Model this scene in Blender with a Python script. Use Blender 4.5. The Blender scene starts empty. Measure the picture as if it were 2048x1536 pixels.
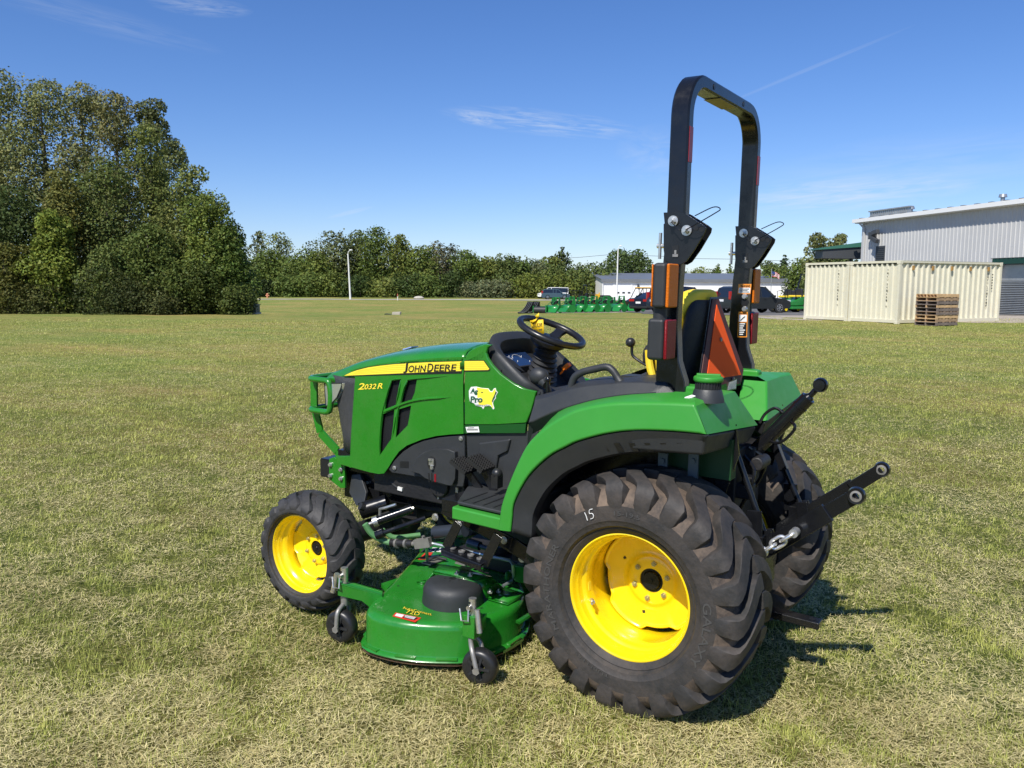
import bpy, bmesh, math, random
import numpy as np
from mathutils import Vector, Matrix
from mathutils.geometry import tessellate_polygon
random.seed(7); rng = np.random.default_rng(7)
S = bpy.context.scene
R = math.radians
PI = math.pi
# ------------------------------------------------------------ camera, sky, sun, exposure
F_PX = 1669.16                      # focal length for the 2048 px wide photograph
CT = dict(x=1.2828, y=-3.487, z=1.6667, yaw=.5738, pitch=-.1266, roll=.018)   # camera seen from the tractor
PITCH_W, ROLL_W = -.1163, .003      # camera in the level world
def basis(yaw, pitch, roll):
    fw = Vector((-math.sin(yaw)*math.cos(pitch), math.cos(yaw)*math.cos(pitch), math.sin(pitch)))
    rt = Vector((math.cos(yaw), math.sin(yaw), 0)); up = rt.cross(fw)
    return (rt*math.cos(roll)+up*math.sin(roll), -rt*math.sin(roll)+up*math.cos(roll), fw)
def cam_matrix(loc, b):
    rt, up, fw = b
    m = Matrix((rt, up, -fw)).transposed().to_4x4(); m.translation = Vector(loc); return m
BT = basis(CT['yaw'], CT['pitch'], CT['roll']); CTL = Vector((CT['x'], CT['y'], CT['z']))
BW = basis(CT['yaw'], PITCH_W, ROLL_W)
ROT = (cam_matrix((0,0,0), BW) @ cam_matrix((0,0,0), BT).inverted())
MID = Vector((-.85, -.1, 0))
M = Matrix.Translation(MID - (ROT @ MID)) @ ROT         # tractor frame -> world (the tractor stands on a 1 degree slope)
CW = M @ CTL
cd = bpy.data.cameras.new('camera'); cam = bpy.data.objects.new('camera', cd); S.collection.objects.link(cam)
cam.matrix_world = cam_matrix(CW, BW)
cd.sensor_width = 36; cd.lens = 36*F_PX/2048; cd.clip_start = .05; cd.clip_end = 4000
S.camera = cam
SUN = Vector((.045, -.650, .758)).normalized()
S.view_settings.view_transform = 'Standard'; S.view_settings.look = 'None'
S.view_settings.exposure = 0.25; S.view_settings.gamma = 1; S.view_settings.use_curve_mapping = False
sl = bpy.data.lights.new('sun', 'SUN'); sl.energy = 4.95; sl.angle = R(.53); sl.color = (1, .955, .88)
so = bpy.data.objects.new('sun', sl); S.collection.objects.link(so); so.rotation_euler = SUN.to_track_quat('Z', 'Y').to_euler()
W = bpy.data.worlds.new('World'); S.world = W; W.use_nodes = True
nt = W.node_tree; bg = nt.nodes['Background']; N = nt.nodes.new; Lk = nt.links.new
sky = N('ShaderNodeTexSky'); sky.sky_type = 'NISHITA'; sky.sun_disc = False
sky.sun_elevation = math.asin(SUN.z); sky.sun_rotation = math.atan2(SUN.x, SUN.y)
sky.altitude = 250; sky.air_density = 1.0; sky.dust_density = .1; sky.ozone_density = 1.6
hs0 = N('ShaderNodeVectorMath'); hs0.operation = 'MULTIPLY'; hs0.inputs[1].default_value = (.86,.96,1.28); Lk(sky.outputs[0], hs0.inputs[0]); hs = N('ShaderNodeHueSaturation'); hs.inputs['Saturation'].default_value = 1.12; Lk(hs0.outputs[0], hs.inputs['Color'])
tc = N('ShaderNodeTexCoord')
def mth(op, a, b=None, clamp=False):
    n = N('ShaderNodeMath'); n.operation = op; n.use_clamp = clamp
    for i, v in enumerate((a, b)):
        if v is None: continue
        if isinstance(v, (int, float)): n.inputs[i].default_value = v
        else: Lk(v, n.inputs[i])
    return n.outputs[0]
def dirpx(px, py):
    rt, up, fw = BW; return (fw*F_PX + rt*(px-1024) - up*(py-768)).normalized()
def wisp(px, py, hw, hh, ang, nscale, gain, thresh):      # a thin high cloud somewhere in the sky
    c = dirpx(px, py); r0 = c.cross(Vector((0,0,1))).normalized(); u0 = r0.cross(c)
    r1 = r0*math.cos(ang)+u0*math.sin(ang); u1 = -r0*math.sin(ang)+u0*math.cos(ang)
    outs = []
    for ax in (r1, u1, c):
        d = N('ShaderNodeVectorMath'); d.operation = 'DOT_PRODUCT'; Lk(tc.outputs['Generated'], d.inputs[0]); d.inputs[1].default_value = ax; outs.append(d.outputs['Value'])
    a = mth('MULTIPLY', outs[0], F_PX/hw); b = mth('MULTIPLY', outs[1], F_PX/hh)
    cx = N('ShaderNodeCombineXYZ'); Lk(a, cx.inputs[0]); Lk(mth('MULTIPLY', b, 1.6), cx.inputs[1])
    nz = N('ShaderNodeTexNoise'); nz.inputs['Scale'].default_value = nscale; nz.inputs['Detail'].default_value = 7; nz.inputs['Roughness'].default_value = .62; nz.inputs['Distortion'].default_value = .8
    Lk(cx.outputs[0], nz.inputs['Vector'])
    rr = mth('ADD', mth('MULTIPLY', a, a), mth('MULTIPLY', b, b))
    fall = mth('SUBTRACT', 1.0, rr, True)
    front = mth('GREATER_THAN', outs[2], .3)
    m = mth('MULTIPLY', mth('SUBTRACT', nz.outputs['Fac'], thresh, True), mth('MULTIPLY', fall, front))
    return mth('MULTIPLY', m, gain, True)
tot = None
for w in ((1085, 245, 200, 26, R(-6), 2.4, 1.5, .42), (950, 236, 40, 14, R(-8), 2.0, 1.2, .34), (1690, 388, 220, 34, R(3), 1.8, 1.7, .36), (1620, 137, 180, 4, R(19), 1.2, .22, .10),
          (400, 12, 90, 18, 0, 2, .8, .35), (1310, 310, 80, 60, 0, 1.5, .6, .4), (1850, 330, 330, 60, R(3), 1.4, .5, .38), (700, 425, 50, 5, R(15), 1.5, .5, .2), (200, 40, 200, 26, R(-8), 1.6, .35, .35)):
    o = wisp(*w); tot = o if tot is None else mth('ADD', tot, o, True)
mx = N('ShaderNodeMix'); mx.data_type = 'RGBA'; Lk(tot, mx.inputs['Factor']); Lk(hs.outputs[0], mx.inputs[6]); mx.inputs[7].default_value = (7.5, 8.0, 8.6, 1)
Lk(mx.outputs[2], bg.inputs['Color']); bg.inputs['Strength'].default_value = .088
# ------------------------------------------------------------ materials
MAT = {}
def mat(name, col, rough=.5, metal=0, var=.0, vscale=8, bump=0, bscale=60, coat=0, dust=0, dcol=(.35,.30,.22), alpha=None, trans=0, emis=None, rvar=.0, spec=.5):
    m = bpy.data.materials.new(name); m.use_nodes = True; n = m.node_tree.nodes; l = m.node_tree.links; b = n['Principled BSDF']
    b.inputs['Base Color'].default_value = (*col, 1); b.inputs['Roughness'].default_value = rough; b.inputs['Metallic'].default_value = metal
    b.inputs['Specular IOR Level'].default_value = spec
    if coat: b.inputs['Coat Weight'].default_value = coat; b.inputs['Coat Roughness'].default_value = .06
    if trans: b.inputs['Transmission Weight'].default_value = trans
    if alpha is not None: b.inputs['Alpha'].default_value = alpha
    t = n.new('ShaderNodeTexCoord')
    cur = None
    if var:
        nz = n.new('ShaderNodeTexNoise'); nz.inputs['Scale'].default_value = vscale; nz.inputs['Detail'].default_value = 6; nz.inputs['Roughness'].default_value = .65; l.new(t.outputs['Object'], nz.inputs['Vector'])
        mp = n.new('ShaderNodeMapRange'); mp.inputs['From Min'].default_value = .3; mp.inputs['From Max'].default_value = .7; mp.inputs['To Min'].default_value = 1-var; mp.inputs['To Max'].default_value = 1+var; l.new(nz.outputs['Fac'], mp.inputs['Value'])
        mu = n.new('ShaderNodeVectorMath'); mu.operation = 'SCALE'; mu.inputs[0].default_value = col; l.new(mp.outputs[0], mu.inputs['Scale']); cur = mu.outputs[0]
    if dust:
        nz = n.new('ShaderNodeTexNoise'); nz.inputs['Scale'].default_value = 5; nz.inputs['Detail'].default_value = 9; nz.inputs['Roughness'].default_value = .75; l.new(t.outputs['Object'], nz.inputs['Vector'])
        mp = n.new('ShaderNodeMapRange'); mp.inputs['From Min'].default_value = .42; mp.inputs['From Max'].default_value = .72; mp.inputs['To Max'].default_value = dust; l.new(nz.outputs['Fac'], mp.inputs['Value'])
        mi = n.new('ShaderNodeMix'); mi.data_type = 'RGBA'; l.new(mp.outputs[0], mi.inputs['Factor'])
        if cur is None: mi.inputs[6].default_value = (*col, 1)
        else: l.new(cur, mi.inputs[6])
        mi.inputs[7].default_value = (*dcol, 1); cur = mi.outputs[2]
    if cur is not None: l.new(cur, b.inputs['Base Color'])
    if rvar:
        nz = n.new('ShaderNodeTexNoise'); nz.inputs['Scale'].default_value = 14; nz.inputs['Detail'].default_value = 8; nz.inputs['Roughness'].default_value = .7; l.new(t.outputs['Object'], nz.inputs['Vector'])
        mp = n.new('ShaderNodeMapRange'); mp.inputs['From Min'].default_value = .3; mp.inputs['From Max'].default_value = .7; mp.inputs['To Min'].default_value = max(.02, rough-rvar); mp.inputs['To Max'].default_value = rough+rvar; l.new(nz.outputs['Fac'], mp.inputs['Value']); l.new(mp.outputs[0], b.inputs['Roughness'])
    if bump:
        nz = n.new('ShaderNodeTexNoise'); nz.inputs['Scale'].default_value = bscale; nz.inputs['Detail'].default_value = 4; l.new(t.outputs['Object'], nz.inputs['Vector'])
        bp = n.new('ShaderNodeBump'); bp.inputs['Strength'].default_value = bump; bp.inputs['Distance'].default_value = .01; l.new(nz.outputs['Fac'], bp.inputs['Height']); l.new(bp.outputs[0], b.inputs['Normal'])
    MAT[name] = m; return m
def wave_mat(name, col, axis, scale, depth, rough=.45, metal=0, var=.06, dirt=.12):      # ribbed sheet: bump on real wall
    m = mat(name, col, rough, metal, var=var, vscale=.8, dust=dirt, dcol=(.25,.22,.18))
    n = m.node_tree.nodes; l = m.node_tree.links; b = n['Principled BSDF']
    return m
green = mat('green_paint', (.016,.185,.011), .28, var=.05, vscale=3, coat=.55, dust=.05, rvar=.06)
greenp = mat('green_plastic', (.034,.255,.026), .42, var=.05, vscale=3, dust=.10, dcol=(.12,.28,.12), rvar=.08, bump=.02, bscale=300)
greend = mat('green_deck_paint', (.014,.185,.014), .30, var=.08, vscale=9, coat=.45, dust=.16, dcol=(.10,.16,.08), rvar=.12, bump=.05, bscale=22)
yellow = mat('yellow_paint', (.92,.66,.006), .26, var=.03, vscale=5, coat=.5, dust=.06, dcol=(.55,.42,.08), rvar=.06)
decaly = mat('decal_yellow', (.88,.72,.05), .35)
decalk = mat('decal_black', (.012,.012,.012), .4)
decalw = mat('decal_white', (.75,.75,.72), .4)
decalg = mat('decal_green', (.015,.09,.04), .4)
decalo = mat('decal_orange', (.85,.30,.03), .4)
decalr = mat('decal_red', (.65,.04,.02), .4)
black = mat('black_paint', (.007,.0075,.009), .22, var=.15, vscale=9, dust=.03, dcol=(.10,.09,.08), rvar=.12)
plast = mat('black_plastic', (.024,.026,.028), .52, var=.12, vscale=6, dust=.10, dcol=(.12,.115,.10), bump=.10, bscale=350, rvar=.10)
plastd = mat('dark_plastic', (.016,.017,.019), .55, var=.12, dust=.10, dcol=(.09,.085,.075), bump=.08, bscale=250)
dark = mat('dark_iron', (.011,.011,.012), .55, var=.3, vscale=12, dust=.25, dcol=(.06,.052,.045), bump=.2, bscale=60)
meshk = mat('grille_mesh', (.008,.008,.009), .6, bump=.0)
rubber = mat('tyre_rubber', (.026,.025,.024), .70, var=.22, vscale=10, dust=.52, dcol=(.10,.075,.058), bump=.30, bscale=45)
rubdirt = mat('tyre_rubber_dirty', (.045,.036,.030), .8, var=.25, vscale=12, dust=1.0, dcol=(.21,.150,.105), bump=.3, bscale=45)
rubberf = mat('tyre_rubber_clean', (.027,.027,.028), .66, var=.2, vscale=10, dust=.32, dcol=(.10,.085,.070), bump=.30, bscale=45)
rubmark = mat('rubber_lettering', (.062,.060,.058), .5)
smooth_rub = mat('smooth_rubber', (.014,.014,.015), .38, dust=.15, dcol=(.08,.075,.06), rvar=.1)
steel = mat('zinc_steel', (.62,.61,.58), .34, .85, var=.15, vscale=30, dust=.2, rvar=.12)
dsteel = mat('dull_steel', (.30,.29,.27), .5, .6, var=.25, vscale=20, dust=.4)
chain_m = mat('chain_steel', (.72,.72,.70), .30, .8, rvar=.1)
amber = mat('amber_lens', (.62,.15,.006), .45, bump=.35, bscale=160, spec=.25)
redl = mat('red_lens', (.20,.006,.010), .42, bump=.3, bscale=160, spec=.3)
chrome = mat('headlight_glass', (.55,.58,.56), .12, .7)
reflr = mat('red_reflector', (.35,.012,.012), .35)
smvo = mat('emblem_orange', (1.0,.13,.03), .8, spec=.05)
smvr = mat('emblem_dark_red', (.085,.022,.018), .60, var=.3, vscale=9)
seaty = mat('seat_yellow', (.88,.63,.03), .55, bump=.15, bscale=20, dust=.08)
seatk = mat('seat_black', (.014,.014,.016), .7, bump=.3, bscale=120)
screen = mat('instrument_glass', (.012,.03,.09), .10, coat=1)
blackring = mat('wheel_rim_plastic', (.012,.012,.013), .34, rvar=.08)
orange = mat('orange_plastic', (.9,.20,.01), .4)
tagm = mat('yellow_tag_card', (.85,.55,.01), .55)
white = mat('white_plastic', (.7,.7,.66), .5)
hoseg = mat('green_hose', (.10,.26,.10), .45, dust=.3, dcol=(.3,.36,.25))
rust = mat('scraped_steel', (.16,.10,.07), .55, .3, var=.4, vscale=30)
# ------------------------------------------------------------ mesh helpers
COL = S.collection.objects
def V(*a): return Vector(a)
def P(px, py, x=None, y=None, z=None):       # point of the tractor seen at that pixel, on a known plane of the tractor
    rt, up, fw = BT; D = fw*F_PX + rt*(px-1024) - up*(py-768)
    if x is not None: t = (x-CTL.x)/D.x
    elif y is not None: t = (y-CTL.y)/D.y
    else: t = (z-CTL.z)/D.z
    return CTL + D*t
ORG = {}
SPLIT = set('link_coupler warning_label deck_decal lift_link frame_bolt drive_shaft panel_bolt deck_bolt deck_hole hinge_bolt lift_arm_bolt leg_bolt leg_hole hoop_hole red_reflector plate_slot panel_slot handle_foot coupling_pin clamp_plate deck_lug deck_rear_frame underframe rim_tab liner_notch frame_hole bolt panel_button step_grip_ring mat_rib spindle_hole work_lamp gauge_marks corner_casting wall_lamp post slab lashing_hook cover_hole drive_coupling wheel_spoke model_number_outline'.split())
class MB:
    def __init__(s): s.v = []; s.f = []; s.m = []; s.sm = []; s.mi = 0; s.smooth = True
    def add(s, vs, fs, smooth=None):
        o = len(s.v); s.v.extend([tuple(p) for p in vs])
        for f in fs: s.f.append([i+o for i in f]); s.m.append(s.mi); s.sm.append(s.smooth if smooth is None else smooth)
        return s
    def box(s, c, d, rot=None):              # centre, full size
        c = Vector(c); q = []
        for k in range(8):
            p = Vector(((k&1)-.5, ((k>>1)&1)-.5, ((k>>2)&1)-.5)); p = Vector((p.x*d[0], p.y*d[1], p.z*d[2]))
            if rot is not None: p = rot @ p
            q.append(c+p)
        return s.add(q, [(0,2,3,1),(4,5,7,6),(0,1,5,4),(2,6,7,3),(0,4,6,2),(1,3,7,5)], False)
    def bb(s, a, b): return s.box([(a[i]+b[i])/2 for i in range(3)], [abs(b[i]-a[i]) for i in range(3)])
    def bar(s, p, q, w, h, upv=(0,0,1)):     # rectangular bar from p to q
        p = Vector(p); q = Vector(q); d = (q-p); L = d.length; d.normalize(); u = Vector(upv)
        if abs(u.dot(d)) > .98: u = Vector((1,0,0))
        sd = d.cross(u).normalized(); u = sd.cross(d)
        vs = []
        for e in (p, q):
            for a, b in ((-1,-1),(1,-1),(1,1),(-1,1)): vs.append(e+sd*(a*w/2)+u*(b*h/2))
        return s.add(vs, [(0,3,2,1),(4,5,6,7),(0,1,5,4),(1,2,6,5),(2,3,7,6),(3,0,4,7)], False)
    def cyl(s, p, q, r, r2=None, n=16, cap=True):
        p = Vector(p); q = Vector(q); d = (q-p).normalized(); r2 = r if r2 is None else r2
        u = d.orthogonal().normalized(); w = d.cross(u); vs = []
        for e, rr in ((p, r), (q, r2)):
            for i in range(n): t = 2*PI*i/n; vs.append(e+u*(rr*math.cos(t))+w*(rr*math.sin(t)))
        s.add(vs, [(i, (i+1)%n, n+(i+1)%n, n+i) for i in range(n)], True)
        if cap: s.add(vs, [tuple(range(n-1,-1,-1)), tuple(range(n,2*n))], False)
        return s
    def tube(s, pts, r, n=10, close=False, rs=None, cap=True):
        pts = [Vector(p) for p in pts]; m = len(pts); rings = []; prev = None
        for i, p in enumerate(pts):
            a = pts[(i-1) % m] if (i or close) else p; b = pts[(i+1) % m] if (i < m-1 or close) else p
            d = (b-a).normalized()
            u = (d.orthogonal() if prev is None else prev - d*prev.dot(d)).normalized(); prev = u; w = d.cross(u)
            rr = rs[i] if rs else r
            rings.append([p+u*(rr*math.cos(2*PI*k/n))+w*(rr*math.sin(2*PI*k/n)) for k in range(n)])
        vs = [q for g in rings for q in g]; fs = []
        for i in range(m if close else m-1):
            j = (i+1) % m
            for k in range(n): fs.append((i*n+k, i*n+(k+1)%n, j*n+(k+1)%n, j*n+k))
        s.add(vs, fs, True)
        if cap and not close: s.add(vs[:n], [tuple(range(n-1,-1,-1))], False); s.add(vs[-n:], [tuple(range(n))], False)
        return s
    def loft(s, rows, close=False, rclose=False, flip=False):
        m = len(rows); n = len(rows[0]); vs = [p for r in rows for p in r]; fs = []
        for i in range(m if rclose else m-1):
            j = (i+1) % m
            for k in range(n if close else n-1):
                f = (i*n+k, i*n+(k+1)%n, j*n+(k+1)%n, j*n+k); fs.append(f[::-1] if flip else f)
        return s.add(vs, fs, True)
    def lathe(s, prof, c, axis='y', n=48, sgn=1):     # prof: (r, offset along axis)
        c = Vector(c); rows = []
        for r, o in prof:
            row = []
            for k in range(n):
                t = 2*PI*k/n; a, b = r*math.cos(t), r*math.sin(t)
                row.append(c + (V(a, sgn*o, b) if axis == 'y' else V(a, b, sgn*o) if axis == 'z' else V(sgn*o, a, b)))
            rows.append(row)
        return s.loft(rows, close=True)
    def prism(s, poly, d, holes=()):         # planar polygon (3D points) pushed along d; optional holes
        d = Vector(d); loops = [[Vector(p) for p in poly]] + [[Vector(p) for p in h] for h in holes]
        tris = tessellate_polygon(loops); flat = [p for l in loops for p in l]; n = len(flat)
        s.add(flat + [p+d for p in flat], [tuple(t) for t in tris] + [tuple(i+n for i in t[::-1]) for t in tris], False)
        o = 0
        for l in loops:
            k = len(l); s.add(l+[p+d for p in l], [(i, (i+1)%k, k+(i+1)%k, k+i) for i in range(k)], False)
        return s
    def sphere(s, c, r, n=14, sc=(1,1,1)):
        c = Vector(c); rows = []
        for i in range(n//2+1):
            ph = PI*i/(n//2); rows.append([c+V(r*sc[0]*math.sin(ph)*math.cos(2*PI*k/n), r*sc[1]*math.sin(ph)*math.sin(2*PI*k/n), r*sc[2]*math.cos(ph)) for k in range(n)])
        return s.loft(rows, close=True)
    def pieces(s):                           # groups of faces lying apart from one another
        key = {}; idx = []
        for p in s.v: idx.append(key.setdefault((round(p[0], 5), round(p[1], 5), round(p[2], 5)), len(key)))
        par = list(range(len(key)))
        def fd(i):
            while par[i] != i: par[i] = par[par[i]]; i = par[i]
            return i
        for f in s.f:
            for q in f[1:]: par[fd(idx[q])] = fd(idx[f[0]])
        cl = {}
        for k, f in enumerate(s.f): cl.setdefault(fd(idx[f[0]]), []).append(k)
        bx = [[fs, [min(s.v[q][c] for k in fs for q in s.f[k]) for c in range(3)], [max(s.v[q][c] for k in fs for q in s.f[k]) for c in range(3)]] for fs in cl.values()]
        g = True
        while g:
            g = False
            for i in range(len(bx)):
                for j in range(i+1, len(bx)):
                    if all(bx[i][1][c]-.004 <= bx[j][2][c] and bx[j][1][c]-.004 <= bx[i][2][c] for c in range(3)):
                        bx[i] = [bx[i][0]+bx[j][0], [min(x, y) for x, y in zip(bx[i][1], bx[j][1])], [max(x, y) for x, y in zip(bx[i][2], bx[j][2])]]; del bx[j]; g = True; break
                if g: break
        return [b[0] for b in bx]
    def build(s, name, mats, parent=None, bevel=0, solid=0, merge=0, sharp=35, seg=2, subs=0, fixn=True):
        if name in SPLIT:
            ps = s.pieces()
            if 1 < len(ps) < 40:
                out = []
                for fs in ps:
                    m = MB(); used = sorted({q for k in fs for q in s.f[k]}); mp = {q: i for i, q in enumerate(used)}
                    m.v = [s.v[q] for q in used]; m.f = [[mp[q] for q in s.f[k]] for k in fs]; m.m = [s.m[k] for k in fs]; m.sm = [s.sm[k] for k in fs]; out.append(m._build(name, mats, parent, bevel, solid, merge, sharp, seg, subs, fixn))
                return out[0]
        return s._build(name, mats, parent, bevel, solid, merge, sharp, seg, subs, fixn)
    def _build(s, name, mats, parent=None, bevel=0, solid=0, merge=0, sharp=35, seg=2, subs=0, fixn=True):
        me = bpy.data.meshes.new(name); org = ORG.get(parent.name, Vector((0,0,0))) if parent else Vector((0,0,0))
        if parent and parent.name not in ORG and parent.parent: org = ORG.get(parent.parent.name, org)
        me.from_pydata([(p[0]-org.x, p[1]-org.y, p[2]-org.z) for p in s.v], [], s.f)
        mats = mats if isinstance(mats, (list, tuple)) else [mats]
        for m in mats: me.materials.append(m)
        me.polygons.foreach_set('material_index', s.m); me.polygons.foreach_set('use_smooth', s.sm)
        bm = bmesh.new(); bm.from_mesh(me)
        if merge: bmesh.ops.remove_doubles(bm, verts=bm.verts, dist=merge)
        elif bevel: bmesh.ops.remove_doubles(bm, verts=bm.verts, dist=1e-5)
        if fixn: bmesh.ops.recalc_face_normals(bm, faces=bm.faces)
        bm.to_mesh(me); bm.free()
        if not bevel: me.set_sharp_from_angle(angle=R(sharp))
        o = bpy.data.objects.new(name, me); COL.link(o)
        if parent: o.parent = parent
        if parent and parent.name in ORG or (parent and parent.parent and parent.parent.name in ORG): pass
        if solid: md = o.modifiers.new('solid', 'SOLIDIFY'); md.thickness = solid; md.offset = -1
        if bevel:
            for p in me.polygons: p.use_smooth = True
            md = o.modifiers.new('bevel', 'BEVEL'); md.width = bevel; md.segments = seg; md.limit_method = 'ANGLE'; md.angle_limit = R(32); md.harden_normals = True
        if subs: md = o.modifiers.new('sub', 'SUBSURF'); md.levels = md.render_levels = subs
        return o
def tag(o, label=None, cat=None, group=None, kind=None):
    if label: o['label'] = label
    if cat: o['category'] = cat
    if group: o['group'] = group
    if kind: o['kind'] = kind
    return o
def thing(name, label, cat, loc=(0,0,0), rz=0, group=None, kind=None):
    o = bpy.data.objects.new(name, None); COL.link(o); o.empty_display_size = .2
    o.location = loc; o.rotation_euler = (0,0,rz); return tag(o, label, cat, group, kind)
def copy_tree(o, parent=None):
    c = o.copy(); COL.link(c)
    if parent: c.parent = parent
    for ch in list(o.children): copy_tree(ch, c)
    return c
def cat_pts(pts, n=8, close=False):          # Catmull-Rom through points
    pts = [Vector(p) for p in pts]; out = []; m = len(pts)
    for i in range(m if close else m-1):
        p0 = pts[(i-1) % m] if (i or close) else pts[0]*2-pts[1]; p1 = pts[i]; p2 = pts[(i+1) % m]; p3 = pts[(i+2) % m] if (i+2 < m or close) else p2*2-p1
        for k in range(n):
            t = k/n; out.append(.5*((2*p1)+(p2-p0)*t+(2*p0-5*p1+4*p2-p3)*t*t+(3*p1-p0-3*p2+p3)*t**3))
    if not close: out.append(pts[-1])
    return out
def resample(pts, n):
    pts = [Vector(p) for p in pts]; L = [0]
    for a, b in zip(pts, pts[1:]): L.append(L[-1]+(b-a).length)
    out = []; j = 0
    for i in range(n):
        t = L[-1]*i/(n-1)
        while j < len(L)-2 and L[j+1] < t: j += 1
        k = (t-L[j])/max(1e-9, L[j+1]-L[j]); out.append(pts[j].lerp(pts[j+1], min(1, k)))
    return out
def text2d(txt, bold=0, shear=0, res=3, space=1.0):
    cu = bpy.data.curves.new('t', 'FONT'); cu.body = txt; cu.size = 1; cu.offset = bold; cu.shear = shear; cu.resolution_u = res; cu.fill_mode = 'FRONT'; cu.space_character = space
    ob = bpy.data.objects.new('t', cu); dg = bpy.context.evaluated_depsgraph_get(); me = bpy.data.meshes.new_from_object(ob)
    v = [(p.co.x, p.co.y) for p in me.vertices]; f = [tuple(p.vertices) for p in me.polygons]
    bpy.data.objects.remove(ob); bpy.data.curves.remove(cu); bpy.data.meshes.remove(me)
    x0 = min(p[0] for p in v); x1 = max(p[0] for p in v); y0 = min(p[1] for p in v); y1 = max(p[1] for p in v)
    return [((a-x0)/(x1-x0), (b-y0)/(y1-y0)) for a, b in v], f
def text_on(mb, txt, fn, **k):               # fn(u, v) -> 3D
    v, f = text2d(txt, **k); mb.add([fn(a, b) for a, b in v], f, False); return mb
def quad_fn(p00, p10, p01, p11, off=(0,0,0)):
    p00, p10, p01, p11, off = map(Vector, (p00, p10, p01, p11, off))
    return lambda u, v: p00*(1-u)*(1-v)+p10*u*(1-v)+p01*(1-u)*v+p11*u*v+off
# ------------------------------------------------------------ ground
RTW, UPW, FWW = BW
FH = Vector((FWW.x, FWW.y, 0)).normalized(); RH = Vector((FH.y, -FH.x, 0))
HOR = 768 + F_PX*math.tan(PITCH_W)           # horizon row
def uv2w(u, v): return (CW.x+RH.x*u+FH.x*v, CW.y+RH.y*u+FH.y*v)
def w2uv(x, y): dx, dy = x-CW.x, y-CW.y; return dx*RH.x+dy*RH.y, dx*FH.x+dy*FH.y
PN = (ROT.to_3x3() @ Vector((0,0,1)))
VL = ((-50,0),(40,0),(50,-.05),(66,-.78),(76,-.9),(90,-.72),(126,-.45),(136,-.44),(150,-.25),(175,-.3),(400,-.3),(3000,-.3))
VR = ((-50,0),(28,.02),(36,.15),(44,.1),(52,.04),(62,-.2),(70,-.38),(130,-.46),(160,-.93),(400,-.9),(3000,-.9))
def sstep(a, b, x): t = np.clip((x-a)/(b-a), 0, 1); return t*t*(3-2*t)
def H(x, y):
    x = np.asarray(x, float); y = np.asarray(y, float); u, v = w2uv(x, y)
    zl = np.interp(v, *zip(*VL)); zr = np.interp(v, *zip(*VR))
    w = sstep(-8, 8, u - .0*v); w2 = sstep(3, 12, u)
    w = np.where(v > 100, sstep(.02, .12, u/np.maximum(v, 1)), np.where(v > 55, np.clip((u+10)/22, 0, 1), w2))
    z = zl*(1-w)+zr*w
    r = np.hypot(x-MID.x, y-MID.y); k = 1-sstep(2.4, 7, r)
    pl = -(PN.x*(x-MID.x)+PN.y*(y-MID.y))/PN.z
    z = z + pl*k + .012*np.sin(x*1.3+1)*np.sin(y*1.1)*(1-k)*np.clip(r/8, 0, 1) + .03*np.sin(x*.21+2)*np.sin(y*.17)*(1-k)
    return z
def gz(x, y): return float(H(x, y))
def G(px, d):                                # world ground point under image column px at forward distance d
    u = (px-1024)/F_PX*d; x, y = uv2w(u, d); return Vector((x, y, gz(x, y)))
def GY(px, py, d):                           # world point seen at a pixel at forward distance d
    rt, up, fw = BW; D = fw + rt*((px-1024)/F_PX) - up*((py-768)/F_PX); h = D.x*FH.x+D.y*FH.y
    return CW + D*(d/h)
def grid_mesh(name, us, vs, m, kind='structure', dz=0, hf=None):
    U, Vv = np.meshgrid(us, vs); X = CW.x+RH.x*U+FH.x*Vv; Y = CW.y+RH.y*U+FH.y*Vv; Z = H(X, Y)+dz
    n = len(us); k = len(vs); co = np.stack([X, Y, Z], -1).reshape(-1, 3)
    fs = [(j*n+i, j*n+i+1, (j+1)*n+i+1, (j+1)*n+i) for j in range(k-1) for i in range(n-1)]
    me = bpy.data.meshes.new(name); me.from_pydata(co.tolist(), [], fs); me.materials.append(m)
    me.polygons.foreach_set('use_smooth', [True]*len(fs)); o = bpy.data.objects.new(name, me); COL.link(o); o['kind'] = kind; return o
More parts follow.
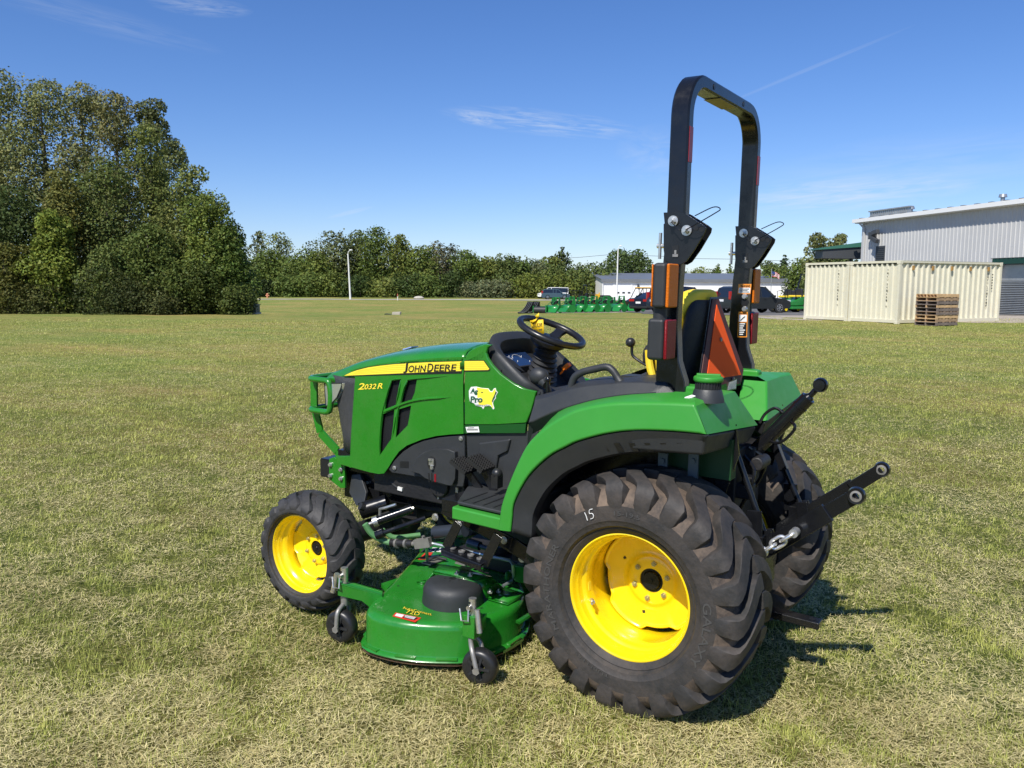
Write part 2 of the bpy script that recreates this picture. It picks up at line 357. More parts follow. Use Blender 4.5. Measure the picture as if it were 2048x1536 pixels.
def lawn_material():
    m = bpy.data.materials.new('lawn_soil'); m.use_nodes = True; n = m.node_tree.nodes; l = m.node_tree.links; b = n['Principled BSDF']
    ge = n.new('ShaderNodeNewGeometry')
    def noise(sc, det=6, ro=.6, vec=None):
        z = n.new('ShaderNodeTexNoise'); z.inputs['Scale'].default_value = sc; z.inputs['Detail'].default_value = det; z.inputs['Roughness'].default_value = ro; l.new(vec or ge.outputs['Position'], z.inputs['Vector']); return z.outputs['Fac']
    def ramp(fac, stops):
        r = n.new('ShaderNodeValToRGB'); l.new(fac, r.inputs[0]); e = r.color_ramp.elements
        while len(e) < len(stops): e.new(.5)
        for i, (p, c) in enumerate(stops): e[i].position = p; e[i].color = (*c, 1)
        return r.outputs[0]
    def mix(f, a, c2, mode='MIX'):
        x = n.new('ShaderNodeMix'); x.data_type = 'RGBA'; x.blend_type = mode
        for i, v in ((0, f), (6, a), (7, c2)):
            if isinstance(v, (int, float)): x.inputs[i].default_value = v
            elif isinstance(v, tuple): x.inputs[i].default_value = (*v, 1)
            else: l.new(v, x.inputs[i])
        return x.outputs[2]
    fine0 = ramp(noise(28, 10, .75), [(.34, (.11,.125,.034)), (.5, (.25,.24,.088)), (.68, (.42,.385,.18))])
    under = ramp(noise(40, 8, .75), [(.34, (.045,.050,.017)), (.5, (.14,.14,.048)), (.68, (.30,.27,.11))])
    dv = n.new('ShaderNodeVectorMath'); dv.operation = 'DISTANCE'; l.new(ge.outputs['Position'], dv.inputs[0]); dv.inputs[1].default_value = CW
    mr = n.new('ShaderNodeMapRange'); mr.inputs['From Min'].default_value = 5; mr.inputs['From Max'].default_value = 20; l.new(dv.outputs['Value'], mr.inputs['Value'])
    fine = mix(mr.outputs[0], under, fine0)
    big = ramp(noise(.16, 5, .55), [(.40, (.82,.98,.75)), (.62, (1.15,1.03,1.0))])
    # direction-stretched mowing bands
    mp = n.new('ShaderNodeMapping'); mp.inputs['Rotation'].default_value = (0,0,CT['yaw']*-1); mp.inputs['Scale'].default_value = (.25, 1.3, 1); l.new(ge.outputs['Position'], mp.inputs['Vector'])
    band = ramp(noise(.45, 4, .6, mp.outputs[0]), [(.36, (.76,.90,.72)), (.62, (1.12,1.03,1.0))])
    mid = ramp(noise(2.0, 6, .7), [(.36, (.78,.84,.74)), (.64, (1.2,1.14,1.15))])
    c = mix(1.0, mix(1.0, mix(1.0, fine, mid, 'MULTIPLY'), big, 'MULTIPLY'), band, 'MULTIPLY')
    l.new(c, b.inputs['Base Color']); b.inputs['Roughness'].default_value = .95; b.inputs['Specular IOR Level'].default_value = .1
    bp = n.new('ShaderNodeBump'); bp.inputs['Strength'].default_value = .9; bp.inputs['Distance'].default_value = .05; l.new(noise(22, 8, .75), bp.inputs['Height']); l.new(bp.outputs[0], b.inputs['Normal'])
    return m
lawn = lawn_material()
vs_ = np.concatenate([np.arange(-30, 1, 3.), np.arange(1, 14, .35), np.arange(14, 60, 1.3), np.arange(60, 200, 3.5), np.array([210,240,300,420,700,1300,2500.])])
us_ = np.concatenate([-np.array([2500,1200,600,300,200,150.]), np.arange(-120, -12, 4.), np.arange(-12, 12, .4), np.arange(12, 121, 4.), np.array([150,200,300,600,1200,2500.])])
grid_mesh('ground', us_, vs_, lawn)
def blade_mat():
    m = bpy.data.materials.new('grass_blade'); m.use_nodes = True; n = m.node_tree.nodes; l = m.node_tree.links; b = n['Principled BSDF']
    a = n.new('ShaderNodeAttribute'); a.attribute_name = 'tint'; l.new(a.outputs['Color'], b.inputs['Base Color']); b.inputs['Roughness'].default_value = .6; b.inputs['Specular IOR Level'].default_value = .25
    t = n.new('ShaderNodeBsdfTranslucent'); l.new(a.outputs['Color'], t.inputs['Color']); x = n.new('ShaderNodeMixShader'); x.inputs[0].default_value = .25
    l.new(b.outputs[0], x.inputs[1]); l.new(t.outputs[0], x.inputs[2]); l.new(x.outputs[0], n['Material Output'].inputs['Surface']); return m
def vnoise(x, y, sc, seed):
    r = np.random.default_rng(seed); T = r.random((64, 64)); x = x*sc; y = y*sc
    i = np.floor(x).astype(int); j = np.floor(y).astype(int); fx = x-i; fy = y-j; fx = fx*fx*(3-2*fx); fy = fy*fy*(3-2*fy)
    g = lambda a, b: T[a % 64, b % 64]
    return (g(i,j)*(1-fx)+g(i+1,j)*fx)*(1-fy)+(g(i,j+1)*(1-fx)+g(i+1,j+1)*fx)*fy
def grass(n, v0, v1, seed):
    r = np.random.default_rng(seed)
    v = np.exp(r.uniform(math.log(v0), math.log(v1), n)); u = r.uniform(-1, 1, n)*(.66*v+1.2)
    x = CW.x+RH.x*u+FH.x*v; y = CW.y+RH.y*u+FH.y*v
    k = 1+np.maximum(0, v-3)*.18
    cl = .5*vnoise(x, y, 9, 1)+.5*vnoise(x, y, 23, 2); keep = r.random(n) < .35+1.1*cl
    patch = .5*vnoise(x, y, 1.1, 3)+.3*vnoise(x, y, .35, 4)+.2*vnoise(x, y, 3.7, 6)
    x, y, v, k, patch, cl = (q[keep] for q in (x, y, v, k, patch, cl)); n = len(x)
    z = H(x, y)
    tuft = vnoise(x, y, 6.5, 11); tuft2 = vnoise(x, y, 14, 12)
    dead = r.random(n) < np.clip(.42+(patch-.5)*.9+(tuft-.5)*.8, .08, .80)
    flow = vnoise(x, y, 3.1, 21)*4*PI+vnoise(x, y, 9.5, 22)*2*PI
    az = np.where(dead, r.uniform(0, 2*PI, n), flow+r.normal(0, 1.35, n)); lean = np.where(dead, r.uniform(1.2, 1.62, n), np.clip(np.abs(r.normal(.85, .42, n)), .05, 1.5))
    h = np.where(dead, r.uniform(.015, .055, n), r.gamma(4.2, .0060, n)+.010)*(.75+.45*tuft2)*(1+.05*np.maximum(0, k-1))*np.where(r.random(n) < .010, 1.6, 1)
    w = r.uniform(.0011, .0028, n)*k
    dx, dy = np.cos(az), np.sin(az); sx, sy = -dy, dx
    l1 = np.where(dead, lean, lean*.75); l2 = np.minimum(lean*1.12, 1.65)
    p0 = np.stack([x, y, z-.004+np.where(dead, r.uniform(0, .022, n), 0)], 1)
    p1 = p0+np.stack([dx*np.sin(l1), dy*np.sin(l1), np.cos(l1)], 1)*(h*.5)[:, None]
    p2 = p1+np.stack([dx*np.sin(l2), dy*np.sin(l2), np.cos(l2)], 1)*(h*.5)[:, None]
    p2[:, 2] = np.maximum(p2[:, 2], z+.004)
    sd = np.stack([sx, sy, np.zeros(n)], 1)*(w/2)[:, None]
    co = np.stack([p0-sd, p0+sd, p1+sd*.85, p1-sd*.85, p2], 1).reshape(-1, 3)
    base = np.arange(n)*5
    idx = np.stack([base, base+1, base+2, base+3, base+3, base+2, base+4], 1).ravel()
    me = bpy.data.meshes.new('grass'); me.vertices.add(n*5); me.vertices.foreach_set('co', co.ravel().astype(np.float32))
    me.loops.add(n*7); me.loops.foreach_set('vertex_index', idx.astype(np.int32))
    me.polygons.add(n*2); ls = np.stack([np.arange(n)*7, np.arange(n)*7+4], 1).ravel(); me.polygons.foreach_set('loop_start', ls.astype(np.int32))
    g1 = np.array([.14,.185,.030]); g2 = np.array([.50,.50,.13]); d1 = np.array([.46,.39,.17]); d2 = np.array([.80,.71,.37])
    t = np.clip(r.random((n, 1))*.7+.36*(vnoise(x, y, 2.3, 31)+vnoise(x, y, 8, 32)-.55)[:, None], 0, 1); c = np.where(dead[:, None], d1*(1-t)+d2*t, g1*(1-t)+g2*t)*(0.85+.55*r.random((n, 1)))
    col = np.repeat(np.concatenate([c, np.ones((n, 1))], 1), 5, axis=0)
    ca = me.color_attributes.new('tint', 'FLOAT_COLOR', 'POINT'); ca.data.foreach_set('color', col.ravel().astype(np.float32))
    me.update(); me.validate(); me.materials.append(MAT['blade']); o = bpy.data.objects.new('grass', me); COL.link(o); return o
MAT['blade'] = blade_mat()
tag(grass(1350000, 2.0, 40, 5), 'short mown lawn grass, green with straw coloured dead blades', 'grass', kind='stuff')
# ============================================================ THE TRACTOR (x to its rear, y to its right side, z up)
def root(name, label, cat, org):
    o = bpy.data.objects.new(name, None); COL.link(o); o.empty_display_size = .3; ORG[name] = Vector(org)
    o.matrix_world = M @ Matrix.Translation(Vector(org)); return tag(o, label, cat)
T = root('compact_tractor', 'green compact tractor with yellow wheels and black roll bar, parked on the mown grass', 'tractor', (-.85, 0, 0))
def part(mb, name, m, parent=T, **k): return mb.build(name, m, parent, **k)
MIRY = Matrix.Diagonal((1, -1, 1, 1))
def mirror(o, parent=None):                  # the same part on the other side, real mesh
    if o.data is None:
        c = bpy.data.objects.new(o.name, None); COL.link(c); c.parent = parent or o.parent; ORG[c.name] = ORG.get(o.name, V(0,0,0))
        for ch in list(o.children): mirror(ch, c)
        return c
    me = o.data.copy(); me.transform(MIRY); me.flip_normals(); c = bpy.data.objects.new(o.name, me); COL.link(c); c.parent = parent or o.parent
    for md in o.modifiers:
        n = c.modifiers.new(md.name, md.type)
        for a in ('thickness','offset','width','segments','limit_method','angle_limit','harden_normals','levels','render_levels'):
            if hasattr(md, a):
                try: setattr(n, a, getattr(md, a))
                except Exception: pass
    for ch in list(o.children): mirror(ch, c)
    return c
def FS(x):                                   # half width of the hood side at x
    return .285
# ---------------- wheels
def tyre_mb(R0, rim, hw, nl, c, depth, shift, lw, rnd=.0):
    mb = MB(); k = hw/.196; q = (R0-rim)/(.479-.2514)
    rr = lambda r: rim+(r-.2514)*q
    d = depth
    carc = [(.247,.148),(.258,.160),(.268,.168),(.275,.1725),(.279,.1715),(.29,.187),(.31,.192),(.313,.1945),(.33,.196),(.36,.197),(.375,.196),(.388,.192),(.402,.184),(.420,.170),(.434,.150),(.441,.12),(.443,.08),(.445,0)]
    dr = lambda r, s: rr(r)-rnd*(max(0, s)/.196)**2.4*max(0, (r-.2514)/.2276)
    prof = [(dr(r, s), s*k) for r, s in carc]; full = prof+[(r, -s) for r, s in prof[-2::-1]]
    mb.mi = 0; mb.lathe([(r, s) for r, s in full[:11]], c, n=132); mb.lathe([(r, s) for r, s in full[-11:]], c, n=132); mb.mi = 1; mb.lathe([(r, s) for r, s in full[10:-10]], c, n=132); mb.mi = 0
    lug = [(.366,.1968),(.39,.1985),(.415,.199),(.440,.196),(.458,.187),(.469,.172),(.475,.150),(.478,.118),(.479,.085),(.479,.05),(.479,.015),(.479,-.012)]
    inn = [(.366,.190),(.385,.188),(.40,.182),(.415,.168),(.428,.150),(.434,.138),(.438,.12),(.440,.10),(.441,.08),(.442,.05),(.442,.015),(.442,-.012)]
    for side in (1, -1):
        for i in range(nl):
            t0 = 2*PI*(i+(.5 if side < 0 else 0))/nl; rows = []
            jit = 0
            for j, ((r, s), (ri, si)) in enumerate(zip(lug, inn)):
                f = max(0, min(1, (.185-s)/.185)); f2 = math.sin(f*PI/2)**1.1
                th = t0 + shift*f2 - .02
                if j == 0: th = t0-.02
                wd = lw*(.86 if j > 8 else 1.0 if j > 4 else 1.12 if j > 2 else 1.02)
                if j == 0: wd *= .80
                A = 2*PI/nl
                ht = wd*A*.5; hb = min(ht*1.32, A*.49) if j > 0 else ht*1.02
                def pt(th, r, s): return Vector((c[0]+r*math.cos(th), c[1]-side*s, c[2]+r*math.sin(th)))
                R1, S1, R2, S2 = dr(r, s), s*k, dr(ri, si), si*k
                e = .10
                rows.append([pt(th-hb, R2, S2), pt(th-ht-.004, R1-(R1-R2)*e, S1-(S1-S2)*e), pt(th-ht*.955, R1, S1), pt(th, R1+.0005, S1), pt(th+ht*.955, R1, S1), pt(th+ht+.004, R1-(R1-R2)*e, S1-(S1-S2)*e), pt(th+hb, R2, S2)])
            mb.loft(rows); mb.add(rows[-1], [tuple(range(7))], False); mb.add(rows[0], [tuple(range(6, -1, -1))], False)
    return mb
def ring_text(mb, txt, c, yy, r0, hgt, a0, a1, **kw):       # lettering round a sidewall, tops outward, clockwise seen from the left
    def fn(u, v):
        a = a0+(a1-a0)*u; r = r0+hgt*v; return Vector((c[0]+r*math.cos(a), yy, c[2]+r*math.sin(a)))
    return text_on(mb, txt, fn, **kw)
def wheel(rear, name='wheel'):
    c = Vector((0, 0, 0))
    if rear: yF, zc, rf, R0, hw, nl = -.662, .458, .2514, .479, .196, 22; c = V(0, yF+.155, zc)
    else: yF, zc, rf, R0, hw, nl = -.740, .311, .1952, .297, .110, 19; c = V(-1.708, yF+.083, zc)
    w = thing('rear_wheel' if rear else 'front_wheel', None, None); w.parent = T; ORGW = Vector((c.x, 0, 0)); w.location = (0, 0, 0)
    ORG[w.name] = ORG[T.name]
    ty = tyre_mb(R0, rf, hw, nl, c, .03, .27 if rear else .32, .52 if rear else .54, .014 if rear else .040)
    t = part(ty, 'tyre', [rubber if rear else rubberf, rubdirt if rear else rubberf], w, sharp=28)
    mb = MB(); yy = c.y-hw-.0028
    if rear:
        for a_ in (('GALAXY', .318, .032, 12, -32), ('MARATHONER', .322, .026, 213, 150), ('15-19.5', .33, .018, 98, 80), ('TUBELESS', .31, .014, 262, 232)):
            mb = MB(); ring_text(mb, a_[0], c, yy, a_[1], a_[2], R(a_[3]), R(a_[4]), bold=.01); mb.build('sidewall_lettering', rubmark, w)
        mb = MB(); g = [P(1166, 1042, y=yy-.001), P(1187, 1034, y=yy-.001), P(1161, 1023, y=yy-.001), P(1182, 1017, y=yy-.001)]
        mb.tube([P(1169,1025,y=yy-.002), P(1172,1031,y=yy-.002), P(1175,1041,y=yy-.002)], .0016, 5)
        mb.tube(cat_pts([P(1185,1018,y=yy-.002), P(1179,1020,y=yy-.002), P(1179,1027,y=yy-.002), P(1184,1027,y=yy-.002), P(1187,1031,y=yy-.002), P(1186,1036,y=yy-.002), P(1181,1038,y=yy-.002)], 4), .0016, 5)
        mb.build('chalk_number', decalw, w)
    # rim: barrel and disc
    mb = MB()
    if rear:
        prof = [(.2514,.012),(.2530,.006),(.2514,.001),(.2465,.0),(.2425,.004),(.2400,.012),(.2380,.030),(.2340,.034),(.2325,.040),(.2320,.060),(.2285,.066),(.2200,.072),(.2165,.082),(.2160,.128),(.2185,.136),(.2190,.20),(.2190,.26),(.232,.30),(.240,.31),(.2514,.32)]
    else:
        prof = [(.1952,.010),(.1965,.005),(.1952,.001),(.1905,.0),(.1875,.004),(.1855,.012),(.184,.022),(.180,.025),(.178,.03),(.1765,.045),(.170,.050),(.160,.060),(.158,.068),(.158,.10),(.166,.118),(.167,.13),(.178,.155),(.1952,.166)]
    mb.lathe([(r, o) for r, o in prof], (c.x, yF, c.z), n=96)
    rim = part(mb, 'rim', yellow, w, solid=.003, sharp=50)
    yd = yF+(.232 if rear else .118); ro = .2165 if rear else .1645; hr = .056 if rear else .044
    mb = MB(); n = 120; lobes = 4
    def rad(t):
        a = (t*lobes/(2*PI)+.12) % 1.0 if rear else (t*5/(2*PI)+.3) % 1.0
        cut = .022*(sstep(.0, .10, a)-sstep(.42, .52, a)); return ro*(1-float(cut)/.2165*1.0)
    rows = []
    for fr, off in ((1.0, -.012), (.985, -.004), (.93, .0), (.62, .010), (.50, .012), (.46, .004), (.42, .0), (hr/ro, 0), (hr/ro, .012)):
        row = []
        for i in range(n):
            t = 2*PI*i/n; r = (rad(t) if fr > .9 else ro)*fr; row.append(V(c.x+r*math.cos(t), yd+off+(.004*math.cos(t*lobes) if fr > .9 else 0), c.z+r*math.sin(t)))
        rows.append(row)
    mb.loft(rows, close=True)
    ds = part(mb, 'wheel_disc', yellow, w, solid=.008, sharp=55)
    mb = MB(); mb.cyl((c.x, yd+.02, c.z), (c.x, yd+.002, c.z), hr*.99, n=32)
    mb.cyl((c.x, yd+.002, c.z), (c.x, yd-.010, c.z), hr*.72, hr*.62, n=32); mb.cyl((c.x, yd-.006, c.z), (c.x, yd-.013, c.z), .009, n=12)
    part(mb, 'hub_cap', black, w, sharp=30)
    nb = 6; rb = .075 if rear else .066
    for i in range(nb):
        t = 2*PI*(i+.35)/nb; x, z = c.x+rb*math.cos(t), c.z+rb*math.sin(t)
        mb = MB(); mb.cyl((x, yd+.002, z), (x, yd-.003, z), .0165 if rear else .013, n=16); mb.cyl((x, yd-.002, z), (x, yd-.015, z), .0115 if rear else .010, n=6); mb.cyl((x, yd-.015, z), (x, yd-.021, z), .006, n=10)
        part(mb, 'wheel_bolt', mat_bolt, w, sharp=30)
    for t in ((R(150), R(18), R(258), R(75)) if rear else (R(150), R(240), R(330), R(60))):
        r = .143 if rear else .118; x, z = c.x+r*math.cos(t), c.z+r*math.sin(t); q = .0075 if rear else .006
        mb = MB(); mb.box((x, yd-.0005+(.006 if rear else .006), z), (q*1.6, .012, q*1.6), Matrix.Rotation(t, 3, 'Y')); part(mb, 'square_hole', decalk, w)
    
    if rear:
        t = R(203); x, z = c.x+.212*math.cos(t), c.z+.212*math.sin(t); mb = MB()
        mb.cyl((x, yF+.085, z), (x*.9, yF+.060, c.z+(z-c.z)*.93), .010, .008, n=12); mb.cyl((x*.9, yF+.060, c.z+(z-c.z)*.93), (x*.86, yF+.035, c.z+(z-c.z)*.90), .0045, .0045, n=10)
        part(mb, 'valve_stem', steel, w)
        t = R(188); x, z = c.x+.2155*math.cos(t), c.z+.2155*math.sin(t); mb = MB(); mb.box((x, yF+.10, z), (.002, .022, .035), Matrix.Rotation(-t, 3, 'Y')); part(mb, 'rim_sticker', decaly, w)
    return w
mat_bolt = mat('zinc_yellow_bolt', (.50,.46,.26), .35, .7, var=.2, vscale=30)
wr = wheel(True); wf = wheel(False); mirror(wr); mirror(wf)
for o in list(T.children):
    if o.name.endswith('wheel.001') and not o.children: pass
# ---------------- hood
HW = .285
def hp(px, py, y=-HW): return P(px, py, y=y)
shoulder = [(929,712),(895,713),(850,715.5),(800,720),(756,726),(720,733),(690,742),(668,750)]
topc = [(-1.10,1.338),(-1.20,1.335),(-1.34,1.322),(-1.50,1.299),(-1.66,1.268),(-1.80,1.232),(-1.90,1.198),(-1.985,1.150)]
sh3 = [hp(*q) for q in shoulder]
mb = MB(); rows = []
# top skin: stations from seam to nose
for (p, (tx, tz)) in zip(sh3, topc):
    x = p.x; zs = p.z; k = (x-tx)
    f = max(0, (-x-1.70)/.30); w = HW-.035*max(0, f)**1.5
    row = []
    for yy, zz, xx in ((-w, zs-.05, 0), (-w, zs-.012, 0), (-w+.010, zs+.008, .05), (-w+.030, zs+.022, .12), (-w*.72, zs+.42*(tz-zs)+.012, .35), (-w*.42, zs+.80*(tz-zs)+.004, .72), (-w*.2, zs+.95*(tz-zs), .92), (0, tz, 1)):
        row.append(V(x-k*xx, yy, zz))
    row += [V(p.x, -p.y, p.z) for p in row[-2::-1]]
    rows.append(row)
nose = rows[-1]; rows.append([V(-2.015, p.y*.93, 1.098+(p.z-1.098)*.45) for p in nose]); rows.append([V(-2.005, p.y*.90, 1.085+(p.z-1.085)*.12) for p in nose])
dense = []
for i in range(len(rows[0])): dense.append(cat_pts([r[i] for r in rows], 4))
mb.loft([list(r) for r in zip(*dense)])
hood = part(mb, 'hood', green, solid=.006, sharp=60)
side = [(929,713.5)]+[(895,714.5),(850,717),(800,721.5),(756,727.5),(720,734.5),(700,740.5),(710,756),(706,812),(702,870),(700,912),(672,914),(675,927),(700,934),(740,945),(756,948),(768,947),(776,936),(785,921),(798,903),(814,891),(844,879),(873,872),(900,869),(927,867.5),(926,765)]
CR = lambda x, y: hp(x*.29297+580, y*.29297+560)
vents = [[(685,692),(757,680),(742,770),(722,852),(648,882),(655,800)], [(800,688),(866,678),(850,770),(828,822),(758,840),(775,750)],
         [(634,916),(712,884),(702,1000),(690,1085),(614,1195),(620,1040)], [(742,884),(826,858),(815,930),(803,992),(722,1075),(730,970)]]
mb = MB(); T1 = V(0, .016, 0); mb.prism([hp(*q) for q in side], V(0,.008,0), [[CR(*q) for q in v] for v in vents])
pan = part(mb, 'hood_side_panel', green, bevel=.004); mirror(pan)
for v in vents:
    q = [CR(*a) for a in v]; cq = sum(q, V(0,0,0))/len(q)
    mb = MB(); mb.prism([p+(p-cq)*.06+V(0,.022,0) for p in q], V(0,.006,0)); ve = part(mb, 'vent_screen', meshk, pan)
    mb = MB(); z0 = min(p.z for p in q); z1 = max(p.z for p in q); x0 = min(p.x for p in q); x1 = max(p.x for p in q)
    def inside(x, z):
        r = False; j = len(q)-1
        for i in range(len(q)):
            if (q[i].z > z) != (q[j].z > z) and x < (q[j].x-q[i].x)*(z-q[i].z)/(q[j].z-q[i].z)+q[i].x: r = not r
            j = i
        return r
    st = .0065; zz = z0; kk = 0
    while zz < z1:
        xx = x0+(st/2 if kk % 2 else 0)
        while xx < x1:
            if inside(xx, zz): mb.box((xx, -HW+.0185, zz), (st*.72, .003, st*.42))
            xx += st
        zz += st*.72; kk += 1
    if mb.v: part(mb, 'mesh_pattern', plastd, pan)
# swoosh ridge and raised outlines
mb = MB()
def ridge(pts, w, h=.007):
    c = cat_pts([CR(*q) for q in pts], 6); m = len(c); rows = []
    for i, p in enumerate(c):
        d = (c[min(i+1, m-1)]-c[max(i-1, 0)]).normalized(); nrm = V(-d.z, 0, d.x); e = min(1, min(i, m-1-i)/4+.15) if len(pts) > 2 else 1
        ww = w*(e if i > m/2 else 1)
        rows.append([p-nrm*ww+V(0,.001,0), p-nrm*ww*.5-V(0,h*e,0), p+nrm*ww*.3-V(0,h*e,0), p+nrm*ww+V(0,.001,0)])
    mb.loft(rows)
ridge([(636,900),(700,876),(770,845),(850,822),(950,808),(1095,800)], .007, .008)
ridge([(757,684),(744,770),(724,850)], .0045); ridge([(730,888),(716,985),(700,1075)], .0045)
ridge([(690,686),(662,790),(632,905),(618,1030),(611,1200)], .0045); ridge([(690,686),(720,676),(760,675)], .004)
ridge([(800,684),(776,755),(754,842),(738,900),(722,1075)], .0045); ridge([(800,684),(840,674),(1080,655)], .003)
rd = part(mb, 'raised_trim', green, pan, sharp=25)
# decals on the hood
SF = lambda dy=.0015: (lambda px, py: P(px, py, y=-HW-dy))
def decal(mb, pts, dy, m=0, th=.0012):
    mb.mi = m; mb.prism([P(x, y, y=-HW-dy) for x, y in pts], V(0, th, 0)); return mb
def dtext(mb, txt, p00, p10, p01, p11, dy, m=0, **kw):
    mb.mi = m
    def fn(u, v): return P(p00[0]*(1-u)*(1-v)+p10[0]*u*(1-v)+p01[0]*(1-u)*v+p11[0]*u*v, p00[1]*(1-u)*(1-v)+p10[1]*u*(1-v)+p01[1]*(1-u)*v+p11[1]*u*v, y=-HW-dy)
    return text_on(mb, txt, fn, **kw)
mb = MB(); decal(mb, [(686,753),(700,745),(712,739.5),(735,733.5),(760,730),(785,727.3),(850,723.4),(924,721),(923.5,747),(860,748.5),(780,750.5)], .0015, 0, .001)
decal(mb, [(688,751.5),(702,744.6),(713,740.7),(736,734.8),(760,731.4),(785,728.7),(850,724.8),(923,722.6),(922.5,742),(860,744),(780,747.6)], .0025, 1, .001)
for k in range(4): decal(mb, [(716-k*4,741.2+k*2.2),(785,731+k*3.7),(922.8,726+k*4.2),(922.8,726.6+k*4.2),(785,731.7+k*3.7),(716-k*4,741.8+k*2.2)], .003, 2, .0005)
st = part(mb, 'yellow_stripe', [decalk, decaly, mat('decal_amber', (.70,.50,.03), .4)], pan)
def capline(mb, dy, m, bold):
    segs = [('J',806,814,726,746.0), ('OHN',815.5,850,731,744.6), ('D',854,865.5,727,743.6), ('EERE',867.5,911,729.3,743.2)]
    for t, a, b, top, bot in segs:
        sl = -.036; dt = (860-a)*.036*-1
        dtext(mb, t, (a, bot), (b, bot-(b-a)*.03), (a+2.2, top), (b+2.2, top-(b-a)*.02), dy, m, bold=bold)
mb = MB(); mb.mi = 0; capline(mb, .0040, 0, .07)
mb2 = MB(); capline(mb2, .0048, 0, .022)
part(mb, 'lettering_outline', decaly, pan); part(mb2, 'lettering', decalk, pan)
mb = MB(); dtext(mb, '2', (715.5,779.5), (728,779), (717,766.5), (729.5,766), .0012, 0, bold=.05, shear=.15); dtext(mb, '032', (728.5,779), (751.5,778), (730,768.5), (753,767.2), .0012, 0, bold=.05, shear=.15); dtext(mb, 'R', (754.5,777.8), (765,777), (756,766.5), (766.5,766), .0012, 0, bold=.05, shear=.15)
part(mb, 'model_number_outline', decalk, pan)
mb = MB(); dtext(mb, '2', (715.5,779.5), (728,779), (717,766.5), (729.5,766), .002, 0, bold=.015, shear=.15); dtext(mb, '032', (728.5,779), (751.5,778), (730,768.5), (753,767.2), .002, 0, bold=.015, shear=.15); dtext(mb, 'R', (754.5,777.8), (765,777), (756,766.5), (766.5,766), .002, 0, bold=.015, shear=.15)
part(mb, 'model_number', decaly, pan)
# grille: wraps round the nose
mb = MB(); rows = []
plan_t = [(-1.745,-.281),(-1.86,-.278),(-1.94,-.262),(-1.985,-.225),(-2.00,-.12),(-2.005,0)]; plan_b = [(-1.745,-.281),(-1.82,-.272),(-1.875,-.25),(-1.905,-.21),(-1.92,-.11),(-1.925,0)]
for f in (0, .08, .3, .55, .8, 1):
    z = 1.128-(1.128-.722)*f; row = [V(a[0]*(1-f)+b[0]*f, a[1]*(1-f)+b[1]*f, z+.018*(1-f)*0) for a, b in zip(plan_t, plan_b)]; row = cat_pts(row, 4); row += [V(p.x, -p.y, p.z) for p in row[-2::-1]]; rows.append(row)
mb.loft(rows); gr = part(mb, 'grille', mat('grille_screen', (.035,.037,.040), .6, var=.25, vscale=60, dust=.5, dcol=(.075,.07,.055), bump=.5, bscale=420), solid=.012, sharp=50)
mb = MB(); mb.bb((-1.90,-.24,.72), (-1.74,.24,1.1)); part(mb, 'grille_core', dark, gr)
def headlight():
    mb = MB(); tr = [(649,767),(684,766),(682,776),(674,795),(664,806),(652,812)]
    ys = [-.262,-.283,-.283,-.281,-.275,-.262]; q = [P(a[0], a[1], y=b-.006) for a, b in zip(tr, ys)]
    mb.prism(q, V(.012,.012,0)); o = part(mb, 'headlight', chrome, bevel=.002)
    mb = MB(); mb.tube([p for p in q], .0035, 6, close=True); part(mb, 'headlight_bezel', plastd, o)
    return o
mirror(headlight())
mb = MB(); mb.prism([P(671,912,y=-.262), P(700,912,y=-.286), P(702,936,y=-.286), P(674,926,y=-.262)], V(0,.02,0)); part(mb, 'lower_grille_bar', green, bevel=.003)
mb = MB(); mb.bb((-1.93,-.25,.69), (-1.80,.25,.722)); mb.bb((-1.93,-.2,.60),(-1.5,.2,.69)); part(mb, 'nose_floor', black)
mb = MB(); q = [P(756,706,y=-.02), P(776,701,y=-.02), P(778,704,y=-.12), P(757,710,y=-.12)]
mb.prism([V(-1.66,-.03,1.268), V(-1.60,-.03,1.285), V(-1.60,.03,1.285), V(-1.66,.03,1.268)], V(0,0,.006)); part(mb, 'hood_emblem', mat('blue_film', (.25,.35,.65), .3), hood)
# ---------------- brush guard and front bracket
mb = MB(); L = []
za, zb = 1.098, .925
for (x, y, z) in ((-1.99,-.275,za),(-2.08,-.275,za),(-2.125,-.255,za),(-2.14,-.20,za),(-2.14,0,za),(-2.14,.20,za),(-2.125,.255,za),(-2.08,.275,za),(-1.99,.275,za)): L.append((x,y,z))
top = cat_pts(L, 5)
bot = [V(p.x, p.y, zb) for p in top]
def uend(y): return cat_pts([(-1.99,y,za),(-1.965,y,za-.015),(-1.955,y,(za+zb)/2),(-1.965,y,zb+.015),(-1.99,y,zb)], 5)
loop = top+uend(.275)[1:-1]+bot[::-1]+uend(-.275)[::-1][1:-1]
mb.tube(loop, .0165, 14, close=True)
bg_ = part(mb, 'brush_guard', green)
mb = MB(); q = [P(609,757,y=-.235), P(611,812,y=-.235), P(626,874,y=-.235), P(638,886,y=-.235), P(664,910,y=-.2), P(672,932,y=-.2)]
q = [V(-2.15,0,1.10), V(-2.15,0,.93), V(-2.105,0,.79), V(-1.975,0,.70), V(-1.945,0,.66), V(-1.94,0,.56)]
for y0 in (-.215, .19):
    mb = MB()
    for a, b in zip(q, q[1:]):
        d = (b-a).normalized(); n2 = V(d.z, 0, -d.x)*.024
        mb.prism([a-n2+V(0,y0,0), b-n2+V(0,y0,0), b+n2+V(0,y0,0), a+n2+V(0,y0,0)], V(0,.012,0))
    part(mb, 'guard_upright', green, bg_)
mb = MB(); mb.prism([P(658,918,y=-.225), P(668,914,y=-.225), P(689,932,y=-.225), P(690,976,y=-.225), P(680,976,y=-.225), P(658,958,y=-.225)], V(0,.014,0)); pl = part(mb, 'guard_plate', green, bg_, bevel=.002)
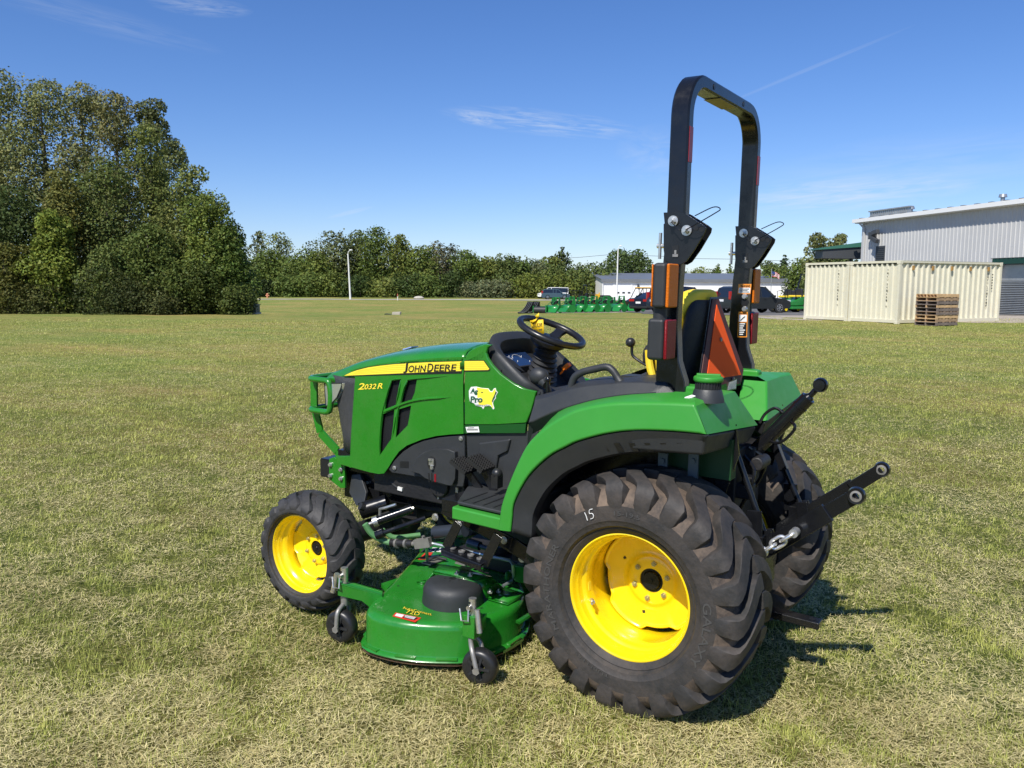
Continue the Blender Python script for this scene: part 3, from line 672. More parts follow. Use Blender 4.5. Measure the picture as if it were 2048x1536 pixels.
mb = MB()
for x, y in ((662,929),(683,939),(662,951),(683,957)): p = P(x, y, y=-.225); mb.cyl(p, p-V(0,.008,0), .0125, n=14); mb.cyl(p-V(0,.008,0), p-V(0,.016,0), .009, n=6)
part(mb, 'bolt', steel, bg_, sharp=30)
mb = MB(); a = P(641,916,y=-.21); b = P(658,958,y=-.21); mb.bb((a.x, -.21, b.z+.005), (a.x+.085, .21, a.z)); part(mb, 'weight_bracket', black, bevel=.004)
mb = MB(); mb.bb((a.x-.001, -.2105, b.z+.012), (a.x+.08, -.2, a.z-.008)); part(mb, 'bracket_recess', decalk)
# ---------------- cowl
CY = -.290
cw = [(930.5,712),(936,704),(944,698),(955,692.5),(970,688),(983,690),(975,696),(972,706),(975,716),(985,731),(1003,750),(1025,766),(1050,778),(1072,783),(1068,800),(1062,822),(1052,846),(990,849.5),(928.5,849.5),(928.3,765),(930,724)]
mb = MB(); mb.prism([P(x, y, y=CY) for x, y in cw], V(0,.02,0)); cowl = part(mb, 'cowl', green, bevel=.006, seg=3); mirror(cowl)
rows = []
for x, zt, zs in ((-1.082,1.336,1.268),(-1.02,1.350,1.292),(-.97,1.362,1.318),(-.945,1.366,1.335)):
    row = [V(x,CY,zs-.04), V(x,CY,zs-.01), V(x-.004,CY+.012,zs+.008), V(x-.012,CY+.04,zs+.022), V(x-.03,-.2,zs+.5*(zt-zs)+.01), V(x-.04,-.1,zs+.85*(zt-zs)), V(x-.045,0,zt)]
    row += [V(p.x,-p.y,p.z) for p in row[-2::-1]]; rows.append(row)
mb = MB(); mb.loft(rows); part(mb, 'cowl_top', green, solid=.006, sharp=60)
mb = MB(); decal(mb, [(929,720.5),(968,720.3),(981,738.6),(978,742.6),(929,743.4)], .0065, 0); decal(mb, [(929,722),(967,721.8),(978.5,738),(976,740),(929,740.8)], .0075, 1)
for k in range(4): decal(mb, [(929,725.5+k*3.8),(968+k*2.2,725.2+k*3.8),(968.5+k*2.2,725.9+k*3.8),(929,726.2+k*3.8)], .0082, 2, .0005)
part(mb, 'yellow_stripe', [decalk, decaly, MAT['decal_amber']], cowl)
# dealer sticker
KX = lambda pts: [(940+x/5.12, 600+y/5.12) for x, y in pts]
usa = [(60,885),(120,900),(190,905),(205,930),(225,935),(245,905),(262,900),(270,930),(285,945),(262,985),(265,1005),(240,1035),(235,1060),(250,1110),(238,1122),(215,1088),(190,1085),(150,1090),(135,1118),(120,1095),(60,1085),(45,1060),(0,1040),(-10,990),(-12,930),(10,890)]
mb = MB(); decal(mb, KX(usa), .0065, 0, .001)
yel = [(70,896),(125,905),(185,912),(202,940),(228,945),(248,915),(258,912),(262,935),(250,970),(235,1000),(222,1035),(228,1065),(236,1100),(228,1104),(212,1075),(180,1068),(140,1075),(90,1070),(75,1000)]
decal(mb, KX(yel), .0075, 1, .001); decal(mb, KX([(262,935),(275,945),(255,980),(255,1000),(235,1030),(228,1050),(222,1035),(235,1000),(250,970)]), .0082, 2, .0008)
mb.mi = 0; q = KX([(0,972),(112,972),(8,900),(112,912)]); dtext(mb, 'Ag', q[0], (q[0][0]+15,q[1][1]), q[2], (q[2][0]+15,q[3][1]), .0080, 0, bold=.14); q = KX([(2,1052),(128,1052),(8,985),(132,985)]); dtext(mb, 'Pro', *q, .0080, 0, bold=.14); q = KX([(0,972),(112,972),(8,900),(112,912)]); dtext(mb, 'Ag', q[0], (q[0][0]+15,q[1][1]), q[2], (q[2][0]+15,q[3][1]), .0085, 2, bold=.045); dtext(mb, '-', (962,785.5), (966,785.5), (962,784), (966,784), .0085, 2)
q = KX([(2,1052),(128,1052),(8,985),(132,985)]); dtext(mb, 'Pro', *q, .0085, 2, bold=.045)
q = KX([(55,1092),(205,1100),(55,1068),(205,1078)]); dtext(mb, 'agpro.com', *q, .0085, 2)
part(mb, 'dealer_sticker', [decalw, decaly, decalg], cowl)
mb = MB(); mb.prism([P(x, y, y=CY+.004) for x, y in ((928,850.5),(1052,847),(1050,866),(928,867))], V(0,.02,0)); part(mb, 'cowl_sill', mat('sill_green', (.006,.07,.010), .35), bevel=.003)
mb = MB(); decal(mb, [(931,854),(957,853),(959,864.5),(934,865)], .0062, 0)
for k in range(11): decal(mb, [(934+k*2,857.5),(935.1+k*2,857.4),(935.4+k*2,861),(934.4+k*2,861.1)], .007, 1, .0004)
decal(mb, [(936,855.3),(948,854.8),(948,855.8),(936,856.3)], .007, 1, .0004)
part(mb, 'barcode_label', [decalw, decalk])
mb = MB(); mb.bb((-1.04,-.27,1.0),(-.70,.27,1.14)); mb.bb((-1.04,-.27,1.14),(-.86,.27,1.24)); part(mb, 'cowl_core', plastd)
# ---------------- instrument pod
ring_px = [(972,706),(974,697),(981,689),(993,681.5),(1008,676),(1028,671.5)]
nrm = V(.60, 0, .80); dn = V(.80, 0, -.60)
C0 = V(-1.005, 0, 1.378)
def pod(y, t, h=0): return C0 + dn*t + V(0, y, 0) + nrm*h
outl = [(0,-.27,.03),(.0,0,0)]
def ringpts(w, t0, t1, h, n=40):
    pts = []
    for i in range(n):
        a = 2*PI*i/n; e = .62
        cx = math.copysign(abs(math.sin(a))**e, math.sin(a)); cy = math.copysign(abs(math.cos(a))**e, math.cos(a))
        ww = w*(1-.10*(cy+1)/2); pts.append(pod(-ww*cx, (t0+t1)/2-cy*(t1-t0)/2, h + (-.05*(cy+1)/2*0)))
    return pts
mb = MB(); mb.loft([ringpts(.275,.02,.45,-.05), ringpts(.282,-.005,.45,.0), ringpts(.278,-.01,.45,.020), ringpts(.264,.004,.435,.028), ringpts(.238,.045,.40,.020), ringpts(.228,.06,.39,-.01), ringpts(.225,.065,.385,-.05)], close=True)
pd = part(mb, 'dashboard_pod', plast, sharp=50)
mb = MB(); r_ = ringpts(.225,.065,.385,-.048); mb.add(r_, [tuple(range(len(r_)))], False); part(mb, 'dashboard_face', plastd, pd)
mb = MB(); q = [pod(-.175,.085,-.040), pod(.10,.085,-.040), pod(.10,.19,-.040), pod(-.12,.215,-.040), pod(-.19,.17,-.040)]; mb.prism(q, -nrm*.01); part(mb, 'instrument_display', screen, pd)
mb = MB()
for cy, ct in ((-.11,.135),(-.02,.13)): mb.tube([pod(cy+.04*math.cos(a), ct-.032*math.sin(a), -.038) for a in np.linspace(.2, 2.9, 14)], .0010, 4)
for cy, ct in ((-.15,.12),(-.08,.11),(-.05,.15),(.02,.12),(.05,.16)): mb.tube([pod(cy, ct, -.038), pod(cy+.012, ct-.01, -.038)], .0012, 4)
part(mb, 'gauge_marks', decalw, pd)
mb = MB()
for i in range(3):
    for j in range(3): c = pod(-.165+j*.022, .235+i*.022, -.036); mb.sphere(c, .0042, 8)
part(mb, 'panel_button', decalw, pd)
mb = MB(); mb.prism([pod(-.245,.16,.024), pod(-.245,.235,.024), pod(-.20,.275,.020), pod(-.20,.20,.022)], nrm*.003); part(mb, 'switch_blank', plastd, pd)
# ---------------- steering column and wheel
SC = V(-.75, 0, 1.41); tl = R(22); SA = V(math.cos(tl), 0, -math.sin(tl)); SB = V(0,1,0); SN = V(math.sin(tl), 0, math.cos(tl))
base = SC - SN*.05; foot = V(-.80, 0, 1.16)
mb = MB(); rows = []
for i in range(19):
    f = i/18; c = foot.lerp(base, f); rr = (.075-.030*f)*(1.10 if i % 2 else .92)
    rows.append([c+SA*(rr*math.cos(t)*.95)+SB*(rr*math.sin(t)*1.15) for t in np.linspace(0, 2*PI, 24, endpoint=False)])
mb.loft(rows, close=True); part(mb, 'column_boot', plastd, sharp=40)
mb = MB(); rows = []
for f, rr in ((-.01,.045),(.0,.075),(.018,.098),(.036,.100),(.046,.07),(.05,.0)):
    c = SC - SN*(.075-f); rows.append([c+SA*(rr*math.cos(t)*.85)+SB*(rr*math.sin(t)) for t in np.linspace(0, 2*PI, 28, endpoint=False)])
mb.loft(rows, close=True); part(mb, 'steering_hub', blackring, sharp=40)
mb = MB(); rw = .161
mb.tube([SC+SA*(rw*math.cos(t))+SB*(rw*math.sin(t)) for t in np.linspace(0, 2*PI, 72, endpoint=False)], .0165, 14, close=True, rs=[.0165-.0009*(k % 2) for k in range(72)])
stw = part(mb, 'steering_wheel', blackring)
mb = MB()
for a in (R(90), R(210), R(330)):
    a += R(10); d = SA*math.cos(a)+SB*math.sin(a); e = SN.cross(d); rows = []
    for f, w2, dz in ((0,.040,-.045),(.35,.030,-.036),(.7,.026,-.018),(1,.034,-.002)):
        c = SC+d*(rw*f)+SN*dz; rows.append([c-e*w2-SN*.007, c-e*w2*.8+SN*.006, c+e*w2*.8+SN*.006, c+e*w2-SN*.007])
    mb.loft(rows, close=True)
part(mb, 'spoke', blackring, stw, sharp=40)
mb = MB(); mb.cyl(P(1122,745,y=.06), P(1132,735,y=.06), .004, n=8); part(mb, 'lever_stalk', plastd)
mb = MB(); mb.cyl(P(1120,748,y=.06), P(1128,738,y=.06), .006, n=8); a = P(1127,738,y=.06); b = P(1139,728,y=.06); mb.bar(a, b, .028, .018); part(mb, 'orange_lever', orange, bevel=.004)
mb = MB(); c = P(1078,752,y=-.22); mb.sphere(c, .047, 18, (1.05,.8,.85)); mb.cyl(c+V(.02,0,-.02), c+V(.055,-.02,-.035), .028, .020); mb.sphere(c+V(.055,-.02,-.012), .017, 12)
part(mb, 'throttle_knob', plast, sharp=60)
mb = MB(); c = P(1096,768,y=-.26); mb.cyl(c+V(0,0,.03), c+V(0,0,-.05), .010, n=10); mb.sphere(c+V(0,0,.02), .014, 10); mb.tube([c+V(.01,-.01,.0), c+V(.02,-.01,-.03), c+V(.0,-.01,-.06)], .004, 6); part(mb, 'key_switch', black)
mb = MB(); a = P(1075,785,y=-.40); mb.prism([P(1073,808,y=-.40), P(1075,786,y=-.40), P(1079,779,y=-.40), P(1084,780,y=-.40), P(1089,800,y=-.40)], V(0,.008,0)); mb.cyl(P(1079,785,y=-.40)-V(0,.006,0), P(1079,785,y=-.40)+V(0,.02,0), .006); part(mb, 'hinge_bracket', plast)
# ---------------- black side panels under the hood
mb = MB(); sp = [(776,938),(788,921),(806,903),(826,890),(850,880),(880,874),(929,869.5),(929,905),(930,950),(926,973),(900,972),(875,968),(850,957),(810,950),(784,946)]
mb.prism([P(x, y, y=-.276) for x, y in sp], V(0,.02,0)); s1 = part(mb, 'engine_side_panel', plast, bevel=.006, seg=3); mirror(s1)
mb = MB(); bl = [(846,905),(862,899),(880,898),(898,899),(909,904),(911,930),(910,958),(904,971),(890,970),(868,964),(848,956),(838,948),(822,944),(826,928),(834,914)]
mb.prism([P(x, y, y=-.302) for x, y in bl], V(0,.03,0)); part(mb, 'panel_bulge', plast, s1, bevel=.012, seg=4)
mb = MB(); cc = P(863,928,y=-.302)
mb.prism([P(863+8.5*math.cos(t), 926+13.5*math.sin(t), y=-.3035) for t in np.linspace(0, 2*PI, 20, endpoint=False)], V(0,.002,0)); part(mb, 'latch_opening', decalk, s1)
mb = MB(); mb.box(P(863,924,y=-.306), (.030,.006,.034)); mb.cyl(P(864,931,y=-.31), P(864,938,y=-.31), .010, n=10); mb.cyl(P(861,917,y=-.308), P(861,921,y=-.308), .012, n=10); part(mb, 'silver_latch', steel, s1)
mb = MB()
for k, (a, b) in enumerate(((856.5,858.5),(862,864.5))): mb.prism([P(a,946,y=-.3035), P(b,946,y=-.3035), P(b+.6,964,y=-.3035), P(a+.6,964,y=-.3035)], V(0,.002,0))
mb.prism([P(800,922.5,y=-.2775), P(817,923,y=-.2775), P(817,936,y=-.2775), P(800,935,y=-.2775)], V(0,.002,0)); part(mb, 'panel_slot', decalk, s1)
mb = MB(); mb.prism([P(868.5,948,y=-.3035), P(872,948,y=-.3035), P(872,964,y=-.3035), P(868.5,964,y=-.3035)], V(0,.002,0)); part(mb, 'red_slot', redl, s1)
mb = MB()
for x, y in ((922,877),(789,936)): p = P(x, y, y=-.278); mb.cyl(p, p-V(0,.008,0), .0085, n=6); mb.cyl(p, p-V(0,.003,0), .012, n=16)
part(mb, 'panel_bolt', steel, s1, sharp=30)
mb = MB(); mb.prism([P(x, y, y=-.272) for x, y in ((932,869),(1075,862),(1080,905),(1050,975),(960,1000),(936,975))], V(0,.02,0)); s2 = part(mb, 'rear_side_panel', plast, bevel=.006, seg=3)
mb = MB(); mb.prism([P(x, y, y=-.286) for x, y in ((957,886),(1020,878),(1014,903),(996,912),(988,960),(962,945),(956,915))], V(0,.016,0)); part(mb, 'panel_relief', plast, s2, bevel=.012, seg=3)
# pedals
def pedal(c, w, l, ang, nm):
    rot = Matrix.Rotation(ang, 3, 'Y'); mb = MB(); mb.box(c, (l, w, .016), rot); nx, ny = 9, 5
    for i in range(nx):
        for j in range(ny):
            mb.box(c+rot @ V((i/(nx-1)-.5)*l*.94, (j/(ny-1)-.5)*w*.9, .011), (.008, .008, .008), rot)
    o = part(mb, nm, smooth_rub); return o
c1 = P(932,930,y=-.34); c2 = P(963,926,y=-.34)
o1 = pedal(V(c1.x, -.36, c1.z), .10, .10, R(28), 'clutch_pedal'); mb = MB(); mb.bar(V(c1.x+.01,-.36,c1.z-.01), P(960,978,y=-.34), .022, .030); part(mb, 'pedal_arm', black, o1)
o2 = pedal(V(c2.x, -.35, c2.z), .10, .10, R(28), 'brake_pedal'); mb = MB(); mb.bar(V(c2.x+.01,-.35,c2.z-.01), P(990,985,y=-.34), .022, .030); part(mb, 'pedal_arm', black, o2)
# ---------------- floor, step
mb = MB(); fp = [P(905,1008,z=.665), P(1003,1035,z=.665), P(1040,975,z=.665), P(935,975,z=.665)]
fe = [V(-.872,-.625,.662), V(-.60,-.645,.662), V(-.60,.645,.662), V(-.872,.625,.662)]
mb.prism(fe, V(0,0,-.055)); fl = part(mb, 'floor_deck', greenp, bevel=.008, seg=3)
mb = MB(); fm = [V(-.90,-.52,.668), V(-.86,-.60,.668), V(-.60,-.615,.668), V(-.45,-.60,.668), V(-.45,-.27,.668), V(-.98,-.27,.668), V(-.98,-.36,.668)]
mb.prism(fm, V(0,0,.016)); part(mb, 'floor_mat', plast, fl, bevel=.006); mb = MB()
for k in range(5): mb.bar(V(-.84+k*.055,-.59,.685), V(-.84+k*.055,-.40,.685), .010, .004)
part(mb, 'mat_rib', plastd, fl)
mb = MB(); mb.prism([V(-.62,-.55,.68), V(-.45,-.58,.68), V(-.45,-.28,.68), V(-.68,-.28,.68)], V(.02,0,.10)); mb.prism([V(-.66,-.30,.68), V(-.50,-.36,.68), V(-.42,-.36,.90), V(-.62,-.28,.95)], V(0,.05,0)); part(mb, 'transmission_cover', plast, bevel=.02, seg=3)
mb = MB(); c = P(994,962,y=-.40); mb.box(c, (.035,.045,.06)); mb.sphere(c+V(0,0,.035), .026, 12); part(mb, 'rubber_boot', smooth_rub)
mb = MB(); y0 = -.61
a, b, c_, d_ = P(917,1046,y=y0), P(892,1098,y=y0), P(968,1128,y=y0), P(997,1070,y=y0)
mb.bar(a, b+V(0,0,.005), .008, .045, (1,0,0)); mb.bar(d_, c_, .008, .045, (1,0,0)); mb.prism([b+V(-.005,-.03,0), c_+V(.005,-.03,0), c_+V(.005,.05,.0), b+V(-.005,.05,.0)], V(0,0,.008)); mb.prism([b+V(-.005,-.03,0), c_+V(.005,-.03,0), c_+V(.005,-.03,-.022), b+V(-.005,-.03,-.022)], V(0,.006,0))
sstp = part(mb, 'side_step', black, bevel=.002); mb = MB()
for k in range(4): c = b.lerp(c_, .14+.24*k)+V(0,.012,.009); mb.lathe([(.016,0),(.016,.006),(.011,.008),(.010,.0)], c, 'z', 16)
part(mb, 'step_grip_ring', dsteel, sstp)
mb = MB(); a = P(868,1030,y=-.52); b = P(1000,1075,y=-.52); mb.bar(V(-1.0,-.52,.615), V(-.62,-.52,.515), .012, .062); mb.bar(V(-.62,-.52,.515), V(-.40,-.52,.42), .012, .07); mb.bb((-1.0,-.53,.60),(-.86,-.30,.66)); mb.bar(V(-.92,-.45,.56), V(-.50,-.45,.42), .012, .06)
part(mb, 'mower_lift_arm', black, bevel=.003)
mb = MB()
for x, y in ((871,1034),(918,1049),(1008,1080)): p = P(x, y, y=-.53); mb.cyl(p, p-V(0,.012,0), .013, n=6); mb.cyl(p, p-V(0,.004,0), .018, n=16)
part(mb, 'lift_arm_bolt', steel, sharp=30)
# ---------------- chassis
mb = MB(); mb.bb((-1.96,-.175,.44),(-1.80,.175,.60)); mb.prism([V(-1.93,-.175,.60), V(-.86,-.175,.66), V(-.72,-.175,.60), V(-.72,-.175,.50), V(-1.30,-.175,.485), V(-1.90,-.175,.44)], V(0,.35,0)); rail = part(mb, 'frame_rail', black, bevel=.004)
mb = MB()
for k in range(14): t = k/13; p = V(-1.84+t*.95, -.176, .515+.045*t+.012*((k*7) % 3-1)); mb.cyl(p, p-V(0,.0015,0), .008+.003*((k*5) % 3 == 0), n=14)
part(mb, 'frame_hole', decalk, rail); mb = MB()
for x, y in ((718,978),(735,965),(806,950)): p = P(x, y, y=-.178); mb.cyl(p, p-V(0,.010,0), .010, n=6)
mb.cyl(P(876,986,y=-.22), P(876,992,y=-.22), .010, n=10); mb.cyl(P(876,992,y=-.22), P(877,998,y=-.22), .005, n=8); mb.bb(tuple(P(911,975,y=-.24)), tuple(P(917,986,y=-.235))); part(mb, 'frame_bolt', steel, rail, sharp=30)
mb = MB(); mb.tube(cat_pts([P(778,958,y=-.2), P(786,968,y=-.22), P(795,975,y=-.22), P(806,977,y=-.21), P(812,962,y=-.2)], 5), .006, 8); part(mb, 'wire_harness', plastd)
mb = MB(); mb.bar(P(797,976,y=-.22), P(806,979,y=-.22), .018, .018); part(mb, 'white_connector', white)
mb = MB(); mb.bb((-1.70,-.22,.52),(-1.10,.22,.98)); mb.cyl((-1.5,-.25,.72),(-1.5,-.2,.72), .08); mb.cyl((-1.25,-.24,.62),(-1.25,-.2,.62), .06); mb.bb((-1.60,-.16,.45),(-.9,.16,.62)); part(mb, 'engine_block', dark, bevel=.01)
mb = MB(); mb.bb((-.9,-.2,.38),(.10,.2,.75)); mb.bb((-.35,-.22,.45),(.18,.22,.95)); mb.cyl((0,-.36,.458),(0,.36,.458), .12, n=20); mb.bb((-.12,-.33,.36),(.14,.33,.60)); mb.cyl((.18,-.1,.62),(.26,-.1,.62),.07); part(mb, 'rear_axle_housing', dark, bevel=.012)
mb = MB(); mb.cyl((-1.708,-.60,.315),(-1.708,.60,.315), .055, n=18); mb.cyl((-1.708,-.52,.19),(-1.708,-.52,.43), .05, n=18); mb.cyl((-1.708,.52,.19),(-1.708,.52,.43), .05, n=18); mb.sphere((-1.708,0,.33), .13, 16); mb.bar((-1.9,0,.42),(-1.5,0,.42), .2, .12)
mb.bar((-1.70,-.55,.38),(-1.55,-.50,.33), .05, .05); mb.cyl((-1.60,-.5,.36), (-1.60,-.5,.22), .035); mb.cyl((-1.66,-.53,.23),(-1.60,-.53,.20), .05, n=14); part(mb, 'front_axle', dark, bevel=.006)
mb = MB(); mb.prism([P(703,950,y=-.20), P(720,948,y=-.20), P(732,985,y=-.24), P(728,1005,y=-.26), P(712,1012,y=-.26), P(698,985,y=-.2)], V(0,.02,0)); part(mb, 'axle_bracket', plast, bevel=.004)
mb = MB(); a, b = P(751,1043,y=-.42), P(824,1017,y=-.30); mb.cyl(a, b, .023, n=16); cyo = part(mb, 'steering_cylinder', black); mb = MB(); mb.cyl(P(728,1052,y=-.46), a, .008, n=10); d = (b-a).normalized(); mb.cyl(a-d*.012, a+d*.012, .027, n=16); mb.tube([P(760,1033,y=-.40), P(760,1018,y=-.40), P(770,1016,y=-.40), P(792,1009,y=-.38)], .008, 8); mb.cyl(P(806,1020,y=-.33), P(828,1016,y=-.30), .009, n=8); part(mb, 'cylinder_fitting', steel, cyo)
mb = MB(); mb.cyl(P(757,1069,y=-.48), P(850,1036,y=-.30), .0125, n=12); mb.cyl(P(752,1071,y=-.48), P(768,1065,y=-.46), .022, n=12); part(mb, 'tie_rod', black)
mb = MB(); mb.cyl(P(722,1022,y=-.30), P(775,1005,y=-.22), .045, n=20); part(mb, 'drive_shaft_cover', black)
mb = MB(); mb.cyl(P(720,1012,y=-.40), P(728,1015,y=-.38), .02); mb.cyl((-1.5,0,.42),(-.8,0,.45), .03); part(mb, 'drive_shaft', dark)
# ---------------- fenders
def curve(px, y, n, dens=6):
    ys = y if isinstance(y, list) else [y]*len(px)
    return resample(cat_pts([P(a[0], a[1], y=b) for a, b in zip(px, ys)], dens), n)
n = 46
Llow = curve([(1020,1063),(1023,1035),(1026,1008),(1041,975),(1062,944),(1097,912),(1128,895),(1156,882),(1214,867),(1273,861),(1346,863),(1412,869)], -.664, n)
Lcre = curve([(996,1060),(999,1035),(1003,1010),(1020,962),(1047,903),(1068,876),(1097,851),(1127,833),(1156,820),(1214,808.5),(1273,806),(1330,806.5),(1389,809)], -.650, n)
Lcre2 = [p+V(-.004,.018,.006) for p in Lcre]
top_px = [(1056,848.6),(1090,832),(1126,818),(1185,801),(1244,791),(1307,786.5),(1345,786),(1392,790)]
Ltop = curve(top_px, -.50, n)
Lin = []
for i, p in enumerate(Lcre):
    f = i/(n-1); s = float(sstep(.28, .55, f)); q = V(p.x, -.52, p.z+.0); r = resample(Ltop, n)
    g = max(0, (f-.36)/.64); rr_ = Ltop[int(round(g*(n-1)))]; Lin.append(q.lerp(rr_, s))
Lin0 = [V(p.x, -.36+.08*float(sstep(.80, .95, i/(n-1))), p.z) for i, p in enumerate(Lin)]
Lret = [p+V(0,.030,-.003) for p in Llow]
mb = MB(); mb.loft([Lret, Llow, Lcre, Lcre2, Lin, Lin0])
# rear end: bevelled box
ob, ot = Llow[-1], Lcre[-1]; it = P(1472,783,x=.236); ib = P(1517,850,x=.290); print('REAR', it, ib); ot2 = Lcre2[-1]; li = Lin[-1]
mb.loft([[ob, ob.lerp(ib,.5), ib], [ot, ot.lerp(it,.5), it]]); mb.add([ot, ot2, li, it], [(0,1,2,3)], False)
mb.add([li, Lin0[-1], it], [(0,1,2)], False); mb.add([it, ib, V(.15,ib.y,ib.z), V(.13,it.y,it.z)], [(0,1,2,3)], False); pass
fen = part(mb, 'fender', greenp, bevel=.010, merge=.003, seg=3, sharp=40)
fen.modifiers['bevel'].angle_limit = R(24)
# raised shelf that carries the fuel neck
mb = MB(); sh = [P(1308,786,y=-.54), P(1316,748,y=-.40), P(1365,762,y=-.37), P(1420,790,y=-.37), P(1470,783,y=-.44), P(1390,807,y=-.60), P(1320,803,y=-.60)]
# liner
Lw0 = [p+V(.006,.004,-.004) for p in Llow]; ctr = V(0,0,.458)
def inward(p, d, y): v = V(p.x-ctr.x, 0, p.z-ctr.z); L_ = v.length; q = ctr+v*((L_-d)/L_); return V(q.x, y, q.z)
Lw1 = [inward(p, .018, -.655) for p in Llow]; Lw2 = [inward(p, .085, -.628) for p in Llow]; Lw3 = [inward(p, .095, -.60) for p in Llow]; Lw4 = [inward(p, .03, -.36) for p in Llow]
mb = MB(); mb.loft([Lret, Lw0, Lw1, Lw2, Lw3, Lw4]); lin = part(mb, 'wheel_arch_liner', plast, solid=.006, sharp=40)
mb = MB()
for x in (1203,1232,1262,1293,1325,1358): a = P(x,890,y=-.655); mb.prism([P(x-5,886,y=-.648), P(x+6,886,y=-.648), P(x+16,903,y=-.634), P(x+4,903,y=-.634)], V(0,.012,0))
part(mb, 'liner_notch', decalk, lin)
mb = MB(); b0 = [P(1413,870,y=-.655), P(1515,851,x=.284), V(.1,-.27,1.11), V(.0,-.34,1.11), V(-.02,-.655,1.115)]
b1 = [P(1406,911,y=-.640), P(1498,885,x=.262), V(.1,-.28,1.03), V(.0,-.34,1.03), V(-.02,-.64,1.03)]
mb.loft([b0, b1], close=True); mb.add(b1, [(0,1,2,3,4)], False); mb.add(b0, [(4,3,2,1,0)], False); part(mb, 'rear_fender_tank', plast, bevel=.012, seg=3)
# inner wheel wall
mb = MB(); mb.prism([V(p.x, -.335, p.z-.01) for p in Llow]+[V(.30,-.335,1.0), V(.17,-.335,.55), V(-.2,-.335,.50), V(-.56,-.335,.60)], V(0,.012,0)); part(mb, 'inner_fender_wall', black)
for x in (1327,1388): mb = MB(); a = P(x,906,y=-.42); mb.bb((a.x-.02,-.425,a.z-.14),(a.x+.02,-.415,a.z)); mb.cyl(a+V(0,0,-.03), a+V(0,-.014,-.03), .011, n=6); mb.cyl(a+V(0,0,-.11), a+V(0,-.014,-.11), .011, n=6); part(mb, 'fender_strap', MAT.get('blue_grey_steel') or mat('blue_grey_steel', (.10,.13,.15), .4, .5))
mb = MB(); mb.bb((.02,-.36,.90),(.28,-.30,1.06)); part(mb, 'fender_support', mat('shaded_support_green', (.004,.045,.008), .5))  # shade behind the straps is put into this darker green
# black cover with grab handle
Lc0 = resample(Ltop, 24); Lc0 = [p+V(0,.0,.002) for p in resample(cat_pts([P(x, y, y=-.50) for x, y in [(1055,848.6),(1090,832),(1126,818),(1185,801),(1244,791),(1310,786)]], 6), 24)]
Lc1 = resample(cat_pts([P(x, y, y=-.47) for x, y in [(1069,800),(1092,795),(1125,783),(1160,775),(1215,768),(1270,764),(1335,768)]], 6), 24)
Lc2 = resample(cat_pts([P(x, y, y=-.42) for x, y in [(1071,792),(1100,786),(1135,772),(1165,763),(1215,759),(1262,757),(1330,756)]], 6), 24)
Lc3 = [V(p.x, -.27, p.z+.004) for p in Lc2]
Lcx = [V(p.x, -.46, p.z-.05) for p in Lc0]
mb = MB(); mb.loft([Lcx, Lc0, Lc1, Lc2, Lc3]); mb.loft([[r[0], V(r[0].x, r[0].y, r[0].z-.12)] for r in (Lc0, Lc1, Lc2, Lc3)])
e = Lc0[-1], Lc1[-1], Lc2[-1], Lc3[-1]; mb.loft([list(e), [V(p.x+.05, p.y, p.z-.05) for p in e]])
cov = part(mb, 'fender_cover', plast, bevel=.006, merge=.002, seg=3)
mb = MB(); hb = cat_pts([P(1140,785,y=-.43), P(1143,770,y=-.43), P(1150,754,y=-.43), P(1166,744,y=-.43), P(1190,738,y=-.43), P(1212,734,y=-.43), P(1224,740,y=-.43), P(1233,752,y=-.43), P(1243,768,y=-.43)], 6)
mb.tube(hb, .0155, 12, rs=[.0155+.006*max(0, abs(i/(len(hb)-1)-.5)-.40)*10 for i in range(len(hb))]); part(mb, 'grab_handle', plast, cov)
mb = MB(); mb.cyl(P(1140,789,y=-.43), P(1141,778,y=-.43), .034, .022, n=18); mb.cyl(P(1243,772,y=-.43), P(1241,762,y=-.43), .034, .022, n=18); part(mb, 'handle_foot', plast, cov)
# shelf
mb = MB(); q = [V(-.02,-.46,1.262), V(.10,-.44,1.262), V(.16,-.40,1.262), V(.16,-.34,1.262), V(-.06,-.34,1.262)]
mb.prism(q, V(0,0,-.06)); part(mb, 'fender_shelf', greenp, bevel=.012, seg=3)
sh_m = []
for o in [fen, lin, cov]+[c for c in T.children if c.name.split('.')[0] in ('rear_fender_tank','inner_fender_wall','fender_strap','fender_support','fender_shelf')]: mirror(o)
# fuel neck
fc = V(.222,-.50,0); z0 = 1.222
mb = MB(); mb.lathe([(.0,0),(.062,0),(.060,.012),(.052,.042),(.048,.048),(.0,.048)], (fc.x,fc.y,z0), 'z', 32); nk = part(mb, 'fuel_neck', plast, sharp=30)
mb = MB(); mb.lathe([(.0,.048),(.044,.048),(.046,.074),(.0,.074)], (fc.x,fc.y,z0), 'z', 32)
for k in range(26): t = 2*PI*k/26; mb.box((fc.x+(.0455)*math.cos(t), fc.y+(.0455)*math.sin(t), z0+.061), (.006,.004,.024), Matrix.Rotation(t, 3, 'Z'))
part(mb, 'ribbed_collar', plastd, nk, sharp=30)
mb = MB(); mb.lathe([(.0,.074),(.051,.074),(.055,.080),(.055,.090),(.050,.095),(.0,.097)], (fc.x,fc.y,z0), 'z', 36); mb.box((fc.x,fc.y,z0+.097), (.088,.026,.014), Matrix.Rotation(R(20), 3, 'Z')); part(mb, 'fuel_cap', greenp, nk, bevel=.003)
mb = MB(); mb.prism([P(1369,796,y=-.57), P(1384,791,y=-.55), P(1391,793,y=-.55), P(1378,798,y=-.57)], V(0,0,.003)); part(mb, 'fender_label', decalw)
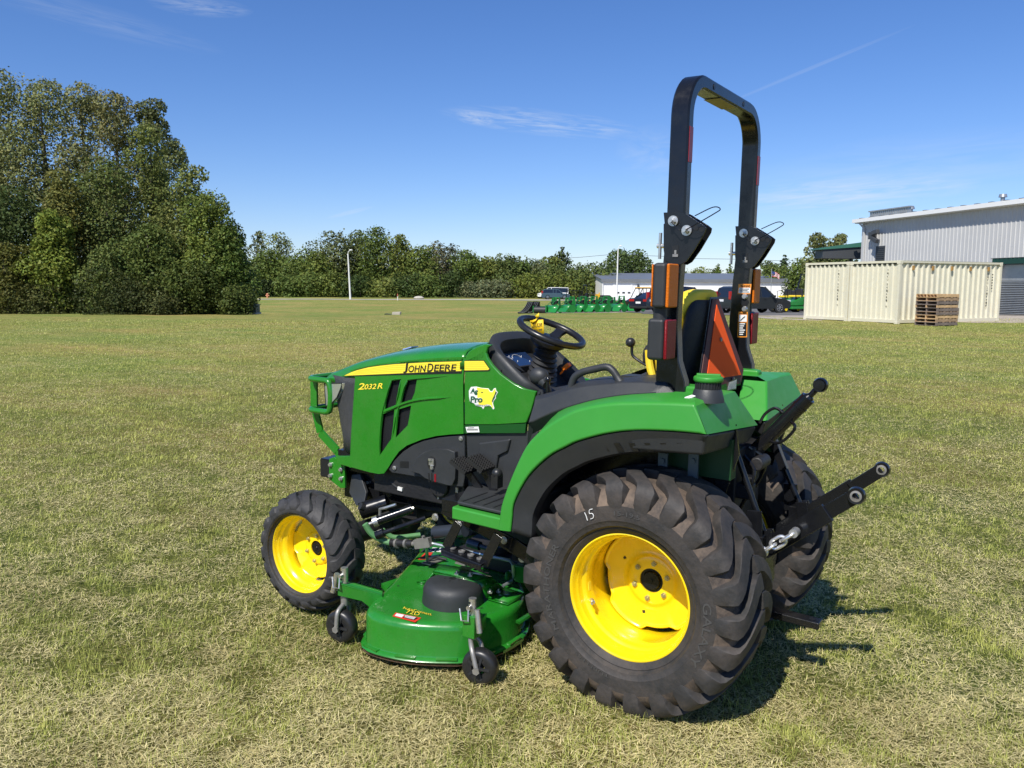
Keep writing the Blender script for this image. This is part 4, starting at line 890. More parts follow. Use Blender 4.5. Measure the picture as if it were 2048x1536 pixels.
# ---------------- roll bar
LY = .425
mb = MB(); pts = []
hoopc = []
rr_ = .145; zt = 2.455-.028; yo = LY; base_z = 1.80
prof_y = [(-yo, base_z), (-yo, zt-rr_)] + [(-yo+rr_-rr_*math.cos(a), zt-rr_+rr_*math.sin(a)) for a in np.linspace(.16, PI/2, 9)]
prof_y += [(-y, z) for y, z in prof_y[::-1]]
rows = []
cent = [(y, z) for y, z in prof_y]
m_ = len(cent)
for i, (y, z) in enumerate(cent):
    a = cent[max(0, i-1)]; b = cent[min(m_-1, i+1)]; d = V(0, b[0]-a[0], b[1]-a[1]).normalized(); nn_ = V(0, d.z, -d.y)*-1
    xo = .044+.0*z; hx, hn = .037, .026; ch = .007
    c = V(.045, y, z); ring = []
    for sx, sn in ((-hx+ch,-hn),(hx-ch,-hn),(hx,-hn+ch),(hx,hn-ch),(hx-ch,hn),(-hx+ch,hn),(-hx,hn-ch),(-hx,-hn+ch)): ring.append(c+V(sx,0,0)+nn_*sn)
    rows.append(ring)
mb.loft(rows, close=True); mb.add(rows[0], [tuple(range(8))], False); mb.add(rows[-1], [tuple(range(7,-1,-1))], False)
hoop = part(mb, 'roll_bar_hoop', black, sharp=30)
mb = MB()
for p in ((.083,-.20,zt),(.083,.17,zt)): mb.cyl(p, (p[0]+.001,p[1],p[2]), .011, n=16)
part(mb, 'hoop_hole', decalk, hoop)
mb = MB(); mb.bb((.083,-LY-.018,2.11),(.0845,-LY+.018,2.24)); mb.bb((.083,LY-.018,2.11),(.0845,LY+.018,2.24)); part(mb, 'red_reflector', reflr, hoop)
mb = MB(); mb.prism([V(.01,-.12,zt-.0275), V(.08,-.12,zt-.0275), V(.08,.10,zt-.0275), V(.01,.10,zt-.0275)], V(0,0,-.001)); lb = part(mb, 'hoop_lit_underside', mat('lit_underside_tan', (.30,.24,.10), .5), hoop)  # tan sheet: yellowish light on the crossbar's underside put in as colour
def leg(s):
    mb = MB(); y = s*LY
    rows = []
    for x, z, hx in ((.055,1.0,.055),(.05,1.28,.06),(.035,1.36,.046),(.030,1.50,.040),(.034,1.66,.038),(.042,1.80,.037)):
        rows.append([V(x-hx,y-.026,z), V(x+hx,y-.026,z), V(x+hx,y+.026,z), V(x-hx,y+.026,z)])
    mb.loft(rows, close=True); mb.add(rows[-1], [(0,1,2,3)], False); o = part(mb, 'roll_bar_leg', black, bevel=.005)
    pls = [(1327,425),(1329,447),(1327,448),(1327,500),(1330,520),(1340,527),(1362,529),(1372,523),(1390,498),(1410,464),(1412,455),(1405,449),(1370,427),(1362,424)]
    for yy in (-.034, .026):
        mb = MB(); mb.prism([V(P(a, b, y=-LY-.034).x, y+yy, P(a, b, y=-LY-.034).z) for a, b in pls], V(0,.008,0)); pp = part(mb, 'hinge_plate', black, o, bevel=.002)
    yf = y-.034-.0015
    mb = MB(); sl_ = [(1344,492),(1357,490),(1358,512),(1345,514)]; mb.prism([V(P(a, b, y=-LY-.035).x, yf, P(a, b, y=-LY-.035).z) for a, b in sl_], V(0,.0015,0))
    for a, b in ((1392,456),(1403,459)): c = P(a, b, y=-LY-.035); mb.cyl((c.x,yf,c.z), (c.x,yf+.0015,c.z), .010, n=16)
    part(mb, 'plate_slot', decalk if s < 0 else decalk, o)
    mb = MB()
    for a, b in ((1347,442),(1374,461)):
        c = P(a, b, y=-LY-.035); c = V(c.x, yf, c.z); mb.cyl(c, c-V(0,.006,0), .020, n=18); mb.cyl(c-V(0,.006,0), c-V(0,.020,0), .013, n=6); mb.cyl(c-V(0,.02,0), c-V(0,.035,0), .008, n=12)
    c = P(1323,492,y=-LY); mb.cyl((-.035,y,c.z),(.0,y,c.z), .009, n=12); mb.cyl((-.022,y-.004,c.z-.05),(-.022,y-.004,c.z+.05), .0065, n=10)
    part(mb, 'hinge_bolt', steel, o, sharp=30)
    mb = MB(); c = P(1351,511,y=-LY-.035); mb.box((c.x, yf-.0015, c.z), (.022,.003,.010)); mb.box((c.x, yf-.0015, c.z+.012), (.008,.003,.016)); part(mb, 'slot_latch', dsteel, o)
    c = P(1374,461,y=-LY-.035); b_ = V(c.x, yf-.02, c.z); a_ = P(1388,431,y=-LY); a_ = V(a_.x, y+.01, a_.z)
    mb = MB(); mb.tube(cat_pts([b_, b_+V(.05,-.02,.02), b_+V(.11,-.01,.055), b_+V(.125,.02,.075), b_+V(.09,.04,.085), a_], 6), .0022, 5); mb.tube(cat_pts([b_, b_+V(-.02,-.01,.0), b_+V(-.04,-.01,.02), V(P(1347,442,y=-LY-.035).x, yf-.03, P(1347,442,y=-LY-.035).z)], 5), .0022, 5); part(mb, 'pin_lanyard', black, o)
    # lamps
    sg = s
    for z0_, z1_, lm, nm, dep in ((1.563,1.732,amber,'amber_lamp',.052),(1.368,1.525,redl,'tail_lamp',.066)):
        ya, yb = sorted((s*.472, s*.575)); x1 = .066
        mb = MB(); mb.bb((x1-dep, ya, z0_), (x1, yb, z1_)); la = part(mb, nm, plast, bevel=.014, seg=3)
        mb = MB(); mb.bb((x1+.0005, ya+.004, z0_+.003), (x1+.013, yb-.004, z1_-.003)); ln = part(mb, 'lens', lm, la, bevel=.008, seg=3)
        if lm is amber:
            mb = MB(); mb.bb((x1-dep-.007, ya+.006, z0_+.006), (x1-dep-.0005, yb-.006, z1_-.006)); part(mb, 'front_lens', lm, la, bevel=.006)
        mb = MB(); mb.bb((.03, min(s*.45, s*.5), (z0_+z1_)/2-.02), (.06, max(s*.45, s*.5), (z0_+z1_)/2+.02)); part(mb, 'lamp_arm', plastd, la)
    mb = MB(); mb.cyl((.03,s*.525,1.52),(.03,s*.525,1.565), .026, n=16); part(mb, 'lamp_joint', plast)
    return o
lg1 = leg(-1); lg2 = leg(1)
# warning labels on far leg (they face left)
mb = MB(); yf = LY-.026-.0012
def lp(px, py, d=0): return P(px, py, y=yf-d)
def lab(pts, m, d): mb.mi = m; mb.prism([lp(x, y, d) for x, y in pts], V(0,.0008,0))
lab([(1477,568),(1503,568),(1501,588),(1475.5,588)], 0, 0); lab([(1478,575.5),(1501,575.5),(1500,586),(1477,586)], 1, .001)
lab([(1477,623.5),(1495.5,624),(1494,674.5),(1474.5,674.5)], 0, 0); lab([(1478.3,629.5),(1493.8,629.5),(1493.3,643.5),(1477.6,643.5)], 1, .001); lab([(1478,645),(1493.3,645),(1492.5,672.5),(1476.5,672.5)], 2, .001)
mb.mi = 1
for k in range(6): lab([(1478.6,646.6+k*4.2),(1490-(k % 3)*2,646.6+k*4.2),(1490-(k % 3)*2,648.6+k*4.2),(1478.5,648.6+k*4.2)], 1, .002)
for k in range(3): lab([(1479,577.5+k*2.9),(1498-(k % 2)*3,577.5+k*2.9),(1498-(k % 2)*3,578.6+k*2.9),(1479,578.6+k*2.9)], 2, .002)
mb.mi = 2
for (q0, q1) in (((1481,574.6),(1500,569.8)), ((1480,628.6),(1494,625))):
    text_on(mb, 'WARNING', lambda u, v, a=q0, b=q1: lp(a[0]+(b[0]-a[0])*u, a[1]+(b[1]-a[1])*v, .002), bold=.02)
mb.tube([lp(1481,641,.002), lp(1486,636,.002), lp(1490,633,.002)], .002, 5)
part(mb, 'warning_label', [decalo, decalw, decalk], lg2)
mb = MB()
for y_ in (593,618): c = lp(1489.5,y_); mb.cyl(c, c-V(0,.012,0), .014, .010, n=14)
part(mb, 'leg_bolt', steel, lg2, sharp=30); mb = MB()
for x, y_, r in ((1490,605,.019),(1492,554,.010)): c = lp(x, y_); mb.cyl(c, c-V(0,.001,0), r, n=18)
part(mb, 'leg_hole', decalk, lg2)
# ---------------- seat
mb = MB(); rows = []
for i, (z, xr, xf, hw) in enumerate(((1.20,.02,-.06,.21),(1.30,.035,-.045,.235),(1.42,.045,-.03,.232),(1.52,.045,-.015,.21),(1.565,.040,-.01,.18),(1.590,.030,.0,.14),(1.598,.02,.005,.08))):
    row = []
    for k in range(20):
        t = 2*PI*k/20; cx, cy = math.cos(t), math.sin(t); e = .7
        row.append(V((xr+xf)/2+(xr-xf)/2*math.copysign(abs(cx)**e, cx)+.05*(cy*cy)*-1*0, hw*math.copysign(abs(cy)**e, cy), z))
    rows.append(row)
mb.loft(rows, close=True); mb.add(rows[-1], [tuple(range(20))], True); part(mb, 'seat_back_shell', seatk, sharp=60, subs=1)
mb = MB(); rows = []
for z, x0_, th, hw in ((1.18,-.13,.05,.20),(1.28,-.105,.065,.240),(1.42,-.080,.070,.245),(1.52,-.058,.068,.230),(1.585,-.032,.062,.195),(1.625,-.010,.05,.135),(1.632,-.005,.03,.06)):
    row = []
    for k in range(20):
        t = 2*PI*k/20; cx, cy = math.cos(t), math.sin(t); row.append(V(x0_+th*math.copysign(abs(cx)**.7, cx), hw*math.copysign(abs(cy)**.7, cy), z))
    rows.append(row)
mb.loft(rows, close=True); mb.add(rows[-1], [tuple(range(20))], True); part(mb, 'seat_cushion_back', seaty, sharp=60, subs=1)
mb = MB(); mb.bb((-.52,-.24,1.10),(-.06,.24,1.19)); part(mb, 'seat_cushion', seaty, bevel=.035, seg=4)
mb = MB(); mb.bb((-.45,-.20,.95),(.0,.20,1.10)); part(mb, 'seat_base', dark, bevel=.01)
mb = MB(); c = P(1303,725,y=-.27); mb.tube(cat_pts([P(1297,700,y=-.28), P(1299,728,y=-.28), P(1305,755,y=-.28)], 5), .016, 8); part(mb, 'seat_side_trim', seaty)
mb = MB(); mb.sphere((P(1297,712,y=-.24)), .05, 12, (.5,.5,1)); part(mb, 'armrest_pivot', seatk)
mb = MB(); mb.tube(cat_pts([P(1264,690,y=-.26), P(1264,706,y=-.26), P(1268,714,y=-.26), P(1283,725,y=-.26), P(1298,735,y=-.26), P(1300,752,y=-.26)], 5), .0065, 8); lv = part(mb, 'control_lever', black)
mb = MB(); mb.sphere(P(1261,685,y=-.26), .021, 14); part(mb, 'lever_knob', smooth_rub, lv)
mb = MB(); mb.cyl(P(1268,762,y=-.30), P(1296,750,y=-.30), .014, n=10); mb.bb((-.2,-.36,1.255),(-.02,-.28,1.275)); part(mb, 'control_console', plast)
# slow moving vehicle emblem
def sm(y, z, d=0): f = (z-1.22)/.38; c = y*.76; return V(.116-.06*f+c*math.sin(R(8.5))+d, c*math.cos(R(8.5))-d*.15, z)
mb = MB()
def smp(pts, m, d, th): mb.mi = m; mb.prism([sm(y, z, d) for y, z in pts], V(th,0,0))
smp([(-.045,1.600),(.045,1.600),(.262,1.275),(.205,1.212),(-.205,1.212),(-.262,1.275)], 0, -.006, .004)
smp([(-.034,1.593),(.034,1.593),(.252,1.277),(.200,1.220),(-.200,1.220),(-.252,1.277)], 1, -.001, .003)
smp([(0,1.568),(.205,1.258),(-.205,1.258)], 2, .003, .002)
mb.mi = 3
for y_, z_ in ((.0,1.42),(.10,1.245)): c = sm(y_, z_, .005); mb.cyl(c, c+V(.006,0,0), .009, n=10)
part(mb, 'slow_vehicle_emblem', [black, smvr, smvo, dsteel])
mb = MB(); mb.bb((.09,-.06,1.10),(.12,.10,1.23)); part(mb, 'emblem_bracket', black)
mb = MB(); q = quad_fn(P(1453,782,x=.16), P(1472,779,x=.16), P(1457,764,x=.16), P(1474,756,x=.16)); mb.mi = 0; mb.prism([q(0,0), q(1,0), q(1,1), q(0,1)], V(.001,0,0)); mb.mi = 1
for k in range(7): mb.prism([q(.08+k*.13,.1)+V(.0015,0,0), q(.14+k*.13,.1)+V(.0015,0,0), q(.14+k*.13,.9)+V(.0015,0,0), q(.08+k*.13,.9)+V(.0015,0,0)], V(.0005,0,0))
part(mb, 'serial_label', [decalk, decalw])
# ---------------- three point hitch
mb = MB(); a, b = P(1500,912,y=0), P(1617,795,y=0); mb.cyl(a, b, .030, n=20); d = (b-a).normalized(); mb.cyl(b-d*.055, b-d*.045, .0325, n=20); tlk = part(mb, 'top_link', black, sharp=30)
mb = MB(); e = P(1641,770,y=0); mb.cyl(b, b+d*.01, .022, .016); mb.cyl(b, e-d*.02, .012, .012, n=12); mb.lathe([(.012,-.012),(.027,-.014),(.031,0),(.027,.014),(.012,.012)], e, 'y', 20); mb.cyl(e-V(0,.028,0), e+V(0,.028,0), .013, n=14); mb.cyl(e+d*.0-V(0,.03,0), e-V(0,.02,0), .022, n=14)
f_ = P(1490,925,y=0); mb.cyl(f_, a, .018, .028, n=14); part(mb, 'top_link_ball', black, tlk, sharp=40)
mb = MB(); mb.tube(cat_pts([P(1519,846,y=.02), P(1530,828,y=.03), P(1546,817,y=.04), P(1556,818,y=.04), P(1566,826,y=.03)], 6), .0065, 8); mb.tube(cat_pts([P(1578,840,y=-.01), P(1589,850,y=-.04), P(1587,862,y=-.045), P(1570,879,y=-.045), P(1555,886,y=-.04), P(1540,882,y=-.02)], 6), .0065, 8); part(mb, 'top_link_handle', black, tlk)
mb = MB(); c = P(1533,835,y=.30); mb.lathe([(.0,-.03),(.03,-.03),(.045,-.01),(.045,.01),(.05,.02),(.05,.06)], V(.18,.26,1.12), 'x', 20); mb.lathe([(.0,.075),(.02,.075),(.03,.06),(.034,.05)], V(.18,.26,1.12), 'x', 20); part(mb, 'work_lamp', blackring, sharp=30)
mb = MB(); mb.bb((.08,-.17,.55),(.24,.17,.98)); mb.bb((.18,-.05,.86),(.28,.05,.98)); mb.cyl((.2,-.22,.95),(.2,.22,.95), .035, n=14); mb.cyl((.30,-.10,.92),(.30,.02,.92), .03, n=12); mb.bb((.2,-.16,.78),(.30,-.08,.84)); part(mb, 'rear_casting', dark, bevel=.008)
mb = MB(); mb.tube(cat_pts([(.25,-.10,.95),(.30,-.12,.90),(.29,-.14,.82),(.26,-.15,.74)], 6), .008, 8); mb.tube(cat_pts([(.25,-.05,.98),(.31,-.02,.93),(.30,-.02,.85),(.26,-.05,.78)], 6), .008, 8); mb.cyl((.26,-.13,.86),(.30,-.13,.86), .022, n=12); part(mb, 'hydraulic_line', black)
mb = MB(); mb.cyl((.20,-.26,.47),(.42,-.26,.55), .055, n=18); mb.cyl((.20,0,.50),(.36,0,.50), .075, n=20); part(mb, 'pto_shield', black, sharp=30)
AY = .2664
pin_, tip = P(1530,1100,y=-AY), P(1712,991,y=-AY)
for s in (-1, 1):
    y = s*AY; base_ = V(.14, s*.20, .40); t_ = V(tip.x+(.09 if s > 0 else 0), y, tip.z+(.09 if s > 0 else 0)); t_ = V(.725, y, .892)
    k0 = P(1580,1062,y=-AY); dd = (t_-base_).normalized(); 
    mb = MB(); mid = t_-dd*.13; mb.bar(base_, mid+V(0,0,0), .016, .072); mb.bar(mid-dd*.02+V(0,-s*.009,0), t_+V(0,-s*.009,0), .014, .055); ar = part(mb, 'lower_link', black, bevel=.003)
    mb = MB(); mb.lathe([(.014,-.014),(.030,-.016),(.034,0),(.030,.016),(.014,.014)], t_, 'y', 24); part(mb, 'link_ball', black, ar, sharp=50)
    mb = MB(); mb.lathe([(.0135,-.019),(.021,-.018),(.021,.018),(.0135,.019),(.0135,-.019)], t_, 'y', 24); part(mb, 'ball_insert', dsteel, ar, sharp=40)
    # lift rod
    lt = V(.245, s*.235, 1.02) if s < 0 else V(.23, .235, 1.06); lb_ = base_+dd*.33+V(0,0,.03) if s < 0 else base_+dd*.36+V(0,0,.03)
    mb = MB(); mb.cyl(lt, lb_+V(0,0,.02), .0125, n=12); 
    if s > 0: mb.bar(lt.lerp(lb_,.1), lt.lerp(lb_,.55), .034, .034)
    mb.bar(V(lb_.x,lb_.y-.016,lb_.z+.05), V(lb_.x+.02,lb_.y-.016,lb_.z-.04), .008, .05); mb.bar(V(lb_.x,lb_.y+.016,lb_.z+.05), V(lb_.x+.02,lb_.y+.016,lb_.z-.04), .008, .05)
    part(mb, 'lift_rod', black, bevel=.002)
    mb = MB(); mb.bar(V(.08,s*.2,.97), lt+V(.01,0,0), .03, .05); part(mb, 'lift_arm', black, bevel=.004)
    mb = MB(); mb.bb((.36,y-.035,.60),(.40,y+.035,.68)); mb.bar(V(.37,y-.03,.66), V(.36,y-.03,.78), .008, .06, (1,0,0)); part(mb, 'sway_bracket', black, ar, bevel=.002)
    # stabiliser chain
    a0 = P(1588,1066,y=-AY-.03); a1 = P(1521,1106,y=-AY-.05)
    if s > 0: a0 = V(a0.x, -a0.y, a0.z); a1 = V(a1.x, -a1.y, a1.z)
    a1b = V(.16, s*.30, .42); dc = (a1-a0).normalized(); mb = MB(); nlk = 6
    for k in range(nlk):
        c = a0+dc*(.028+k*.044); rot = k % 2; sd = dc.cross(V(0,1,0)).normalized() if rot else V(0,1,0); oval = []
        for q in range(18):
            t = 2*PI*q/18; lx = math.cos(t); ly = math.sin(t); oval.append(c+dc*(.020*lx+.012*(1 if lx > 0 else -1))+sd*(.0175*ly))
        mb.tube(oval, .0068, 8, close=True)
    mb.cyl(a0-V(0,.012,0), a0+V(0,.03*-1*s*0+.03,0), .017, n=12); part(mb, 'stabiliser_chain', chain_m)
mb = MB(); a, b = V(.10,0,.268), P(1640,1246,y=0); mb.bar(V(.10,0,.275), V(.575,0,.262), .065, .030); db = part(mb, 'drawbar', black, bevel=.004); mb = MB(); mb.cyl((.54,0,.279),(.54,0,.2785), .014, n=16); part(mb, 'drawbar_hole', decalk, db)
# ---------------- lower details
mb = MB(); mb.bb((-.42,-.34,.36),(-.20,-.22,.50)); mb.bar(V(-.75,-.30,.40), V(-.25,-.30,.36), .02, .09); mb.bar(V(-.70,.30,.40), V(-.25,.30,.36), .02, .09); part(mb, 'underframe', dark)
# ---------------- price tag on the steering wheel
TG = root('price_tag', 'yellow card tag with handwriting tied on the tractor steering wheel', 'tag', (-.86, -.02, 1.43))
mb = MB(); q = [P(1060,641,y=-.02), P(1086,639,y=-.02), P(1088,667,y=-.02), P(1080,671,y=-.02), P(1064,660,y=-.02)]; mb.prism(q, V(.0006,.0012,0))
mb.loft([[P(1060,643,y=-.025), P(1066,640,y=-.022), P(1070,639,y=-.018), P(1078,631,y=-.02)], [P(1065,645,y=-.03), P(1071,642,y=-.03), P(1075,637,y=-.028), P(1077,627,y=-.025)]]); mb.add([P(1070,632,y=-.03), P(1078,625.5,y=-.03), P(1078,634,y=-.03), P(1074,637,y=-.028)], [(0,1,2,3)])
tc_ = mb.build('card', tagm, TG, solid=.0005)
mb = MB(); f = lambda u, v, y0: P(1064+20*u, y0+(-1.5)*u-8*v, y=-.0225)
text_on(mb, '2032R', lambda u, v: f(u, v, 655), shear=.2, res=2); text_on(mb, '$21,999', lambda u, v: P(1068+16*u, 665-2*u-6*v, y=-.0225), shear=.2, res=2)
mb.build('handwriting', decalk, TG)
# ============================================================ THE MOWER DECK
D = root('mower_deck', 'green steel mower deck with caster wheels hanging under the tractor between its wheels', 'mower deck', (-.95, 0, 0))
half = [(-1.46,-.02),(-1.43,-.20),(-1.355,-.42),(-1.27,-.655),(-1.215,-.80),(-1.14,-.895),(-1.02,-.950),(-.87,-.962),(-.73,-.925),(-.61,-.84),(-.53,-.71),(-.49,-.55),(-.50,-.40),(-.55,-.28),(-.58,-.02)]
zt = .215
half = [(q.x, q.y) for q in [P(a, b, z=.205) for a, b in ((852,1086),(838,1103),(806,1140),(775,1175),(748,1199),(732,1220),(745,1234),(797,1247),(842,1252),(887,1254),(932,1253),(977,1241),(1022,1223),(1044,1204),(1051,1186),(1044,1166),(1033,1157))]]
half = [(half[0][0]-.02, -.02)]+half+[(half[-1][0]-.06, -.15), (half[-1][0]-.08, -.02)]
print('HALF', [tuple(round(a,3) for a in q) for q in half])
def outline(off, z, n=56):
    h = cat_pts([V(x, y, 0) for x, y in half], 5); h = resample(h, n); full = h+[V(p.x, -p.y, 0) for p in h[::-1]]; m = len(full); out = []
    for i, p in enumerate(full):
        d = (full[(i+1) % m]-full[i-1]).normalized(); nn2 = V(d.y, -d.x, 0)
        out.append(V(p.x+nn2.x*-off, p.y+nn2.y*-off, z))
    return out
o0 = outline(0, 0); c0 = sum(o0, V(0,0,0))/len(o0)
sg = 1 if (outline(.01, 0)[30]-c0).length > (o0[30]-c0).length else -1
rws = [outline(sg*a, b) for a, b in ((-.05,zt+.0),(-.028,zt),(-.012,zt-.006),(-.003,zt-.018),(0,zt-.034),(.0,.075),(.003,.068),(.018,.064),(.024,.056),(.018,.048),(.004,.044))]
mb = MB(); mb.loft(rws, close=True); mb.add(rws[0], [tuple(range(len(rws[0])))], False)
shell = mb.build('deck_shell', greend, D, sharp=40)
mb = MB(); mb.loft([outline(sg*.0225, .0465), outline(sg*.020, .040), outline(sg*.006, .039)], close=True); mb.build('worn_lower_edge', rust, shell)
mb = MB(); sc_ = [P(906,1186,z=.262)]
cc = P(906,1184,z=.255); cc = V(cc.x, cc.y, 0); print('SP', cc)
mb.lathe([(.139,zt+.0),(.139,zt+.012),(.135,zt+.035),(.135,zt+.060),(.122,zt+.085),(.095,zt+.096),(.04,zt+.099),(.0,zt+.099)], (cc.x,cc.y,0), 'z', 44); sp_ = mb.build('spindle_cover', plast, D, sharp=60)
mb = MB(); mb.cyl((cc.x-.01,cc.y+.01,zt+.0975),(cc.x-.01,cc.y+.01,zt+.1005), .016, n=16)
for t in range(5): a = t*1.25; mb.cyl((cc.x-.01+.035*math.cos(a),cc.y+.01+.035*math.sin(a),zt+.0975),(cc.x-.01+.035*math.cos(a),cc.y+.01+.035*math.sin(a),zt+.1002), .004, n=8)
mb.build('cover_hole', decalk, sp_)
mb = MB(); mb.lathe([(.139,zt+.0),(.139,zt+.012),(.135,zt+.035),(.135,zt+.060),(.122,zt+.085),(.095,zt+.096),(.04,zt+.099),(.0,zt+.099)], (cc.x,-cc.y,0), 'z', 44); mb.build('spindle_cover', plast, D, sharp=60)
mb = MB(); mb.lathe([(.14,zt+.0),(.14,zt+.10),(.0,zt+.11)], (-1.05,0,0), 'z', 40); mb.bb((-1.2,-.16,zt),(-.8,.16,zt+.07)); mb.build('gearbox_tower', dark, D, bevel=.006)
QX = lambda x, y, z: P(640+x/4.452, 1060+y/4.452, z=z)
# raised bridge plate over the cover
mb = MB(); zp = .315
top_ = [QX(1005,378,zp), QX(1400,462,zp), QX(1470,520,zp), QX(1600,500,zp), QX(1555,420,zp), QX(1430,360,zp), QX(1130,290,zp)]
mb.prism([QX(1005,378,zp), QX(1400,460,zp), QX(1455,440,zp), QX(1535,425,zp), QX(1200,330,zp), QX(1060,320,zp)], V(0,0,.006))
mb.add([QX(1400,460,zp), QX(1455,440,zp), QX(1535,425,zp), QX(1640,520,zt+.014), QX(1560,560,zt+.014), QX(1490,610,zt+.014)], [(0,1,4,5),(1,2,3,4)], False)
mb.add([QX(1005,378,zp), QX(1060,320,zp), QX(985,470,zt+.01), QX(918,482,zt+.01)], [(0,1,2,3)], False)
mb.prism([QX(1490,610,zt+.010), QX(1672,660,zt+.010), QX(1820,573,zt+.010), QX(1640,518,zt+.010)], V(0,0,.006)); mb.prism([QX(862,470,zt+.006), QX(905,482,zt+.006), QX(985,470,zt+.006), QX(940,455,zt+.006)], V(0,0,.006))
mb.build('bridge_plate', greend, D, solid=.006)
mb = MB()
for x, y, z in ((1218,396,zp+.006),(1338,410,zp+.006),(1515,560,zt+.05),(1590,556,zt+.018),(1467,480,zt+.07)): c = QX(x, y, z); mb.cyl(c, c+V(0,0,.008), .012, n=6); mb.cyl(c+V(0,0,.008), c+V(0,0,.018), .006, n=8)
mb.build('deck_bolt', steel, D, sharp=30); mb = MB()
for x, y in ((1272,372),(1390,352),(1478,383)): c = QX(x, y, zp+.0065); mb.cyl(c, c+V(0,0,.0006), .014, n=14)
for x, y in ((697,498),(1438,695)): c = QX(x, y, zt+.0005); mb.cyl(c, c+V(0,0,.0006), .006, n=10)
mb.build('deck_hole', decalk, D)
# clamp plates, lift wire
mb = MB(); mb.prism([QX(903,300,zt+.004), QX(985,318,zt+.004), QX(1130,262,zt+.004), QX(1050,240,zt+.004)], V(0,0,.006)); mb.prism([QX(1200,298,zt+.03), QX(1300,325,zt+.03), QX(1345,300,zt+.03), QX(1240,280,zt+.03)], V(0,0,.006)); mb.build('clamp_plate', dsteel, D)
mb = MB(); mb.tube(cat_pts([QX(965,262,zt+.02), QX(1000,252,zt+.025), QX(1040,243,zt+.025), QX(1125,262,zt+.015)], 5), .007, 7); mb.build('cable', plastd, D)
mb = MB(); wz = .40
wp = [QX(955,272,zt+.02), QX(948,150,.36), QX(956,115,.375), QX(1000,120,.375), QX(1500,232,.375), QX(1690,270,.375), QX(1718,300,.365), QX(1725,430,zt+.04), QX(1710,455,zt+.03), QX(1628,500,zt+.02)]
mb.tube(wp, .0085, 10); mb.build('lift_wire', mat('bright_rod', (.50,.55,.56), .3, .8), D)
mb = MB(); mb.tube(cat_pts([QX(1662,440,zt+.02), QX(1665,390,zt+.045), QX(1690,378,zt+.045), QX(1700,400,zt+.02)], 4), .010, 8); mb.prism([QX(545,475,zt-.01), QX(700,425,zt-.01), QX(600,520,zt-.01), QX(582,515,zt-.01)], V(0,0,-.02)); mb.prism([QX(1742,805,.15), QX(1925,697,.17), QX(1930,715,.16), QX(1775,818,.14)], V(0,0,-.012)); mb.prism([QX(1632,1078,.085), QX(1815,960,.085), QX(1790,985,.08)], V(0,0,-.012)); mb.build('deck_lug', greend, D)
mb = MB()
for k in range(9): t = 20+k*4; p = outline(sg*.012, .068)[t]; q_ = outline(sg*.012, .068)[t+2]; mb.bar(p, q_, .022, .006)
mb.build('rim_tab', greend, D)
# stickers on the deck
mb = MB(); zs = zt+.0012
def dk(x, y, d=0): return QX(x, y, zs+d)
mb.mi = 0; mb.prism([dk(645,768), dk(672,735), dk(902,783), dk(848,822)], V(0,0,.0006)); mb.mi = 1; mb.prism([dk(665,762,.001), dk(683,742,.001), dk(752,756,.001), dk(728,778,.001)], V(0,0,.0005)); mb.mi = 2; mb.prism([dk(740,780,.001), dk(758,757,.001), dk(875,783,.001), dk(838,803,.001)], V(0,0,.0005)); mb.mi = 1
for k in range(4): mb.prism([dk(752+k*1,776-k*5,.002), dk(752+k*3,774-k*5,.002), dk(838+k*5,792-k*5,.002), dk(836+k*5,795-k*5,.002)], V(0,0,.0003))
mb.mi = 0; mb.prism([dk(873,262), dk(938,200), dk(1005,200), dk(975,245), dk(940,265)], V(0,0,.0006)); mb.mi = 2; mb.prism([dk(890,258,.001), dk(940,215,.001), dk(975,225,.001), dk(930,262,.001)], V(0,0,.0005))
mb.mi = 1; mb.prism([dk(970,190), dk(1005,155), dk(1045,158), dk(1015,196)], V(0,0,.0008)); mb.prism([dk(1035,193), dk(1068,158), dk(1112,160), dk(1085,198)], V(0,0,.0008)); mb.mi = 2; mb.prism([dk(985,185,.001), dk(1000,168,.001), dk(1025,172,.001), dk(1010,188,.001)], V(0,0,.0005))
mb.build('deck_decal', [decalr, decalw, decalk], shell)
for bold, m_2, d2, nm in ((.06, decalk, .001, 'deck_lettering_outline'), (0, decaly, .0018, 'deck_lettering')):  # black printed outline first, yellow letters on top
    mb = MB(); text_on(mb, 'AutoConnect', lambda u, v: QX(738+u*255-12*(1-v)*-1*0-14*(1-v)*0, 700+u*62-22*v+10*math.sin(u*PI)*-1*0, zs+d2), bold=bold, res=2); text_on(mb, '72D', lambda u, v: QX(762+u*118+v*14, 738+u*26-30*v, zs+d2), bold=bold, res=2); mb.build(nm, m_2, shell)
